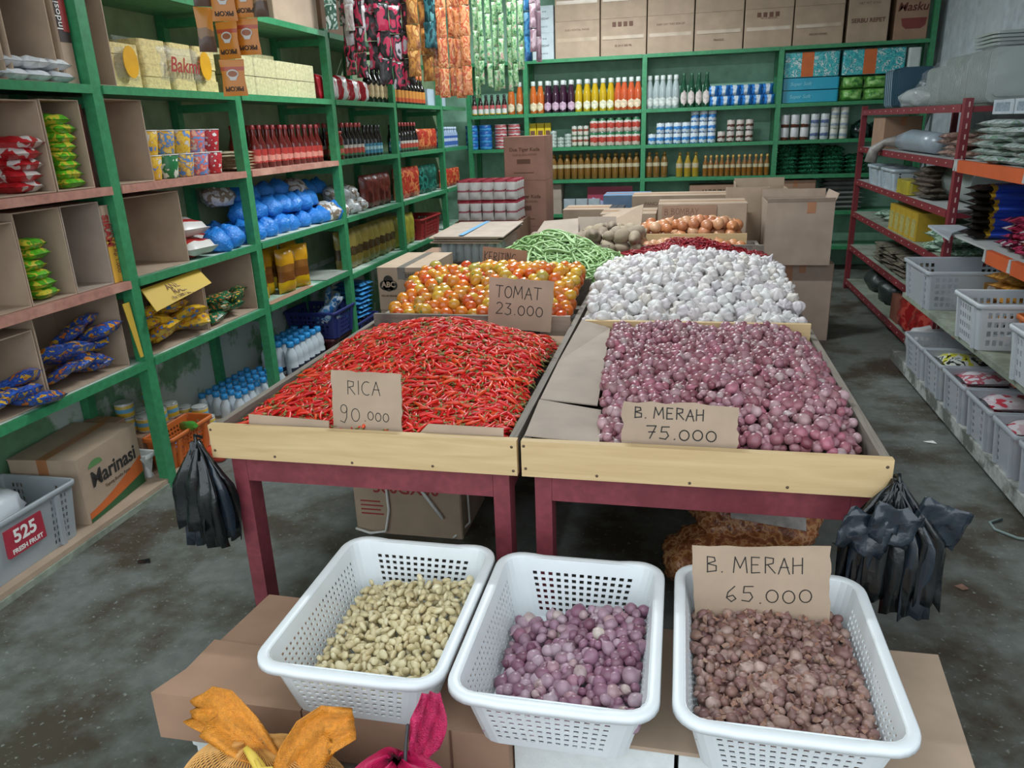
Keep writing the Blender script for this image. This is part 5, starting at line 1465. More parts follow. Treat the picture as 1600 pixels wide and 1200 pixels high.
for k in range(4): inst(DGP[k % 2], (-2.55, 7.44 + 0.13 * k, Z2), (0, 0, rad(72)), 1, 'dark green pouch standing beside the red pouches', 'pouch', 'dark green pouches')
for k in range(5): inst(RPO[k % 2], (-2.54, 8.2 + 0.13 * k, Z2), (0, 0, rad(70)), 0.95, 'red pouch standing in the corner by the back shelving', 'pouch', 'red pouches in the corner')
REDC = plain('red_crate_plastic', '#9c2c2c', 0.45, 0.1)
crate((-2.62, 7.5, 0.6225), 0.3, 0.62, 0.2, REDC, 'red slotted crate holding packets on the lower shelf', 0, 0.03, 5)
RSP = pk('small_red_packet', 0.1, 0.14, 0.04, printed('dark_red_film', ['#6c2426', '#84302e', '#4c2a2a'], 18), 2)
for k in range(6): inst(RSP[k % 2], (-2.62, 7.26 + 0.085 * k, 0.635), (rad(-10), 0, rad(80)), 1.15, 'small dark red packet standing in the red crate', 'packet', 'packets in the red crate')
for k in range(5): inst(RSP[k % 2], (-2.56, 6.95 + 0.05 * k, 0.6225), (0, 0, rad(80)), 1.2, 'small dark red packet beside the red crate', 'packet', 'packets beside the red crate')

# floor level past the bottom board: bottles with blue caps, dark blue crates
WB = bottle_spec('white_bottle', [(0.028, 0), (0.034, 0.004), (0.034, 0.06), (0.03, 0.075), (0.034, 0.09), (0.03, 0.125), (0.018, 0.15), (0.017, 0.165)], plain('white_bottle_plastic', '#c9d2d8', 0.35), [(0.02, 0.162), (0.021, 0.166), (0.021, 0.188), (0.016, 0.192)], plain('blue_bottle_cap', '#2a8ac8', 0.35), 0.0346, (0.015, 0.055), bands('white_bottle_label', [(-1, '#d4dade'), (0.022, '#2a3040'), (0.042, '#d4dade'), (1, '#d4dade')], 2, 0.4), 0.25)
for i in range(8):
    for j in range(4):
        inst(WB, (-2.79 + 0.075 * j, 3.83 + 0.073 * i + (0.03 if j % 2 else 0), 0.0), face_e(60), 1, 'white bottle with blue cap in the low block on the floor', 'bottle', 'white bottles in the low block')
carton(-2.85, -2.49, 4.45, 4.95, 0.0, 0.1, 'flat carton under the raised white bottles', CARD_D)
for i in range(6):
    for j in range(3):
        inst(WB, (-2.72 + 0.09 * j, 4.5 + 0.083 * i, 0.1015), face_e(60), 1.2, 'white bottle with blue cap standing raised behind the low block', 'bottle', 'raised white bottles')
DBL = plain('dark_blue_crate_plastic', '#27306a', 0.4, 0.1)
crate((-2.66, 5.2, 0.0), 0.36, 0.34, 0.2, plain('maroon_crate_plastic', '#4a2028', 0.45), 'dark maroon crate on the floor under the blue crate', 0, 0.035, 5)
crate((-2.64, 5.19, 0.21), 0.4, 0.36, 0.2, DBL, 'dark blue slotted crate with pale packets by the third post', 0, 0.03, 5)
crate((-2.64, 5.64, 0.0), 0.36, 0.44, 0.22, DBL, 'dark blue slotted crate on the floor past the third post', 0, 0.03, 5)
BWP = pk('blue_white_packet', 0.13, 0.2, 0.05, printed('blue_white_film', ['#b8cce0', '#5a9ac8', '#d4dde4', '#3a7ab8'], 14), 3)
for k in range(6): inst(BWP[k % 3], (-2.6 - 0.05 * (k % 2), 5.1 + 0.045 * k, 0.29 + 0.03 * (k % 3)), (rad(60 - 10 * k), 0.2, rad(60 + 10 * k)), 0.95, 'pale blue and white packet in the dark blue crate', 'packet', 'packets in the blue crate')
BLP = pk('blue_packet', 0.2, 0.26, 0.045, printed('bright_blue_film', ['#1f5a98', '#2a7ab8', '#4a9acc', '#183f70'], 14), 3)
for k in range(8): inst(BLP[k % 3], (-2.72, 5.66 + 0.012 * k, 0.245 + 0.034 * k), (rad(90), 0, rad(80 + 4 * (k % 3))), 1, 'bright blue packet in the leaning stack past the third post', 'packet', 'blue packets past the third post')
# paper sheets on the worn shelf
sheet([(-2.46, 4.2, Z2 + 0.002), (-2.445, 5.0, Z2 + 0.002), (-2.6, 5.0, Z2 + 0.002), (-2.6, 4.2, Z2 + 0.002)], 'pale sheet of card laid under the blue bags', plain('pale_card', '#b9c6b8', 0.7), 0.002)
sheet([(-2.44, 4.95, Z1 + 0.003), (-2.44, 5.33, Z1 + 0.003), (-2.75, 5.33, Z1 + 0.003), (-2.75, 4.95, Z1 + 0.003)], 'grey card sheet lying beside the oil pouches', plain('grey_card', '#9a9d94', 0.7), 0.002)
sheet([(-2.44, 4.17, Z1 + 0.003), (-2.44, 4.75, Z1 + 0.003), (-2.5, 4.75, Z1 + 0.003), (-2.5, 4.17, Z1 + 0.003)], 'brown card strip lying before the oil pouches', CARD_D, 0.002)
# ------------------------------------------------------------------ goods on the back shelving (front edge at YB)
B1, B2, B3, B4, B5, B6 = [z + 0.0015 for z in BL]
YR = YB + 0.07
rng = random.Random(200)
# cartons along the top, two high
xs = [-1.41, -0.91, -0.41, 0.085, 0.59, 1.08, 1.575]
for i in range(6):
    for k in range(2):
        z0 = B6 + 0.372 * k
        nm = ('left end', 'second', 'third', 'fourth', 'fifth', 'right end')[i]
        c = carton(xs[i] + 0.006, xs[i + 1] - 0.006, YB + 0.01 + 0.01 * (i % 2), YB + 0.38, z0, z0 + 0.37, f'plain brown carton in the {"upper" if k else "lower"} row on the back shelving, {nm} of the six', CARD, group=None, tape=False)
        w = (xs[i + 1] - xs[i] - 0.012) / 2
        MB().box(-w * 0.92, w * 0.9, -0.1862, -0.1852, 0.165, 0.2).build('tape', CTAPE, c)
        if k == 0:
            put_text(c, ('SUSU KENTAL MANIS', 'ISI 24 X 500 ML', 'KEEP DRY THIS SIDE UP', 'FRAGILE', 'ISI 12 BOTOL', 'KECAP MANIS')[i], 0.028, INKB, (0.0, -0.1868, 0.1 if i % 2 else 0.28), FRONT)
        if k == 0 and i in (1, 4):
            for q in range(4): MB().box(-0.12 + 0.06 * q, -0.08 + 0.06 * q, -0.1868, -0.186, 0.29, 0.335).build('printed_symbol', INKB, c)
c = carton(1.605, 1.99, YB + 0.01, YB + 0.38, B6, B6 + 0.62, 'tall brown carton with bold print near the right end of the back shelving', CARD, tape=False)
put_text(c, 'SERBU REPET', 0.055, INKB, (0, -0.186, 0.2), FRONT, 0.002); put_text(c, 'NET WT 10 KG', 0.03, INKB, (0, -0.186, 0.36), FRONT)
c = carton(2.05, 2.36, YB + 0.02, YB + 0.38, B6, B6 + 0.6, 'brown carton with maroon script and dark red bowl print on the back shelving', CARD_D, tape=False)
put_text(c, 'Masku', 0.11, plain('maroon_ink', '#5a2420', 0.6), (0, -0.181, 0.3), FRONT, 0.002, shear=0.2)
MB().prism([(-0.1, 0.2), (-0.085, 0.13), (-0.05, 0.1), (0.09, 0.1), (0.13, 0.13), (0.14, 0.2)], 0, 0.0006, 0, Matrix.Translation((0, -0.1802, 0)) @ Matrix.Rotation(rad(90), 4, 'X')).build('printed_bowl', plain('maroon_print', '#7a3430', 0.6), c)
for k in range(2):
    c = carton(-1.66, -1.42, YB + 0.01, YB + 0.3, B6 + 0.271 * k, B6 + 0.27 + 0.271 * k, ('white printed carton standing under another at the corner of the back shelving', 'white printed carton stacked on its twin beside the hanging sachets')[k], plain('white_carton', '#b9c4c8', 0.6), tape=False)
    put_text(c, 'MIE SEDAP', 0.03, INK, (0, -0.1465, 0.14), FRONT); put_text(c, 'RASA SOTO', 0.02, INK, (0, -0.1465, 0.06), FRONT); put_text(c, 'ISI 40', 0.02, INK, (0.02, -0.1465, 0.21), FRONT)
# syrup bottles, second shelf from the top
def syrup(nm, col, lab):
    r, h = 0.0425, 0.34
    return bottle_spec('syrup_bottle', [(r * 0.9, 0), (r, 0.004), (r, h * 0.52), (r * 0.82, h * 0.68), (0.023, h * 0.85), (0.02, h * 0.9)], plain('syrup_' + nm, col, 0.15, 0.08, spec=0.6, coat=0.4),
                       [(0.025, h * 0.86), (0.026, h * 0.87), (0.025, h), (0.02, h + 0.002)], plain('syrup_cap_white', '#c9cfca', 0.4), r + 0.0008, (0.02, 0.12), plain('syrup_label_' + nm, lab, 0.5, 0.25, 30), 0.36, oval=True)
def xrow(spec, x0, x1, n, y, z, label, cat, group, s=1, jit=0.004, rz=0.25):
    for k in range(n):
        x = x0 + (x1 - x0) * (k + 0.5) / n
        inst(spec, (x + rng.uniform(-jit, jit), y + rng.uniform(-jit, jit), z), (0, 0, rng.uniform(-rz, rz)), s, label, cat, group)
SDK = bottle_spec('drink_bottle', bprof(0.03, 0.22, 0.014, 0.55), plain('dark_drink', '#2c1c1c', 0.15, coat=0.4), capp(0.014, 0.22, 0.86), plain('cap_black2', '#1c1a1a', 0.4), 0.0306, (0.01, 0.11), bands('drink_label', [(-1, '#c8a43c'), (0.035, '#d8d6d0'), (0.08, '#c05a5a'), (1, '#d8d6d0')], 2, 0.5, 0.03, 30), 0.5)
xrow(SDK, -2.4, -1.98, 6, YR, B5, 'small dark drink bottle with white label in the corner of the back shelf', 'bottle', 'small dark bottles')
xrow(syrup('orange', '#c8662a', '#d8c8a8'), -1.98, -1.78, 2, YR, B5, 'orange syrup bottle just left of the green upright', 'bottle', 'orange syrup bottles left of the upright')
xrow(syrup('orange', '#c8662a', '#d8c8a8'), -1.71, -1.55, 2, YR, B5, 'orange syrup bottle between the upright and the purple syrups', 'bottle', 'orange syrup bottles right of the upright')
xrow(syrup('purple', '#3a1c30', '#c0a0b4'), -1.55, -1.2, 4, YR, B5, 'dark purple syrup bottle with white cap on the back shelf', 'bottle', 'purple syrup bottles')
xrow(syrup('yellow', '#c2a01c', '#d8d4b8'), -1.2, -0.93, 3, YR, B5, 'yellow syrup bottle with white cap next to the purple syrups', 'bottle', 'yellow syrup bottles first run')
xrow(syrup('yellow', '#c2a01c', '#d8d4b8'), -0.93, -0.75, 2, YR, B5, 'yellow syrup bottle with white cap next to the bright orange syrups', 'bottle', 'yellow syrup bottles second run')
xrow(syrup('coral', '#c85a34', '#d8c4a8'), -0.75, -0.46, 4, YR, B5, 'bright orange syrup bottle with white cap beside the clear syrups', 'bottle', 'bright orange syrup bottles')
xrow(syrup('clear', '#a8b4b4', '#c9cdc8'), -0.4, -0.05, 5, YR, B5, 'clear greyish syrup bottle with white cap on the back shelf', 'bottle', 'clear syrup bottles')
SGR = bottle_spec('green_syrup_bottle', bprof(0.039, 0.35, 0.017, 0.55), plain('green_syrup', '#1c4a34', 0.12, coat=0.5), capp(0.014, 0.35, 0.92), plain('cap_green', '#3a6a4c', 0.4), 0.0397, (0.02, 0.18), plain('white_red_label', '#cfc2bc', 0.5, 0.3, 30), 0.35, oval=True)
xrow(SGR, -0.04, 0.28, 4, YR, B5, 'dark green glass syrup bottle with pale oval label on the back shelf', 'bottle', 'green syrup bottles')
for row_ in range(2):
    for k, spec in enumerate(['a', 'b', 'a', 'c', 'a']): pass
y_sets = [syrup('yellow', '#c2a01c', '#d8d4b8'), syrup('purple', '#3a1c30', '#c0a0b4'), syrup('orange', '#c8662a', '#d8c8a8')]
xrow(y_sets[1], -1.55, -1.2, 4, YR + 0.1, B5, 'dark purple syrup bottle in the second row', 'bottle', 'purple syrup bottles second row')
xrow(y_sets[0], -1.2, -0.75, 5, YR + 0.1, B5, 'yellow syrup bottle in the second row', 'bottle', 'yellow syrup bottles second row')
# roll packs and tissue
TIS = pk('tissue_pack', 0.115, 0.105, 0.1, bands('blue_white_tissue', [(-1, '#2f78c0'), (-0.01, '#c9d4dc'), (0.03, '#2f78c0'), (1, '#2f78c0')], 0, 0.3, 0.03, 20), 2, crimp=0.02)
for k in range(12): inst(TIS[k % 2], (0.33 + 0.113 * (k % 6) - (0.02 if k > 5 else 0), YR, B5 + 0.106 * (k // 6)), (0, 0, 0), 1, 'blue and white wrapped tissue roll pack in the two-high row', 'tissue pack', 'blue tissue packs')
TEALM = printed('teal_pattern_film', ['#1f9aa4', '#2aa8b0', '#58c0c0', '#1f929c', '#c8d8d4', '#2aa8b0'], 24, 0.3, 0.1)
TEALP = plain('plain_teal_film', '#1a9ab8', 0.3, 0.1, 6, bump=0.2)
def softbox(w, d, h, mt, name, r=0.02):
    mb = MB().prism(rrect(w, d, r, 4), 0.004, h - 0.004, sm=False)
    return mb.mesh(name, mt)
OBAND = plain('orange_sticker', '#c8642c', 0.5)
def teal(x0, x1, z0, z1, label, mt, band=False):
    o = obj('diaper_pack', softbox(x1 - x0, 0.26, z1 - z0, mt, 'diaper_pack')); o.location = ((x0 + x1) / 2, YB + 0.17, z0); tag(o, label, 'pack')
    if band: MB().box(-0.1, 0.02, -0.1315, -0.1302, 0.006, z1 - z0 - 0.004).build('sticker', OBAND, o)
    else: put_text(o, 'Super Soft', 0.05, plain('pale_teal_ink', '#8fd0d8', 0.5), (-0.1, -0.1312, (z1 - z0) / 2), FRONT, shear=0.2)
teal(1.02, 1.585, B5, B5 + 0.125, 'plain teal pack lying at the bottom of the teal stack', TEALP)
teal(1.02, 1.585, B5 + 0.126, B5 + 0.25, 'plain teal pack lying second in the teal stack', TEALP)
teal(1.02, 1.57, B5 + 0.251, B5 + 0.5, 'teal dotted pack with orange sticker on top of the plain teal packs', TEALM, True)
teal(1.6, 2.2, B5 + 0.251, B5 + 0.5, 'teal dotted pack with orange sticker above the light green packs', TEALM, True)
LGP = pk('light_green_pack', 0.23, 0.12, 0.22, printed('light_green_film', ['#5a9a44', '#7ab85c', '#98c878', '#6aa850', '#3c7a3a'], 12), 2, crimp=0.02)
for k in range(4): inst(LGP[k % 2], (1.72 + 0.235 * (k % 2), YB + 0.14, B5 + 0.124 * (k // 2)), (0, 0, 0), 1, 'light green wrapped pack in the block under the dotted teal pack', 'pack', 'light green packs')
o = obj('white_roll_pack', softbox(0.12, 0.24, 0.24, plain('white_pack_film', '#c4ccc8', 0.35), 'white_roll_pack')); o.location = (2.28, YB + 0.15, B5 + 0.251); tag(o, 'white wrapped pack standing at the right end above the green packs', 'pack')
inst(LGP[0], (2.22, YB + 0.15, B5), (0, 0, 0), (1, 1, 2), 'dark wrapped pack at the right end of the shelf', 'pack')
# tins and tubs, third shelf
BTUB = can_spec('margarine_tub', 0.072, 0.066, bands('blue_tub', [(-1, '#1f6ab8'), (0.02, '#4a9ad0'), (0.04, '#1f5aa0'), (1, '#1f5aa0')], 2, 0.35, 0.03, 25), plain('tub_lid_blue', '#4a90c8', 0.35), 0.078)
for i in range(2):
    for k in range(4): inst(BTUB, (-2.42 + 0.165 * i, YR + 0.02, B4 + 0.068 * k), (0, 0, 0.3 * k), 1, 'bright blue margarine tub in the stacks at the corner', 'tub', 'blue tubs')
PTUB = can_spec('margarine_tub', 0.07, 0.066, bands('pink_tub', [(-1, '#b8404a'), (0.025, '#d4d0cc'), (0.045, '#a8585a'), (1, '#c8c8c4')], 2, 0.35, 0.03, 25), plain('tub_lid_white', '#c8c4c4', 0.35), 0.075)
for i in range(2):
    for k in range(4): inst(PTUB, (-2.07 + 0.16 * i, YR + 0.02, B4 + 0.068 * k), (0, 0, 0.3 * k), 1, 'pink and white margarine tub stacked beside the blue tubs', 'tub', 'pink tubs')
for i, (x, w, h) in enumerate(((-1.695, 0.085, 0.27), (-1.605, 0.09, 0.27), (-1.52, 0.075, 0.27), (-1.65, 0.1, 0.14), (-1.55, 0.1, 0.12))):
    y = YR - 0.02 if i > 2 else YR + 0.06
    c = carton(x - w / 2 + 0.002, x + w / 2 - 0.002, y - 0.03, y + 0.03, B4, B4 + h, ('yellow box nearest the upright among the yellow boxes', 'yellow box in the middle of the yellow boxes', 'yellow box beside the small flat tins', 'short yellow box in front of the upright ones', 'short yellow box in front of the small tins side')[i], plain('yellow_box', '#cdb41e', 0.5, 0.1), cat='box', name='box', tape=False)
    MB().box(-w * 0.3, w * 0.3, -0.0312, -0.0303, h * 0.5, h * 0.7).build('printed_panel', INKB, c)
STIN = can_spec('flat_tin', 0.04, 0.035, plain('pale_tin', '#a8b4ac', 0.35, 0.2, 50), plain('tin_lid', '#c6cac8', 0.3, 0.05, metal=0.7))
for i, n in enumerate((5, 3, 4)):
    for k in range(n): inst(STIN, (-1.45 + 0.085 * i, YR, B4 + 0.0365 * k), (0, 0, 0.7 * k), 1, 'small flat pale tin in the low stacks beside the yellow boxes', 'tin', 'flat tins')
def canrow(spec, x0, x1, cols, rows, h, label, group, cat='tin', z=None):
    for i in range(cols):
        n = rows if isinstance(rows, int) else rows[i]
        for k in range(n):
            inst(spec, (x0 + (x1 - x0) * (i + 0.5) / cols, YR + rng.uniform(-0.003, 0.003), (z or B4) + (h + 0.0015) * k), (0, 0, rng.uniform(-0.4, 0.4)), 1, label, cat, group)
LIDM = plain('tin_lid', '#c6cac8', 0.3, 0.05, metal=0.7)
canrow(can_spec('small_tin', 0.03, 0.112, bands('small_tin_label', [(-1, '#5a7a5a'), (0.03, '#c8c4b4'), (0.07, '#8a4a3a'), (0.09, '#b8b8ac'), (1, '#b8b8ac')], 2, 0.35, 0.03, 40), LIDM), -1.24, -1.04, 3, 2, 0.112, 'small slim tin in the two-high block beside the red labelled tins', 'small slim tins')
canrow(can_spec('condensed_milk_tin', 0.047, 0.15, bands('red_green_tin', [(-1, '#2a6a44'), (0.02, '#c8b4a8'), (0.06, '#b04438'), (0.11, '#c8bcb4'), (0.135, '#2a6a44'), (1, '#2a6a44')], 2, 0.35, 0.04, 25), LIDM), -1.03, -0.46, 6, 2, 0.15, 'red, white and green tin in the two-high block', 'red and green tins')
canrow(can_spec('milk_tin', 0.044, 0.112, bands('blue_white_tin', [(-1, '#2f70b4'), (0.03, '#c4ced6'), (0.06, '#3a80c0'), (0.09, '#c9d2d8'), (1, '#c9d2d8')], 2, 0.35, 0.05, 22), LIDM), -0.38, 0.36, 8, [1, 2, 2, 2, 2, 3, 3, 3], 0.112, 'blue and white milk tin in the stepped block', 'blue and white tins')
canrow(can_spec('chocolate_tin', 0.042, 0.115, bands('brown_white_tin', [(-1, '#4a2c24'), (0.03, '#c4bcb4'), (0.06, '#5a3428'), (0.085, '#c0b4ac'), (1, '#4a2c24')], 2, 0.35, 0.04, 22), LIDM), 0.37, 0.76, 4, [1, 2, 2, 2], 0.115, 'dark brown and white tin beside the blue tins', 'brown tins')
canrow(can_spec('chocolate_tin', 0.044, 0.13, bands('brown_cap_tin', [(-1, '#5a3424'), (0.045, '#c8c8c8'), (1, '#c8c8c8')], 2, 0.35, 0.03, 22), LIDM), 1.03, 1.33, 3, 2, 0.13, 'white tin with brown lower half past the green upright', 'white and brown tins')
canrow(can_spec('white_tin', 0.044, 0.13, bands('white_blue_tin', [(-1, '#b9bec0'), (0.05, '#5a6a90'), (0.08, '#c4c8c8'), (1, '#c4c8c8')], 2, 0.35, 0.04, 22), LIDM), 1.33, 1.53, 2, 2, 0.13, 'tall white tin with blue mark in the two-high pairs', 'white and blue tins')
canrow(can_spec('white_tin', 0.042, 0.105, bands('cream_tin', [(-1, '#c4c4b4'), (0.04, '#8a9aa8'), (0.07, '#c8c8bc'), (1, '#c8c8bc')], 2, 0.35, 0.04, 22), LIDM), 1.53, 1.72, 2, 3, 0.105, 'cream white tin in the three-high pairs', 'cream tins')
DKBAG = printed('black_green_film', ['#12201c', '#1a2c26', '#24403a', '#0f1a18'], 14, 0.25, 0.6)
for k in range(3):
    o = obj('dark_bag', blob(0.1, 0.12, 0.11, 60 + k, 0.25, 2).mesh('dark_bag', DKBAG)); o.location = (1.86 + 0.17 * k, YB + 0.16, B4); tag(o, 'dark plastic bag at the right end of the tin shelf', 'bag', 'dark bags on the tin shelf')
# oil bottles, fourth shelf
OIL = bottle_spec('oil_bottle', [(0.034, 0), (0.039, 0.005), (0.037, 0.06), (0.039, 0.14), (0.036, 0.19), (0.02, 0.235), (0.018, 0.25)], plain('brown_oil', '#7a5828', 0.12, 0.15, coat=0.6), [(0.018, 0.248), (0.019, 0.25), (0.018, 0.275), (0.014, 0.277)], plain('oil_cap', '#a88440', 0.4), 0.0395, (0.125, 0.165), plain('oil_label', '#b8ac8c', 0.5, 0.25, 40), 0.6)
xrow(OIL, -1.65, -0.46, 15, YR, B3, 'brown vegetable oil bottle with pale collar in the long row', 'bottle', 'oil bottles long row')
xrow(OIL, -1.65, -0.46, 15, YR + 0.09, B3, 'brown vegetable oil bottle in the second row of the long row', 'bottle', 'oil bottles rear row')
xrow(OIL, -0.4, -0.15, 3, YR, B3, 'amber oil bottle just right of the middle upright', 'bottle', 'oil bottles right of the upright')
OIL2 = bottle_spec('oil_bottle', [(0.034, 0), (0.038, 0.005), (0.038, 0.12), (0.034, 0.16), (0.017, 0.21), (0.016, 0.24)], plain('yellow_oil', '#a88a2c', 0.12, 0.15, coat=0.6), [(0.018, 0.238), (0.019, 0.24), (0.018, 0.265), (0.014, 0.267)], plain('oil_cap2', '#b89a4c', 0.4), 0.0385, (0.1, 0.15), plain('oil_label', '#b8ac8c', 0.5), 0.6)
xrow(OIL2, -0.06, 0.2, 3, YR, B3, 'yellow oil bottle standing in the gap of the oil shelf', 'bottle', 'yellow oil bottles')
OIL3 = bottle_spec('oil_bottle', [(0.026, 0), (0.029, 0.005), (0.029, 0.12), (0.024, 0.15), (0.013, 0.18), (0.013, 0.2)], plain('amber_oil', '#8a5a24', 0.12, 0.15, coat=0.6), [(0.015, 0.198), (0.016, 0.2), (0.015, 0.225), (0.011, 0.226)], plain('oil_cap3', '#c09a4c', 0.4), 0.0295, (0.09, 0.125), plain('oil_label', '#b8ac8c', 0.5), 0.6)
xrow(OIL3, 0.23, 0.95, 12, YR, B3, 'small amber oil bottle in the close row beside the right upright', 'bottle', 'small amber oil bottles')
GBAG = [('green_pack', pillow(0.26, 0.2, 0.07, 80 + i, wob=0.3).mesh('green_pack', printed('dark_green_film', ['#143c2c', '#1c5038', '#2a6a4c', '#103024', '#3a7a5c'], 20, 0.2, 0.6)), []) for i in range(3)]
for i, n in enumerate((7, 7, 6, 4)):
    for k in range(n): inst(GBAG[(i + k) % 3], (1.13 + 0.235 * i + rng.uniform(-0.01, 0.01), YB + 0.08, B3 + 0.03 + 0.044 * k), (rad(90), 0, rad(180 + rng.uniform(-6, 6))), 0.88, 'dark green plastic pack in the stacks under the tins', 'pack', 'dark green packs')
# lower shelves of the back wall
c = carton(1.02, 1.44, YB + 0.02, YB + 0.3, B2, B2 + 0.33, 'brown carton leaning under the green packs of the back shelving', CARD_D)
o = carton(-2.2, -1.85, YB + 0.02, YB + 0.3, B2, B2 + 0.24, 'black printed carton under the blue tubs', plain('black_carton', '#1c2020', 0.5), tape=False)
put_text(o, 'THE Tong', 0.07, WHITE_INK, (0, -0.142, 0.16), FRONT)
carton(-2.2, -1.85, YB + 0.02, YB + 0.3, B2 + 0.242, B2 + 0.31, 'flat white carton on the black printed carton', plain('white_carton', '#b9c4c8', 0.6), tape=False)
for k in range(3):
    c = carton(-1.62, -1.36, YB + 0.03, YB + 0.3, (B1, B2, B2)[k] if k < 2 else B2 + 0.172, ((B1, B2, B2)[k] if k < 2 else B2 + 0.172) + 0.17, ('dark carton on the lowest back shelf', 'brown carton with round mark behind the carton stack', 'brown carton on top of its twin behind the carton stack')[k], CARD_G)
poster = MB().box(-0.26, 0.26, -0.006, 0.006, 0, 0.3).build('poster', plain('poster_red', '#9a3a50', 0.5)); poster.location = (-0.8, YB + 0.08, B2); tag(poster, 'dark pink printed poster standing on the back shelf', 'poster')
MB().prism([(-0.22, 0.05), (0.2, 0.05), (0.23, 0.14), (0.12, 0.12), (0.05, 0.17), (-0.05, 0.13), (-0.2, 0.18)], 0, 0.001, 0, Matrix.Translation((0, -0.0065, 0)) @ Matrix.Rotation(rad(90), 4, 'X')).build('printed_shape', plain('poster_lilac', '#a8a8c8', 0.5), poster)
WBR = [('white_wrapped_pack', softbox(0.14, 0.2, 0.17, plain('white_wrap', '#aab4ba', 0.35, 0.1, 12, bump=0.3), 'white_wrapped_pack'), [])]
for k in range(3): inst(WBR[0], (-1.27 + 0.145 * k, YB + 0.14, B2), 0, 1, 'white wrapped pack in the row beside the poster', 'pack', 'white wrapped packs')
c = carton(0.1, 0.62, YB + 0.02, YB + 0.3, B2, B2 + 0.3, 'brown carton with stamped brand panel on the back shelf behind the onions', CARD_D, tape=False)
put_text(c, 'LUXURI', 0.07, INK, (0.0, -0.142, 0.22), FRONT, 0.002)
FOLD = [('folded_sack', pillow(0.42, 0.26, 0.06, 90 + i).mesh('folded_sack', plain('grey_sack', '#6a6c68', 0.7, 0.2, 20)), []) for i in range(2)]
for k in range(7): inst(FOLD[k % 2], (1.72 + 0.01 * (k % 3), YB + 0.06, B2 + 0.03 + 0.05 * k), (rad(90), 0, rad(180)), 1, 'folded grey sack in the stack at the lower right of the back shelving', 'sack', 'folded grey sacks')
# ------------------------------------------------------------------ goods standing behind and beside the tables
rng = random.Random(300)
# box with black trefoil emblem on its carton
carton(-1.74, -1.43, 4.2, 4.72, 0, 0.34, 'plain carton at the bottom of the pile beside the tomatoes', CARD)
carton(-1.74, -1.43, 4.2, 4.72, 0.341, 0.64, 'plain carton under the box with black trefoil mark', CARD)
c = carton(-1.735, -1.43, 4.18, 4.74, 0.641, 0.895, 'carton with black trefoil mark and barcode beside the tomatoes', CARD, tape_mt=plain('grey_tape', '#77716a', 0.35))
TREF = plain('trefoil_black', '#26221e', 0.6)
tm = MB()
for (ax, az, r) in ((-0.085, 0.178, 0.03), (-0.11, 0.148, 0.03), (-0.06, 0.148, 0.03), (-0.085, 0.145, 0.034)):
    tm.prism([(ax + r * math.cos(k * PI / 8), az + r * math.sin(k * PI / 8)) for k in range(16)], 0, 0.0008, 0, Matrix.Translation((0, -0.2803, 0)) @ Matrix.Rotation(rad(90), 4, 'X'))
em = tm.build('printed_emblem', TREF, c)
put_text(em, 'ABC', 0.045, CARD, (-0.085, -0.2815, 0.152), FRONT, 0.0015)
put_text(c, 'KECAP MANIS', 0.016, INKB, (-0.085, -0.2808, 0.085), FRONT, 0.0006)
bc = MB()
for k in range(26):
    w = 0.0012 + 0.0012 * ((k * 7) % 3)
    bc.box(0.02 + 0.0042 * k, 0.02 + 0.0042 * k + w, -0.2812, -0.2803, 0.19, 0.22)
bc.box(0.012, 0.138, -0.2812, -0.2804, 0.224, 0.227); bc.box(0.012, 0.138, -0.2812, -0.2804, 0.182, 0.185)
bc.build('printed_barcode', TREF, c)
for k in range(3):
    s = MB(); x = 0.02 + 0.042 * k
    for (a, b, d_, e) in ((x, x + 0.036, 0.098, 0.1), (x, x + 0.036, 0.138, 0.14), (x, x + 0.002, 0.1, 0.138), (x + 0.034, x + 0.036, 0.1, 0.138)): s.box(a, b, -0.2812, -0.2803, d_, e)
    s.prism(((x + 0.01, 0.105), (x + 0.026, 0.105), (x + 0.026, 0.12), (x + 0.031, 0.12), (x + 0.018, 0.134), (x + 0.005, 0.12), (x + 0.01, 0.12)) if k != 1 else ((x + 0.005, 0.12), (x + 0.031, 0.12), (x + 0.026, 0.131), (x + 0.018, 0.135), (x + 0.01, 0.131)), 0, 0.0008, 0, Matrix.Translation((0, -0.2803, 0)) @ Matrix.Rotation(rad(90), 4, 'X'))
    s.build('printed_symbol', TREF, c)
put_text(c, 'A', 0.12, TREF, (0.1532, -0.05, 0.16), EAST, 0.004); put_text(c, 'T', 0.07, TREF, (0.1532, -0.22, 0.2), EAST, 0.003)
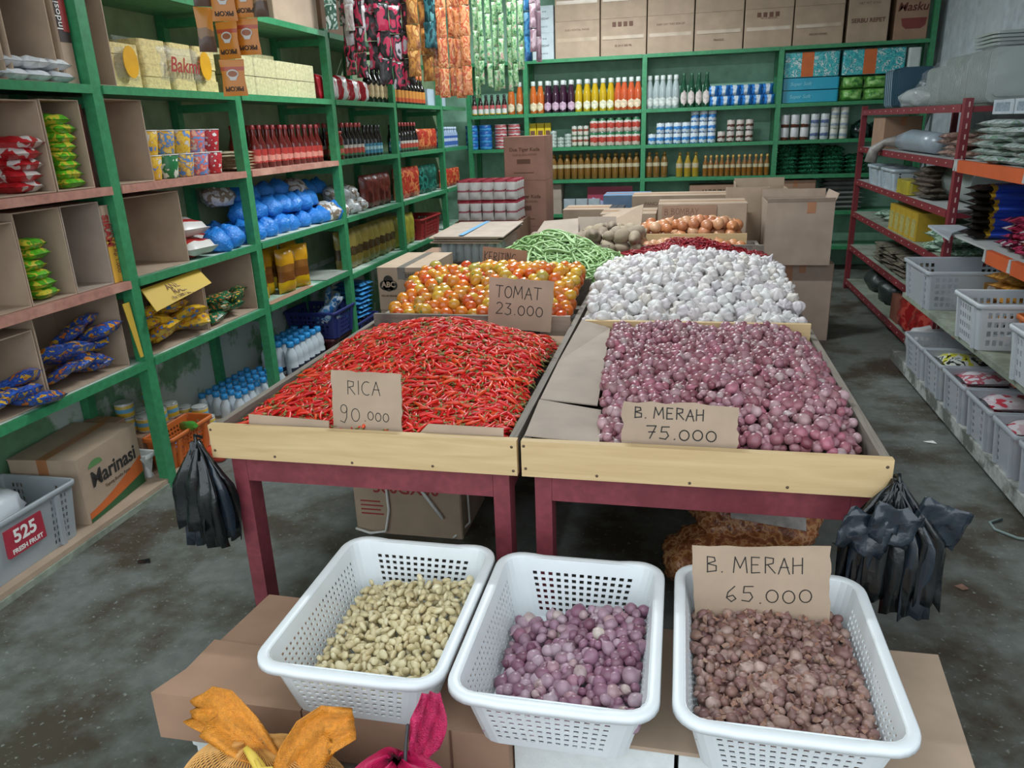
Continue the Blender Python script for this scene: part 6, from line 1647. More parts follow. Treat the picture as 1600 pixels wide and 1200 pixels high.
# clear bundle and flattened cartons
BOT = [('bottle_bundle', None, [])]
t = thing('clear_bundle', 'shrink-wrapped clear bundle of glassware under the flattened cartons', 'bundle', (-1.36, 5.15, 0.8))
GLS = film('clear_glassware', '#b9c6ca', 0.5, 0.1, 30, 0.3)
for i in range(8):
    for j in range(3):
        o = MB().lathe([(0.022, 0), (0.026, 0.01), (0.026, 0.09), (0.016, 0.115), (0.016, 0.125)], 9).mesh('glass', GLS) if (i, j) == (0, 0) else bpy.data.meshes['glass']
        g = obj('glass', o, t); g.location = (-0.19 + 0.054 * i, -0.2 + 0.06 * j, 0.004)
b = MB().prism(rrect(0.45, 0.5, 0.03, 4), 0.002, 0.132).build('clear_wrap', CLEAR, t)
for k in range(4):
    dx, dy = (0.0, 0.02, -0.015, 0.03)[k], (0.0, 0.01, 0.02, -0.01)[k]
    sheet([(-1.62 + dx, 4.86 + dy, 0.938 + 0.013 * k), (-1.14 + dx, 4.84 + dy, 0.938 + 0.013 * k), (-1.16 + dx, 5.62 + dy, 0.945 + 0.013 * k), (-1.64 + dx, 5.6 + dy, 0.945 + 0.013 * k)],
          ('lowest flattened carton on the clear bundle', 'second flattened carton on the clear bundle', 'third flattened carton on the clear bundle', 'top flattened carton with pale blue strap on the clear bundle')[k], CARD_G if k % 2 else CARD, 0.008)
MB().box(-1.42, -1.385, 4.85, 5.62, 0.988, 0.9895).build('strap', plain('blue_strap', '#6a9cc0', 0.5), None)
st = bpy.data.objects['strap']; tag(st, 'pale blue strap across the top flattened carton', 'strap')
carton(-1.85, -1.42, 5.0, 5.6, 0, 0.4, 'carton on the floor under the flattened cartons', CARD_D); carton(-1.85, -1.42, 5.0, 5.6, 0.401, 0.795, 'carton stacked under the clear bundle', CARD_D)
# white sugar packs in two tiers
SUG = [('sugar_pack', pillow(0.1, 0.168, 0.075, 100 + i, 8, 8, 0.08, 0.06).mesh('sugar_pack', bands('sugar_pack_print', [(-1, '#a83a48'), (0.012, '#dad6d2'), (0.075, '#b06068'), (0.088, '#dcd8d4'), (0.155, '#a83a48'), (1, '#a83a48')], 2, 0.35, 0.01, 40)), []) for i in range(3)]
carton(-1.86, -1.3, 6.28, 6.75, 0, 0.45, 'carton on the floor under the white packs', CARD_D); carton(-1.86, -1.3, 6.28, 6.75, 0.451, 0.9, 'carton under the two tiers of white packs', CARD_D)
for tier in range(2):
    for j in range(4):
        for i in range(5):
            inst(SUG[(i + j) % 3], (-1.79 + 0.105 * i, 6.33 + 0.095 * j, 0.902 + 0.17 * tier), (0, 0, rng.uniform(-0.06, 0.06)), 1, f'white and red paper sugar pack in the {"upper" if tier else "lower"} tier behind the flattened cartons', 'pack', 'sugar packs upper tier' if tier else 'sugar packs lower tier')
# stack of pinkish cartons
for k in range(4):
    c = carton(-1.53, -1.16, 6.8, 7.2, 0.4 * k if k < 3 else 1.2, (0.4 * k if k < 3 else 1.2) + (0.398 if k < 3 else 0.37), ('lowest pinkish carton of the tall stack', 'second pinkish carton of the tall stack', 'third pinkish carton of the tall stack', 'top pinkish carton of the tall stack with dark red print')[k], cardboard('pinkish_cardboard', '#a87e6e'), axis='X')
    if k >= 2:
        put_text(c, 'Dua Tiger Kuda', 0.042, INKB, (0, -0.202, 0.26), FRONT, 0.001); put_text(c, 'CAP KUDA HITAM', 0.026, INKB, (0, -0.202, 0.215), FRONT)
        MB().box(-0.07, 0.05, -0.202, -0.2008, 0.14, 0.18).build('printed_panel', INKB, c)
        MB().box(-0.1, 0.08, -0.202, -0.2008, 0.06, 0.068).build('printed_line', INKB, c)
# cartons behind the vegetables
def bc_(x0, x1, y0, y1, z0, z1, lb, mt=None, **k): return carton(x0, x1, y0, y1, z0, z1, lb, mt, **k)
bc_(-0.26, 0.46, 5.95, 6.35, 0, 0.5, 'carton on the floor under the onion sign carton', CARD_D)
c = bc_(-0.16, 0.49, 5.95, 6.35, 0.501, 1.06, 'wide carton behind the onions carrying the onion card', CARD, axis='X')
price_sign((0.07, 5.94, 0.9), (rad(-2), rad(-1), 0), 0.4, 0.15, [('B.BOMBAY', -0.18, 0.085, 0.045, 0.95), ('45.000', -0.13, 0.015, 0.045, 1.1)], 'brown cardboard card lettered B. BOMBAY 45.000 behind the onions', CARD_D, INKB, seed=13)
bc_(-0.62, -0.2, 6.2, 6.6, 0, 0.5, 'carton on the floor left of the onion sign carton', CARD_D)
c = bc_(-0.62, -0.18, 6.15, 6.6, 0.501, 0.97, 'brown carton with ring print behind the potatoes', CARD, axis='X')
c = bc_(-1.0, -0.6, 6.7, 7.1, 0.45, 0.95, 'small brown carton with curved mark behind the beans', CARD, axis='X'); bc_(-1.0, -0.6, 6.7, 7.1, 0, 0.449, 'carton on the floor behind the bean heap', CARD_D)
for q in (c,):
    MB().prism([(0.06 * math.cos(a), 0.035 * math.sin(a)) for a in [rad(180 * k / 10) for k in range(11)]] + [(0.048 * math.cos(a), 0.025 * math.sin(a)) for a in [rad(180 - 180 * k / 10) for k in range(11)]], 0, 0.001, 0, Matrix.Translation((0, -0.2012, 0.3)) @ Matrix.Rotation(rad(90), 4, 'X')).build('printed_mark', INKB, q)
c = bc_(-0.595, -0.475, 6.68, 6.98, 0.6, 0.96, 'dark blue carton with large white letters between the brown cartons', plain('dark_blue_carton', '#26303c', 0.5), tape=False); put_text(c, 'EL', 0.1, WHITE_INK, (0, -0.1512, 0.28), FRONT, 0.003); c.location.z = 0.601; bc_(-0.59, -0.48, 6.68, 6.98, 0, 0.6, 'dark carton under the dark blue lettered carton', CARD_D)
c = bc_(-0.72, -0.28, 7.45, 7.85, 0.5, 1.0, 'flat pale blue tray carton behind the potatoes', plain('pale_blue_lid', '#6a88a8', 0.5), axis='X'); bc_(-0.72, -0.28, 7.45, 7.85, 0, 0.499, 'carton under the pale blue tray carton', CARD_D)
bc_(-0.2, 0.5, 7.0, 7.4, 0, 0.5, 'carton on the floor behind the onion cartons', CARD_D)
c = bc_(-0.42, 0.42, 7.0, 7.4, 0.501, 1.03, 'long carton with oval print behind the onion sign carton', CARD, axis='X')
put_text(c, 'PANCARAN', 0.04, INKB, (-0.2, -0.2012, 0.46), FRONT); 
MB().prism([(0.06 * math.cos(k * PI / 8), 0.04 * math.sin(k * PI / 8)) for k in range(16)], 0, 0.001, 0, Matrix.Translation((0.08, -0.2012, 0.45)) @ Matrix.Rotation(rad(90), 4, 'X')).build('printed_oval', INKB, c)
# torn cardboard flaps leaning behind potatoes
sheet([(-0.58, 5.6, 0.93), (-0.27, 5.58, 0.93), (-0.26, 5.75, 1.08), (-0.56, 5.78, 1.0)], 'torn cardboard flap leaning up behind the potatoes', CARD, 0.006)
sheet([(-1.02, 5.45, 0.9), (-0.7, 5.43, 0.9), (-0.72, 5.62, 1.0), (-0.98, 5.64, 0.98)], 'torn cardboard flap leaning up behind the beans', CARD_G, 0.006)
# open tall cartons at the end of the right table
bc_(0.7, 1.15, 6.05, 6.5, 0, 0.595, 'brown carton with brown tape standing on the aisle floor', cardboard('plain_kraft', '#a89484'))
tp = MB().box(-0.12, -0.07, -0.2268, -0.2256, 0.3, 0.594).build('tape', TAPE, bpy.data.objects['carton' if False else 'carton'] if False else [o for o in bpy.data.objects if o.get('label') == 'brown carton with brown tape standing on the aisle floor'][0])
t = open_carton(0.63, 1.1, 5.98, 6.4, 0.597, 1.06, 'opened carton with taped flap on top of the aisle carton', cardboard('plain_kraft', '#a89484'), [('S', 0.03, 20), ('E', 0.06, 20), ('N', 0.06, 10)], mouth='U')
MB().box(0.28, 0.34, -0.0015, -0.0003, 0.38, 0.46).build('tape', TAPE, t)
bc_(0.62, 0.95, 6.55, 6.95, 0, 0.55, 'carton on the floor behind the aisle cartons', CARD_D)
t = open_carton(0.36, 0.69, 6.45, 6.53, 0.0, 1.13, 'tall flattened carton standing behind the aisle cartons', CARD, [], mouth='U')
t = open_carton(0.44, 0.84, 6.56, 6.82, 0.551, 1.11, 'tall open carton behind the onion end of the table', CARD, [('N', 0.07, 10), ('W', 0.05, 5)], mouth='U'); bc_(0.34, 0.61, 6.56, 6.82, 0, 0.549, 'carton under the tall open carton', CARD_D)
MB().box(0.16, 0.22, -0.0015, -0.0003, 0.02, 0.12).build('tape', TAPE, t)
# carton, bags and scraps beneath the tables
c = bc_(-1.33, -0.85, 2.72, 3.1, 0, 0.42, 'carton with red print and white straps on the floor under the chili table', CARD, tape=False)
put_text(c, '500GX30', 0.075, INKR, (0, -0.1915, 0.22), FRONT, 0.001)
for k in range(4): MB().box(-0.21, -0.12 + 0.012 * (k % 2), -0.1915, -0.1903, 0.15 - 0.02 * k, 0.156 - 0.02 * k).build('printed_line', INKR, c)
MB().tube([(-0.24, -0.2, 0.02), (-0.17, -0.21, 0.008), (-0.1, -0.205, 0.02), (-0.08, -0.2, 0.12), (-0.085, -0.198, 0.3), (-0.06, -0.197, 0.42)], 0.006, 6).build('strap', WHITE_INK, c)
MB().tube([(0.03, -0.197, 0.3), (0.09, -0.2, 0.2), (0.16, -0.203, 0.1)], 0.008, 6).build('strap', WHITE_INK, c)
MB().tube([(0.245, -0.12, 0.42), (0.25, -0.12, 0.2), (0.255, -0.13, 0.05), (0.2, -0.2, 0.01)], 0.005, 6).build('strap', WHITE_INK, c)
bc_(0.05, 0.5, 2.25, 2.75, 0, 0.1, 'low carton under the bags of crackers', CARD_D)
CRK = printed('cracker_bag', ['#8a5230', '#a5653c', '#c08a5c', '#95583a', '#7a4628'], 30, 0.22, 0.7)
for k, (x, y, z, s) in enumerate(((0.2, 2.42, 0.1, 1.0), (0.3, 2.5, 0.24, 1.0))):
    o = blob(0.22, 0.17, 0.13, 30 + k, 0.16, 2.6, 4).build('cracker_bag', CRK); o.location = (x, y, z); tag(o, ('lower clear bag of brown crackers under the shallot table', 'upper clear bag of brown crackers with paper insert under the shallot table')[k], 'bag')
    if k == 1:
        p_ = MB().add([(-0.1, -0.17, 0.16), (0.14, -0.17, 0.13), (0.14, -0.1, 0.2), (-0.1, -0.1, 0.21)], [(0, 1, 2, 3)]).build('paper_insert', plain('paper_insert', '#b8b0a8', 0.6, 0.3, 30), o); solid(p_, 0.002)
o = blob(0.16, 0.15, 0.1, 36, 0.15, 3, 4).build('peanut_bag', printed('pink_peanut_bag', ['#b0706a', '#c08a82', '#9a5a56', '#c89a90'], 40, 0.3, 0.6)); o.location = (0.4, 2.62, 0.36); tag(o, 'clear bag of pinkish nuts behind the crackers under the table', 'bag')
o = blob(0.09, 0.12, 0.16, 37, 0.25, 2).build('rice_sack', printed('green_sack', ['#3a7a3c', '#58a04a', '#c8d0b8', '#2f6a34'], 12)); o.location = (0.5, 2.0 + 0.18, 0.0); tag(o, 'green printed sack at the foot of the shallot table', 'sack')
# hanging bundles of black carrier bags
BLK = plain('black_bag_film', '#15181a', 0.22, 0.15, 12, bump=0.5, coat=0.3)
BLK2 = plain('blue_black_bag_film', '#232c36', 0.2, 0.15, 12, bump=0.5, coat=0.4)
def bag_bundle(x, y, ztop, label, seed, spread, length, side):
    r = random.Random(seed)
    t = thing('carrier_bag_bundle', label, 'plastic bags', (x, y, ztop))
    MB().tube([(0, 0.01, 0.0), (0.0, -0.02, 0.02), (0.005, -0.03, -0.02)], 0.006, 6).build('loop', BLK, t)
    for k in range(9):
        a = (k / 8 - 0.5) * spread; w = r.uniform(0.03, 0.05); L = length * r.uniform(0.8, 1.05); dy = r.uniform(-0.045, 0.02)
        n = 9; vs, fs = [], []
        for i in range(n + 1):
            u = i / n
            for j in range(6):
                s = j / 5 * 2 - 1
                vs.append((a * min(1, u * 2.2) + s * w * (0.25 + 0.75 * min(1, u * 2)) , dy * min(1, u * 2) - 0.02 + 0.012 * math.sin(j * 2.1 + k + u * 4) + 0.006 * math.sin(u * 9 + k), -u * L + (r.uniform(-0.008, 0.008) if i == n else 0)))
        for i in range(n):
            for j in range(5):
                b_ = i * 6 + j; fs.append((b_, b_ + 1, b_ + 7, b_ + 6))
        solid(MB().add(vs, fs, 0, True).build('carrier_bag', BLK2 if k % 3 == 1 else BLK, t), 0.003)
    return t
bag_bundle(-1.455, 1.95, 0.755, 'bundle of black carrier bags hanging at the chili corner of the table', 1, 0.13, 0.36, -1)
bag_bundle(0.575, 1.955, 0.75, 'bundle of black carrier bags hanging at the shallot corner of the table', 4, 0.19, 0.37, 1)
t = [o for o in bpy.data.objects if o.get('label', '').startswith('bundle of black carrier bags hanging at the shallot')][0]
for k, (p, s) in enumerate((((-0.08, -0.07, -0.12), 0.06), ((-0.02, -0.075, -0.09), 0.055), ((0.1, -0.03, -0.1), 0.06))):   # folded tops
    vs, fs = [], []
    for i in range(9):
        for j in range(7):
            u, v = i / 4 - 1, j / 3 - 1
            q = Vector((u * 2, v * 2, k * 5.0))
            vs.append((p[0] + s * (u + 0.3 * v), p[1] - 0.02 + 0.03 * noise.noise(q), p[2] + s * (v * 0.9 - 0.35 * u) + 0.02 * noise.noise(q + Vector((9, 0, 0)))))
    for i in range(8):
        for j in range(6): fs.append((i * 7 + j, i * 7 + j + 1, i * 7 + j + 8, i * 7 + j + 7))
    solid(MB().add(vs, fs, 0, True).build('folded_top', BLK2, t), 0.002)
# scraps on the floor
o = MB().add([(0, 0, 0.001), (0.03, 0.01, 0.006), (0.045, -0.015, 0.002), (0.02, -0.03, 0.004)], [(0, 1, 2, 3)]).build('onion_peel', SKIN); o.location = (1.03, 2.67, 0.001); solid(o, 0.001); tag(o, 'reddish scrap of onion peel on the aisle floor', 'scrap')
o = MB().add([(0, 0, 0.001), (0.05, 0.01, 0.004), (0.06, -0.025, 0.002), (0.015, -0.02, 0.004)], [(0, 1, 2, 3)]).build('paper_scrap', WHITE_INK); o.location = (1.3, 4.06, 0.001); solid(o, 0.001); tag(o, 'small white paper scrap on the aisle floor', 'scrap')
o = MB().tube([(0.0, 0.1, 0.006), (-0.06, 0.06, 0.006), (-0.06, 0.0, 0.006), (0.0, -0.06, 0.006), (0.08, -0.08, 0.006), (0.16, -0.05, 0.006)], 0.006, 6).build('cord', plain('pale_cord', '#7a8a86', 0.5)); o.location = (1.38, 3.12, 0); tag(o, 'pale loop of cord on the aisle floor by the low rack', 'cord')
o = MB().add([(0, 0, 0.001), (0.05, 0.015, 0.006), (0.07, -0.01, 0.002), (0.02, -0.02, 0.004)], [(0, 1, 2, 3)]).build('black_scrap', BLK); o.location = (-2.15, 2.35, 0.001); solid(o, 0.001); tag(o, 'black scrap on the floor before the bottom board', 'scrap')
# ------------------------------------------------------------------ red and orange metal racks along the right wall
rng = random.Random(400)
RMET = plain('red_rack_metal', '#7a2830', 0.45, 0.12, 6)
OMET = plain('orange_rack_metal', '#c4582c', 0.45, 0.1, 6)
SLOT = plain('rack_slot', '#c8a8a0', 0.6)
PALEB = plain('pale_rack_panel', '#a8aaa8', 0.6, 0.1, 5)
XR = 1.64
rk = thing('metal_rack', 'dark red slotted metal rack against the white wall', 'rack', (0, 0, 0))
RL = [0.1, 0.44, 0.76, 1.06, 1.36, 1.685]
for (x, y) in ((XR, 5.27), (XR, 8.05), (2.42, 5.27), (2.42, 8.05)):
    p_ = MB().box(x, x + 0.045, y, y + 0.006, 0, 1.72).box(x, x + 0.006, y + 0.0065, y + 0.05, 0, 1.72).build('post', RMET, rk)
    if x < 2 and y < 6:
        for k in range(26): MB().box(x + 0.02, x + 0.028, y - 0.0012, y - 0.0002, 0.12 + 0.062 * k, 0.15 + 0.062 * k).build('slot', SLOT, p_)
for i, z in enumerate(RL):
    MB().box(XR + 0.01, 2.46, 5.33, 8.04, z - 0.012, z).build('shelf_panel', (PALEB if i in (3, 4) else DUSTY), rk)
    b_ = MB().box(XR - 0.004, XR + 0.009, 5.325, 8.045, z - 0.045, z + 0.002).build('beam', RMET, rk)
    for k in range(14): MB().lathe([(0.006, 0), (0.005, 0.003), (0.0, 0.004)], 6, 0, Matrix.Translation((XR - 0.0045, 5.45 + 0.19 * k, z - 0.02)) @ Matrix.Rotation(rad(-90), 4, 'Y')).build('rivet', SLOT, b_)
    MB().box(XR + 0.05, 2.41, 5.275, 5.3, z - 0.045, z - 0.013).build('end_beam', RMET, rk)
ok = thing('metal_rack', 'orange beamed metal rack nearer the shop front than the red one', 'rack', (0, 0, 0))
for (x, y) in ((1.75, 4.4), (2.44, 4.4), (1.75, 2.4), (2.44, 2.4)): MB().box(x, x + 0.045, y, y + 0.05, 0.121, 1.8).build('post', OMET, ok)
for z, y1 in ((1.37, 5.2), (0.94, 4.52)):
    MB().box(1.63, 2.47, 2.2, 5.13 if z < 1 else y1 - 0.03, z - 0.012, z).build('shelf_panel', PALEB, ok)
    a = 2.2; n = 0
    while a < y1 - 0.05:
        b_ = min(a + 0.98, y1 - 0.03)
        MB().box(1.6, 1.629, a, b_ - 0.02, z - 0.065, z + 0.004).build('beam', OMET, ok)
        MB().add([(1.598, b_ - 0.022, z - 0.06), (1.598, b_ + 0.02, z - 0.06), (1.598, b_ + 0.008, z + 0.006), (1.598, b_ - 0.01, z + 0.006), (1.632, b_ - 0.022, z - 0.06), (1.632, b_ + 0.02, z - 0.06), (1.632, b_ + 0.008, z + 0.006), (1.632, b_ - 0.01, z + 0.006)], [(3, 2, 1, 0), (4, 5, 6, 7), (0, 1, 5, 4), (1, 2, 6, 5), (2, 3, 7, 6), (3, 0, 4, 7)]).build('joint_plate', PALEB, ok)
        a = b_; n += 1
MB().box(1.42, 1.749, 2.4, 5.22, 0.53, 0.558).build('shelf_plank', DUSTY, ok)
MB().box(1.8, 2.43, 2.46, 5.22, 0.53, 0.558).build('shelf_plank', DUSTY, ok)
for yy in (2.5, 3.5, 4.3, 5.1): MB().box(1.45, 2.44, yy, yy + 0.04, 0.5, 0.529).build('bearer', OMET, ok)
lp = MB().prism([(1.43, 2.2), (2.46, 2.2), (2.46, 5.22), (1.62, 5.22), (1.62, 5.3), (1.45, 5.42)], 0.05, 0.12).build('low_platform', worn('flaking_white_board', '#a9aca6', '#63655f', 6, 0.45, 0.55, 0.8)); tag(lp, 'low flaking white platform under the bottom row of crates', 'platform')
for y in (2.35, 3.3, 4.3, 5.1): MB().box(1.5, 2.4, y, y + 0.07, 0.0, 0.049).build('bearer', GREYX, lp)

CRT = film('cloudy_crate_plastic', '#c4cad0', 0.55, 0.3, 6, 0.05)
CRW = plain('white_crate_plastic', '#c0c6ca', 0.4, 0.05)
# crates on the middle shelf
crate((1.705, 4.945, 0.5595), 0.6, 0.5, 0.225, CRT, 'cloudy plastic crate with pale card label on the middle rack shelf', 0, 0.03, 5, 0.5)
o = MB().box(-0.06, 0.06, -0.002, 0.002, 0, 0.07).build('card_label', plain('tan_label', '#a8844c', 0.6)); o.location = (1.75, 4.682, 0.66); tag(o, 'small tan card with white heart tied to the cloudy crate', 'card')
MB().prism([(0, 0.012), (0.022, 0.035), (0.018, 0.05), (0.008, 0.052), (0, 0.044), (-0.008, 0.052), (-0.018, 0.05), (-0.022, 0.035)], 0, 0.001, 0, Matrix.Translation((-0.02, -0.0021, 0)) @ Matrix.Rotation(rad(90), 4, 'X')).build('printed_heart', WHITE_INK, o)
crate((1.705, 4.03, 0.5595), 0.62, 0.34, 0.225, CRW, 'white slotted crate beside the tan snack bags on the middle shelf', 0, 0.028, 4, None)
crate((1.705, 3.33, 0.5595), 0.62, 0.34, 0.225, CRW, 'white slotted crate with chevron ribs beyond the orange crate', 0, 0.028, 4, 0.3)
crate((1.78, 3.68, 0.5595), 0.46, 0.31, 0.19, ORP, 'orange slotted crate between two white crates on the middle shelf', 0, 0.022, 6)
TAN = pk('tan_snack_bag', 0.3, 0.26, 0.06, printed('tan_snack_film', ['#a87430', '#c08a3c', '#8a5c28', '#b07e34'], 14), 3)
for k in range(5): inst(TAN[k % 3], (1.78 + 0.03 * (k % 2), 4.6 - 0.005 * k, 0.59 + 0.052 * k), (rad(90), 0, rad(4 * k)), 1, 'tan snack bag in the stack behind the white crate', 'bag', 'tan snack bags')
# bottom row of cloudy crates
ys = [5.1, 4.69, 4.34, 3.97, 3.62, 3.33, 3.0, 2.66]
names = ['cloudy crate of black and yellow packets on the low platform', 'cloudy crate of white packets at the second place on the low platform', 'cloudy crate of red and white packets in the middle of the low platform', 'cloudy crate of red and white packets beside the orange ones', 'cloudy crate of orange packets on the low platform', 'cloudy crate with orange packets beside its twin', 'cloudy crate at the shop end of the low platform']
cols = [['#20241c', '#c8c43a', '#d0d2ce', '#2c3024', '#c9cbc6'], ['#c9c4c8', '#d2ced2', '#b8606c', '#cfc8cc'], ['#b03040', '#d0c8cc', '#c9b8bc', '#c04050'], ['#c0384a', '#d4ccce', '#c8aab0'], ['#c8641f', '#d87a2a', '#c4c0bc', '#d06a24'], ['#c8641f', '#d87a2a', '#c4c0bc', '#d06a24'], ['#c8641f', '#d0ccc8', '#d06a24']]
for i in range(7):
    yc, d = (ys[i] + ys[i + 1]) / 2, ys[i] - ys[i + 1] - 0.035
    crate((1.735, yc, 0.122), 0.6, d, 0.21, CRT, names[i], 0, 0.03, 5, 0.25)
    sp = pk('packet', 0.26, d * 0.7, 0.05, printed('crate_packet_%d' % i, cols[i], 16), 2)
    for k in range(5):
        inst(sp[k % 2], (1.62 + 0.24 * (k % 2), yc + d * 0.35, 0.155 + 0.034 * k), (rad(90), 0, rad(180 + rng.uniform(-8, 8)) if False else rad(rng.uniform(-6, 6))), 1, ('black and yellow', 'white and pink', 'red and white', 'pale red and white', 'orange', 'bright orange', 'orange and white')[i] + ' flat packet in the ' + ('crate farthest from the shop front', 'second crate of the low row', 'middle crate of the low row', 'crate before the orange packets', 'first crate of orange packets', 'second crate of orange packets', 'crate at the shop end')[i], 'packet', 'packets in low crate %d' % (i + 1)).location.y -= d * 0.7
# red rack: top shelf with containers in cloudy bags
TRAY = film('clear_tray', '#a8b2ae', 0.8, 0.15, 12, 0.2)
lid_me = None
def tray_stack(x, y, n, label, w=0.34, h=0.3, pitch=0.028):
    t = thing('container_stack', label, 'containers', (x, y, 1.6865))
    q = rrect(w, h, 0.04, 4)
    me = MB().prism(q, 0, 0.007).prism(rrect(w - 0.06, h - 0.06, 0.03, 4), 0.0075, 0.022).mesh('container', TRAY)
    for k in range(n):
        o = obj('container', me, t); o.rotation_euler = (rad(90), 0, 0); o.location = (0, -n * pitch / 2 + k * pitch, h / 2 + 0.004)
    b_ = blob(w * 0.78, n * pitch * 0.8, h * 0.72, n + 3, 0.16, 5, 4, 0.8).build('cloudy_bag', film('crumpled_bag', '#d4dcdc', 0.1, 0.2, 14, 0.5), t)
    return t
tray_stack(1.9, 5.42, 13, 'bagged stack of clear food containers by the rack post')
tray_stack(1.9, 5.9, 13, 'bagged stack of clear food containers second on the rack top')
tray_stack(1.9, 6.36, 12, 'bagged stack of clear food containers third on the rack top', 0.32, 0.26)
tray_stack(2.2, 5.1 + 0.33, 10, 'bagged stack of clear food containers against the white wall', 0.25, 0.32)
tray_stack(2.2, 5.95, 10, 'bagged stack of grey containers against the wall behind the others', 0.25, 0.34)
for k in range(4):
    o = MB().prism(rrect(0.5, 0.36, 0.03, 4), 0, 0.014).prism(rrect(0.44, 0.3, 0.03, 4), 0.0145, 0.02).build('flat_container', TRAY); o.location = (2.08, 5.7 + 0.01 * k, 2.02 + 0.022 * k); tag(o, 'flat clear container lid in the pile on top of the bagged containers', 'lid', 'container lids on the rack')
EGG = plain('blue_tray_plastic', '#2a4a5c', 0.4, 0.15)
t = thing('tray_stack', 'leaning stack of dark blue grey trays at the far end of the rack', 'trays', (1.78, 7.35, 1.687), rad(0))
me = MB().prism(rrect(0.26, 0.3, 0.03, 3), 0, 0.012).mesh('tray', EGG)
me2 = MB().prism(rrect(0.26, 0.3, 0.03, 3), 0, 0.012).mesh('tray', plain('pale_tray_plastic', '#9ab0bc', 0.4))
for k in range(16):
    o = obj('tray', me2 if k % 2 and k < 9 else me, t); o.rotation_euler = (rad(78), 0, 0); o.location = (0, 0.0 - 0.03 * k, 0.152)
o = blob(0.16, 0.3, 0.09, 71, 0.25, 2).build('plastic_bag', CLEAR2); o.location = (1.78, 6.68, 1.687); tag(o, 'slumped cloudy bag between blue trays and food containers', 'bag')
# second level
carton(1.68, 1.98, 7.35, 7.75, 1.362, 1.62, 'small brown carton on the second rack shelf', CARD_D)
t = thing('film_roll', 'grey plastic film roll with knotted end hanging over the shelf edge', 'film roll', (1.75, 6.5, 1.362))
RLM = plain('grey_film_roll', '#8f9aa4', 0.3, 0.12, 8, bump=0.3)
MB().tube([(0, -0.5, 0.075), (0, -0.2, 0.08), (0, 0.2, 0.085), (0, 0.5, 0.07)], [0.07, 0.075, 0.08, 0.06], 14).build('roll', RLM, t)
MB().tube([(-0.02, 0.5, 0.07), (-0.1, 0.62, 0.06), (-0.17, 0.66, -0.0), (-0.19, 0.66, -0.1)], [0.05, 0.03, 0.045, 0.05], 8).build('knotted_end', plain('greyish_bag', '#8a8580', 0.5, 0.2, 20, bump=0.6), t)
for k in range(3):
    o = MB().lathe([(0.035, 0), (0.05, 0.16), (0.052, 0.165), (0.046, 0.165), (0.03, 0.006)], 12).build('clear_cup', TRAY); o.location = (1.98, 5.75 + 0.16 * k, 1.362); tag(o, 'clear upturned plastic cup stack on the second rack shelf', 'cups', 'clear cups on the rack')
PKB = pk('pinkish_packet', 0.2, 0.2, 0.045, printed('pinkish_clear_film', ['#9a7e74', '#b09488', '#84685e', '#a88c80'], 16, 0.25, 0.6), 3)
for k in range(12): inst(PKB[k % 3], (1.76 + 0.2 * (k % 2), 5.62 + 0.13 * (k % 3), 1.386 + 0.036 * (k // 3)), (rad(90), 0, rng.uniform(-0.5, 0.5)), 1, 'pinkish brown clear packet piled behind the red rack post', 'packet', 'pinkish packets on the rack')
# third level
for k in range(2):
    crate((1.76, 7.4 - 0.46 * k, 1.062), 0.22, 0.42, 0.16, plain('white_small_basket', '#aab6be', 0.4), ('small white slotted basket at the far end of the rack', 'small white slotted basket with dark packets on the rack')[k], 0, 0.02, 6, 0.4)
o = blob(0.08, 0.16, 0.06, 81, 0.3, 2.4).build('dark_packet', DKBAG); o.location = (1.76, 6.94, 1.1); tag(o, 'dark packets bag lying in the small white basket', 'bag')
o = obj('yellow_pack', softbox(0.13, 0.34, 0.11, plain('yellow_clear_pack', '#a89a34', 0.25, 0.2, 10, bump=0.3), 'yellow_pack', 0.03)); o.location = (1.715, 6.45, 1.062); tag(o, 'yellow wrapped pack before the small white baskets', 'pack')
BRB = pk('brown_bag', 0.3, 0.24, 0.05, printed('brown_bag_film', ['#4c443c', '#5c5248', '#6a6056', '#403a34'], 14, 0.35, 0.7), 3)
for k in range(6): inst(BRB[k % 3], (1.67, 6.05 + 0.02 * (k % 3), 1.09 + 0.034 * k), (rad(90), 0, rad(90 + rng.uniform(-15, 15))), 1, 'crumpled dark brown bag in the stack on the third rack shelf', 'bag', 'brown bags on the rack')
o = MB().tube([(0, -0.3, 0.14), (0, 0.3, 0.14)], 0.135, 16).build('clear_film_roll', TRAY); o.location = (1.95, 5.0, 0.952); o.rotation_euler = (0, 0, 0); tag(o, 'big clear film roll under the orange beam', 'film roll')
o.location = (1.9, 5.64, 1.0615)
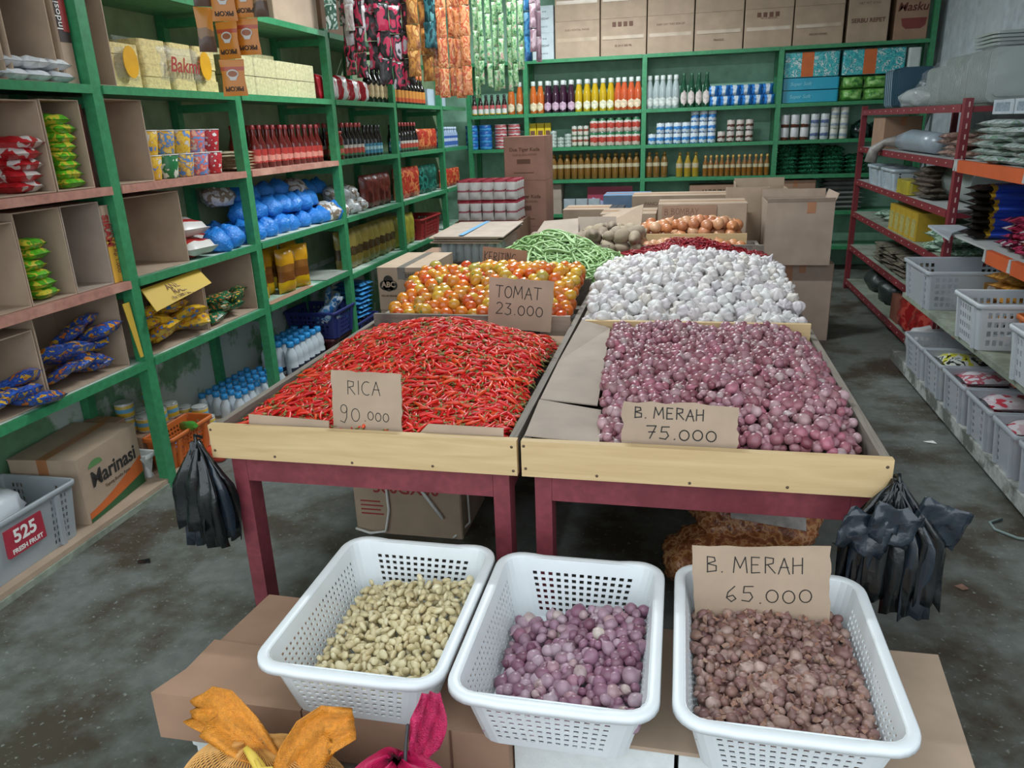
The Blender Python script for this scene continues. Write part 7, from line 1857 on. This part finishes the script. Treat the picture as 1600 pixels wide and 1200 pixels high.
# fourth level
GPK = pk('pale_green_packet', 0.2, 0.22, 0.05, printed('pale_green_film', ['#6a8a72', '#8aa890', '#a8bcae', '#5c7a64', '#7c9a84'], 16, 0.25, 0.6), 3)
for k in range(8): inst(GPK[k % 3], (1.75 + 0.16 * (k % 2), 7.0 + 0.2 * (k % 4 // 2), 0.785 + 0.036 * (k // 4 + k % 2)), (rad(90), 0, rng.uniform(0, 3)), 1, 'pale green packet at the far end of the fourth rack shelf', 'packet', 'pale green packets far end')
for k in range(12): inst(GPK[k % 3], (1.74 + 0.18 * (k % 2), 5.5 + 0.13 * (k % 3), 0.786 + 0.04 * (k // 3)), (rad(90), 0, rng.uniform(-0.6, 0.6)), 1, 'pale green packet piled behind the red rack post', 'packet', 'pale green packets by the post')
for k in range(5):
    c = carton(1.67, 1.92, 6.02 + 0.155 * k, 6.17 + 0.155 * k, 0.7615, 0.7615 + 0.2, 'yellow carton with pale panel in the row on the fourth rack shelf', plain('yellow_rack_box', '#b0912a', 0.5, 0.15), cat='box', name='box', tape=False, group='yellow boxes on the rack')
    MB().box(-0.1262, -0.1252, -0.05, 0.05, 0.02, 0.15).build('printed_panel', plain('pale_yellow_panel', '#a8a060', 0.5, 0.3, 40), c)
pn = MB().add([(1.52, 5.24, 0.975), (1.8, 5.24, 0.975), (1.62, 5.1, 0.945), (1.56, 4.95, 0.93)], [(0, 1, 2, 3)]).build('white_tray', plain('white_tray_plastic', '#aab2b8', 0.4)); solid(pn, 0.012); tag(pn, 'tilted white tray beside the blue snack packs', 'tray')
# fifth level and floor
TNF = pk('tan_flat_pack', 0.3, 0.24, 0.035, printed('tan_flat_film', ['#6e675a', '#847c6c', '#5c564c', '#7a7264'], 14), 3)
for k in range(20): inst(TNF[k % 3], (1.67, 6.0 + 0.36 * (k % 4), 0.465 + 0.03 * (k // 4)), (rad(90), 0, rad(90 + rng.uniform(-10, 10))), 1, 'dusty tan flat pack in the row of low stacks on the fifth rack shelf', 'pack', 'tan flat packs')
for k in range(3):
    o = blob(0.15, 0.2, 0.13, 84 + k, 0.2, 2).build('dark_bundle', plain('dark_grey_bundle', '#2e3634', 0.4, 0.2, 12, bump=0.5)); o.location = (1.86, 6.5 + 0.5 * k, 0.102); tag(o, 'dark grey bundle on the lowest rack shelf', 'bundle', 'dark bundles on the lowest shelf')
RDM = printed('red_pack_film', ['#8a2020', '#a02a28', '#b84a40', '#942422'], 9, 0.22, 0.6)
RDP = pk('red_pack', 0.36, 0.3, 0.18, RDM, 2)
for k, (x, y, z) in enumerate(((1.7, 5.98, 0.102), (1.7, 5.62, 0.102), (1.86, 5.84, 0.102), (1.86, 5.5, 0.102))): inst(RDP[k % 2], (x, y, z), (rad(-6), 0, rad(-95 + 6 * k)), 1, 'shiny red plastic pack leaning on the lowest rack shelf', 'pack', 'shiny red packs')
c = carton(1.67, 1.95, 6.2, 6.42, 0.102, 0.3, 'reddish brown carton behind the shiny red packs', cardboard('reddish_cardboard', '#7a4a3a'))
o = blob(0.16, 0.1, 0.12, 88, 0.2, 2.4).build('clear_bag', CLEAR2); o.location = (1.66, 5.31, 0.122); tag(o, 'cloudy clear bag squeezed between red packs and low crates', 'bag')
# orange shelf: piles of packets
SLV = pk('silver_packet', 0.22, 0.24, 0.04, printed('silver_green_film', ['#8a9a90', '#a8b4ac', '#b9bfc0', '#7a9a84', '#9aa4a4'], 16, 0.22, 0.7), 3)
for k in range(44): inst(SLV[k % 3], (1.74 + 0.19 * (k % 2), 5.05 - 0.21 * (k // 2 % 4), 1.392 + 0.037 * (k // 8)), (rad(90), 0, rng.uniform(-0.4, 0.4)), 1, 'pale green and silver packet heaped on the orange beamed shelf', 'packet', 'silver packets on the orange shelf')
for k in range(3):
    c = carton(1.7, 1.94, 4.72 - 0.3 * k, 5.0 - 0.3 * k, 1.625, 1.7, ('white printed box on the heaped silver packets by the post', 'white printed box in the middle of the silver packets', 'white printed box on the silver packets at the shop end')[k], plain('white_printed_box', '#a8b2ba', 0.5), cat='box', name='box', tape=False)
    MB().box(-0.1212, -0.1202, -0.1, 0.1, 0.015, 0.06).build('printed_panel', plain('grey_print', '#7c8a96', 0.5, 0.4, 60), c)
# lower orange shelf: blue snack packs and maroon packs
BSN = [('blue_snack_pack', pillow(0.36, 0.2, 0.05, 120 + i, wob=0.15).mesh('blue_snack_pack', bands('blue_black_snack', [(-0.3, '#1c1814'), (-0.09, '#b08a2c'), (-0.065, '#3450b8'), (0.14, '#2a44a0'), (1, '#2a44a0')], 0, 0.25, 0.03, 25)), []) for i in range(3)]
for k in range(8): inst(BSN[k % 3], (1.82 + 0.008 * (k % 3), 4.93 + 0.02 * (k % 2), 0.967 + 0.036 * k), (rad(90), 0, rng.uniform(-0.06, 0.06)), 1, 'bright blue snack pack with black and gold end in the stack', 'snack pack', 'blue snack packs').location.y += 0.12
MRN = pk('maroon_snack_pack', 0.3, 0.22, 0.05, printed('maroon_film', ['#5a1424', '#7c1c34', '#a83a58', '#3a1420', '#b9a8ac'], 12, 0.2, 0.6), 3)
for k in range(8): inst(MRN[k % 3], (1.84, 4.62 - 0.22 * (k % 2), 0.967 + 0.04 * (k // 2)), (rad(90), 0, rng.uniform(-0.3, 0.3)), 1, 'shiny maroon snack pack heaped beside the blue snack packs', 'snack pack', 'maroon snack packs')
YBP = pk('dark_gold_pack', 0.24, 0.2, 0.05, printed('dark_gold_film', ['#2a2016', '#6a5020', '#b8902c', '#1c1610'], 14), 2)
for k in range(6): inst(YBP[k % 2], (1.95 + 0.02 * k, 4.72 - 0.2 * (k % 3), 1.19 + 0.05 * (k // 3) - (0 if k % 3 == 0 else 0.05)), (rad(90), 0, rng.uniform(-0.5, 0.5)), 1, 'dark pack with gold lettering lying over the blue snack packs', 'snack pack', 'dark gold packs')
# ------------------------------------------------------------------ strips of sachets hanging from rods
rng = random.Random(500)
ROD = plain('rod_wood', '#6a5a48', 0.7)
t = thing('hanging_rod', 'wooden rod above the left shelving from which the sachet strips hang', 'rod', (0, 0, 0))
MB().tube([(-2.868, 5.2, 2.95), (-0.7, 5.2, 2.95)], 0.012, 8).build('rod', ROD, t)
for x in (-2.3, -0.8): MB().tube([(x, 5.2, 2.95), (x, 5.2, 3.3)], 0.003, 5).build('cord', ROD, t)
t = thing('hanging_rod', 'short wooden rod from which the orange coffee sachets hang', 'rod', (0, 0, 0))
MB().tube([(-2.868, 3.2, 2.72), (-1.75, 3.2, 2.72)], 0.012, 8).build('rod', ROD, t)
MB().tube([(-1.8, 3.2, 2.72), (-1.8, 3.2, 3.3)], 0.003, 5).build('cord', ROD, t)
def strip(x, y, ztop, zbot, w, h, mt, label, group, seed=0, th=0.014, rz=0.0, deco=None, swing=0.0):
    """vertical strip of sachets joined end to end; each sachet a part"""
    t = thing('sachet_strip', label, 'sachets', (x, y, ztop), rz, group)
    n = max(1, round((ztop - zbot) / h)); h2 = (ztop - zbot) / n
    me = pillow(w, h2 * 0.99, th, seed, 6, 8, 0.12, 0.09).mesh('sachet', mt)
    MB().tube([(0, 0, -0.001), (0, 0.006, 0.012), (0, 0, 0.02)], 0.002, 5).build('hook', ROD, t)
    for k in range(n):
        s = obj('sachet', me, t); s.location = (swing * k + rng.uniform(-0.003, 0.003), rng.uniform(-0.006, 0.006), -h2 * (k + 1)); s.rotation_euler = (0, 0, rng.uniform(-0.25, 0.25))
        if deco: deco(s, w, h2)
    return t
def bandm(nm, stops, amt=0.01): return bands('sachet_' + nm, stops, 2, 0.25, amt, 40)
def pr_(nm, cols, sc=16): return printed('sachet_' + nm, cols, sc, 0.25, 0.6, (1, 1, 0.6))
GW = pr_('green_white', ['#1c3a30', '#3a5a4c', '#8a9a90', '#2c4a3c', '#a8b0ac'])
PW = pr_('pink_white', ['#7a6460', '#a8827c', '#b4b0b0', '#9c9290', '#8a7a78'])
RB = pr_('red_black', ['#8c8488', '#1c1618', '#8c1c38', '#1c1618', '#8c1c38', '#9a9296'], 12)
BK = pr_('black_red', ['#8c1c38', '#141012', '#241e20', '#141012', '#a8304c', '#8a8286'], 12)
OB = pr_('orange_brown', ['#6a4028', '#8a5a34', '#a8743c', '#8c5830', '#b88c54'])
DT = pr_('dark_teal', ['#0f2a2e', '#16383c', '#2a5a60', '#122c30', '#5a8a8c'])
OR = pr_('orange_red', ['#7c3824', '#9a5a34', '#a8704c', '#94442c', '#b08058', '#a06038'], 22)
GR = printed('sachet_green_leaf', ['#24503a', '#4c7a48', '#7c9474', '#5c8450', '#98a890', '#9a7a70'], 55, 0.3, 0.4, (1, 1, 0.7))
BLU = pr_('deep_blue', ['#1c4468', '#24507c', '#3a78a0', '#2a5c88', '#6a98b0'])
MV = pr_('mauve', ['#6a545c', '#7a6068', '#98848a', '#846c74'])
Y0 = 5.2
S = [(-2.31, 2.31, 0.075, GW, 'dark green and white'), (-2.23, 2.33, 0.075, GW, 'dark green and white'), (-2.17, 2.29, 0.07, PW, 'pale pink and white'), (-2.09, 2.28, 0.07, PW, 'pale pink and white'),
     (-2.2, 2.02, 0.08, RB, 'black and red'), (-2.12, 2.0, 0.08, RB, 'black and red'), (-2.03, 2.05, 0.1, BK, 'black and crimson'), (-1.95, 1.95, 0.09, BK, 'black and crimson'), (-1.87, 1.92, 0.08, RB, 'black and red'), (-1.8, 1.94, 0.08, BK, 'black and crimson'),
     (-1.74, 1.99, 0.09, OB, 'brown and orange'), (-1.67, 1.96, 0.09, OB, 'brown and orange'), (-1.625, 2.16, 0.08, DT, 'dark teal'), (-1.565, 2.15, 0.07, DT, 'dark teal'),
     (-1.6, 1.87, 0.06, OR, 'orange red'), (-1.545, 1.85, 0.065, OR, 'orange red'), (-1.49, 1.86, 0.06, OR, 'orange red'), (-1.44, 1.845, 0.065, OR, 'orange red'), (-1.39, 1.86, 0.06, OR, 'orange red'),
     (-1.335, 1.84, 0.036, GR, 'slim green'), (-1.29, 1.92, 0.036, GR, 'slim green'), (-1.245, 1.9, 0.036, GR, 'slim green'), (-1.2, 1.88, 0.036, GR, 'slim green'), (-1.155, 1.89, 0.036, GR, 'slim green'), (-1.11, 1.87, 0.036, GR, 'slim green'), (-1.07, 1.9, 0.036, GR, 'slim green'), (-1.03, 2.0, 0.035, GR, 'slim green'),
     (-0.99, 2.05, 0.05, BLU, 'deep blue'), (-0.945, 2.1, 0.04, MV, 'mauve'), (-0.92, 2.04, 0.035, MV, 'mauve')]
for k, (x, zb, w, mt, nm) in enumerate(S):
    strip(x, Y0 + 0.03 * math.sin(k * 2.4), 2.938, zb, w, 0.17 if w > 0.055 else 0.14, mt, f'{nm} sachet strip hanging from the long rod', f'{nm} sachet strips', 10 + k, 0.018, rng.uniform(-0.35, 0.5))
PK_M = bands('sachet_orange_coffee', [(-1, '#b8702c'), (0.0, '#c87c28'), (0.095, '#b04a30'), (0.112, '#c87c28'), (1, '#c87c28')], 2, 0.3, 0.0)
COF = plain('coffee_brown', '#9a5c3c', 0.4); CUPW = plain('cup_white', '#c4c2bc', 0.4)
tx_me = text_mesh('PIKOPI', 0.026, INK, 0.0006)
cup_me = MB().prism([(0.025 * math.cos(k * PI / 10), 0.018 * math.sin(k * PI / 10)) for k in range(20)], 0, 0.0006).prism([(-0.02, -0.008), (0.02, -0.008), (0.012, -0.026), (-0.012, -0.026)], 0, 0.0005).mesh('printed_cup', CUPW)
cof_me = MB().prism([(0.02 * math.cos(k * PI / 10), 0.012 * math.sin(k * PI / 10)) for k in range(20)], 0.0007, 0.0012).mesh('printed_coffee', COF)
def coffee(s, w, h):
    a = obj('printed_cup', cup_me, s); a.location = (0, -0.0088, h * 0.6); a.rotation_euler = FRONT
    b = obj('printed_coffee', cof_me, s); b.location = (0, -0.0088, h * 0.6); b.rotation_euler = FRONT
    c = obj('lettering', tx_me, s); c.location = (0, -0.0086, h * 0.2); c.rotation_euler = (rad(90), rad(180), 0)
strip(-1.905, 3.2, 2.708, 1.82, 0.1, 0.146, PK_M, 'orange coffee sachet strip with cup print hanging lowest before the noodles', None, 3, 0.012, 0.1, coffee)
strip(-1.835, 3.245, 2.708, 1.985, 0.1, 0.146, PK_M, 'orange coffee sachet strip with cup print partly behind the lowest one', None, 4, 0.012, 0.1, coffee)
OBR = bands('sachet_brown_streak', [(-1, '#b0702c'), (0.02, '#5a4436'), (0.1, '#8a6a48'), (0.13, '#c08030'), (1, '#c08030')], 2, 0.25, 0.08, 30)
strip(-2.0, 3.2, 2.708, 2.0, 0.07, 0.2, OBR, 'orange and dark brown sachet strip beside the coffee sachets', None, 5, 0.02, 0.6)
strip(-1.76, 3.25, 2.708, 2.13, 0.06, 0.146, OBR, 'short brown sachet strip at the rod end', None, 6, 0.02, 0.3)
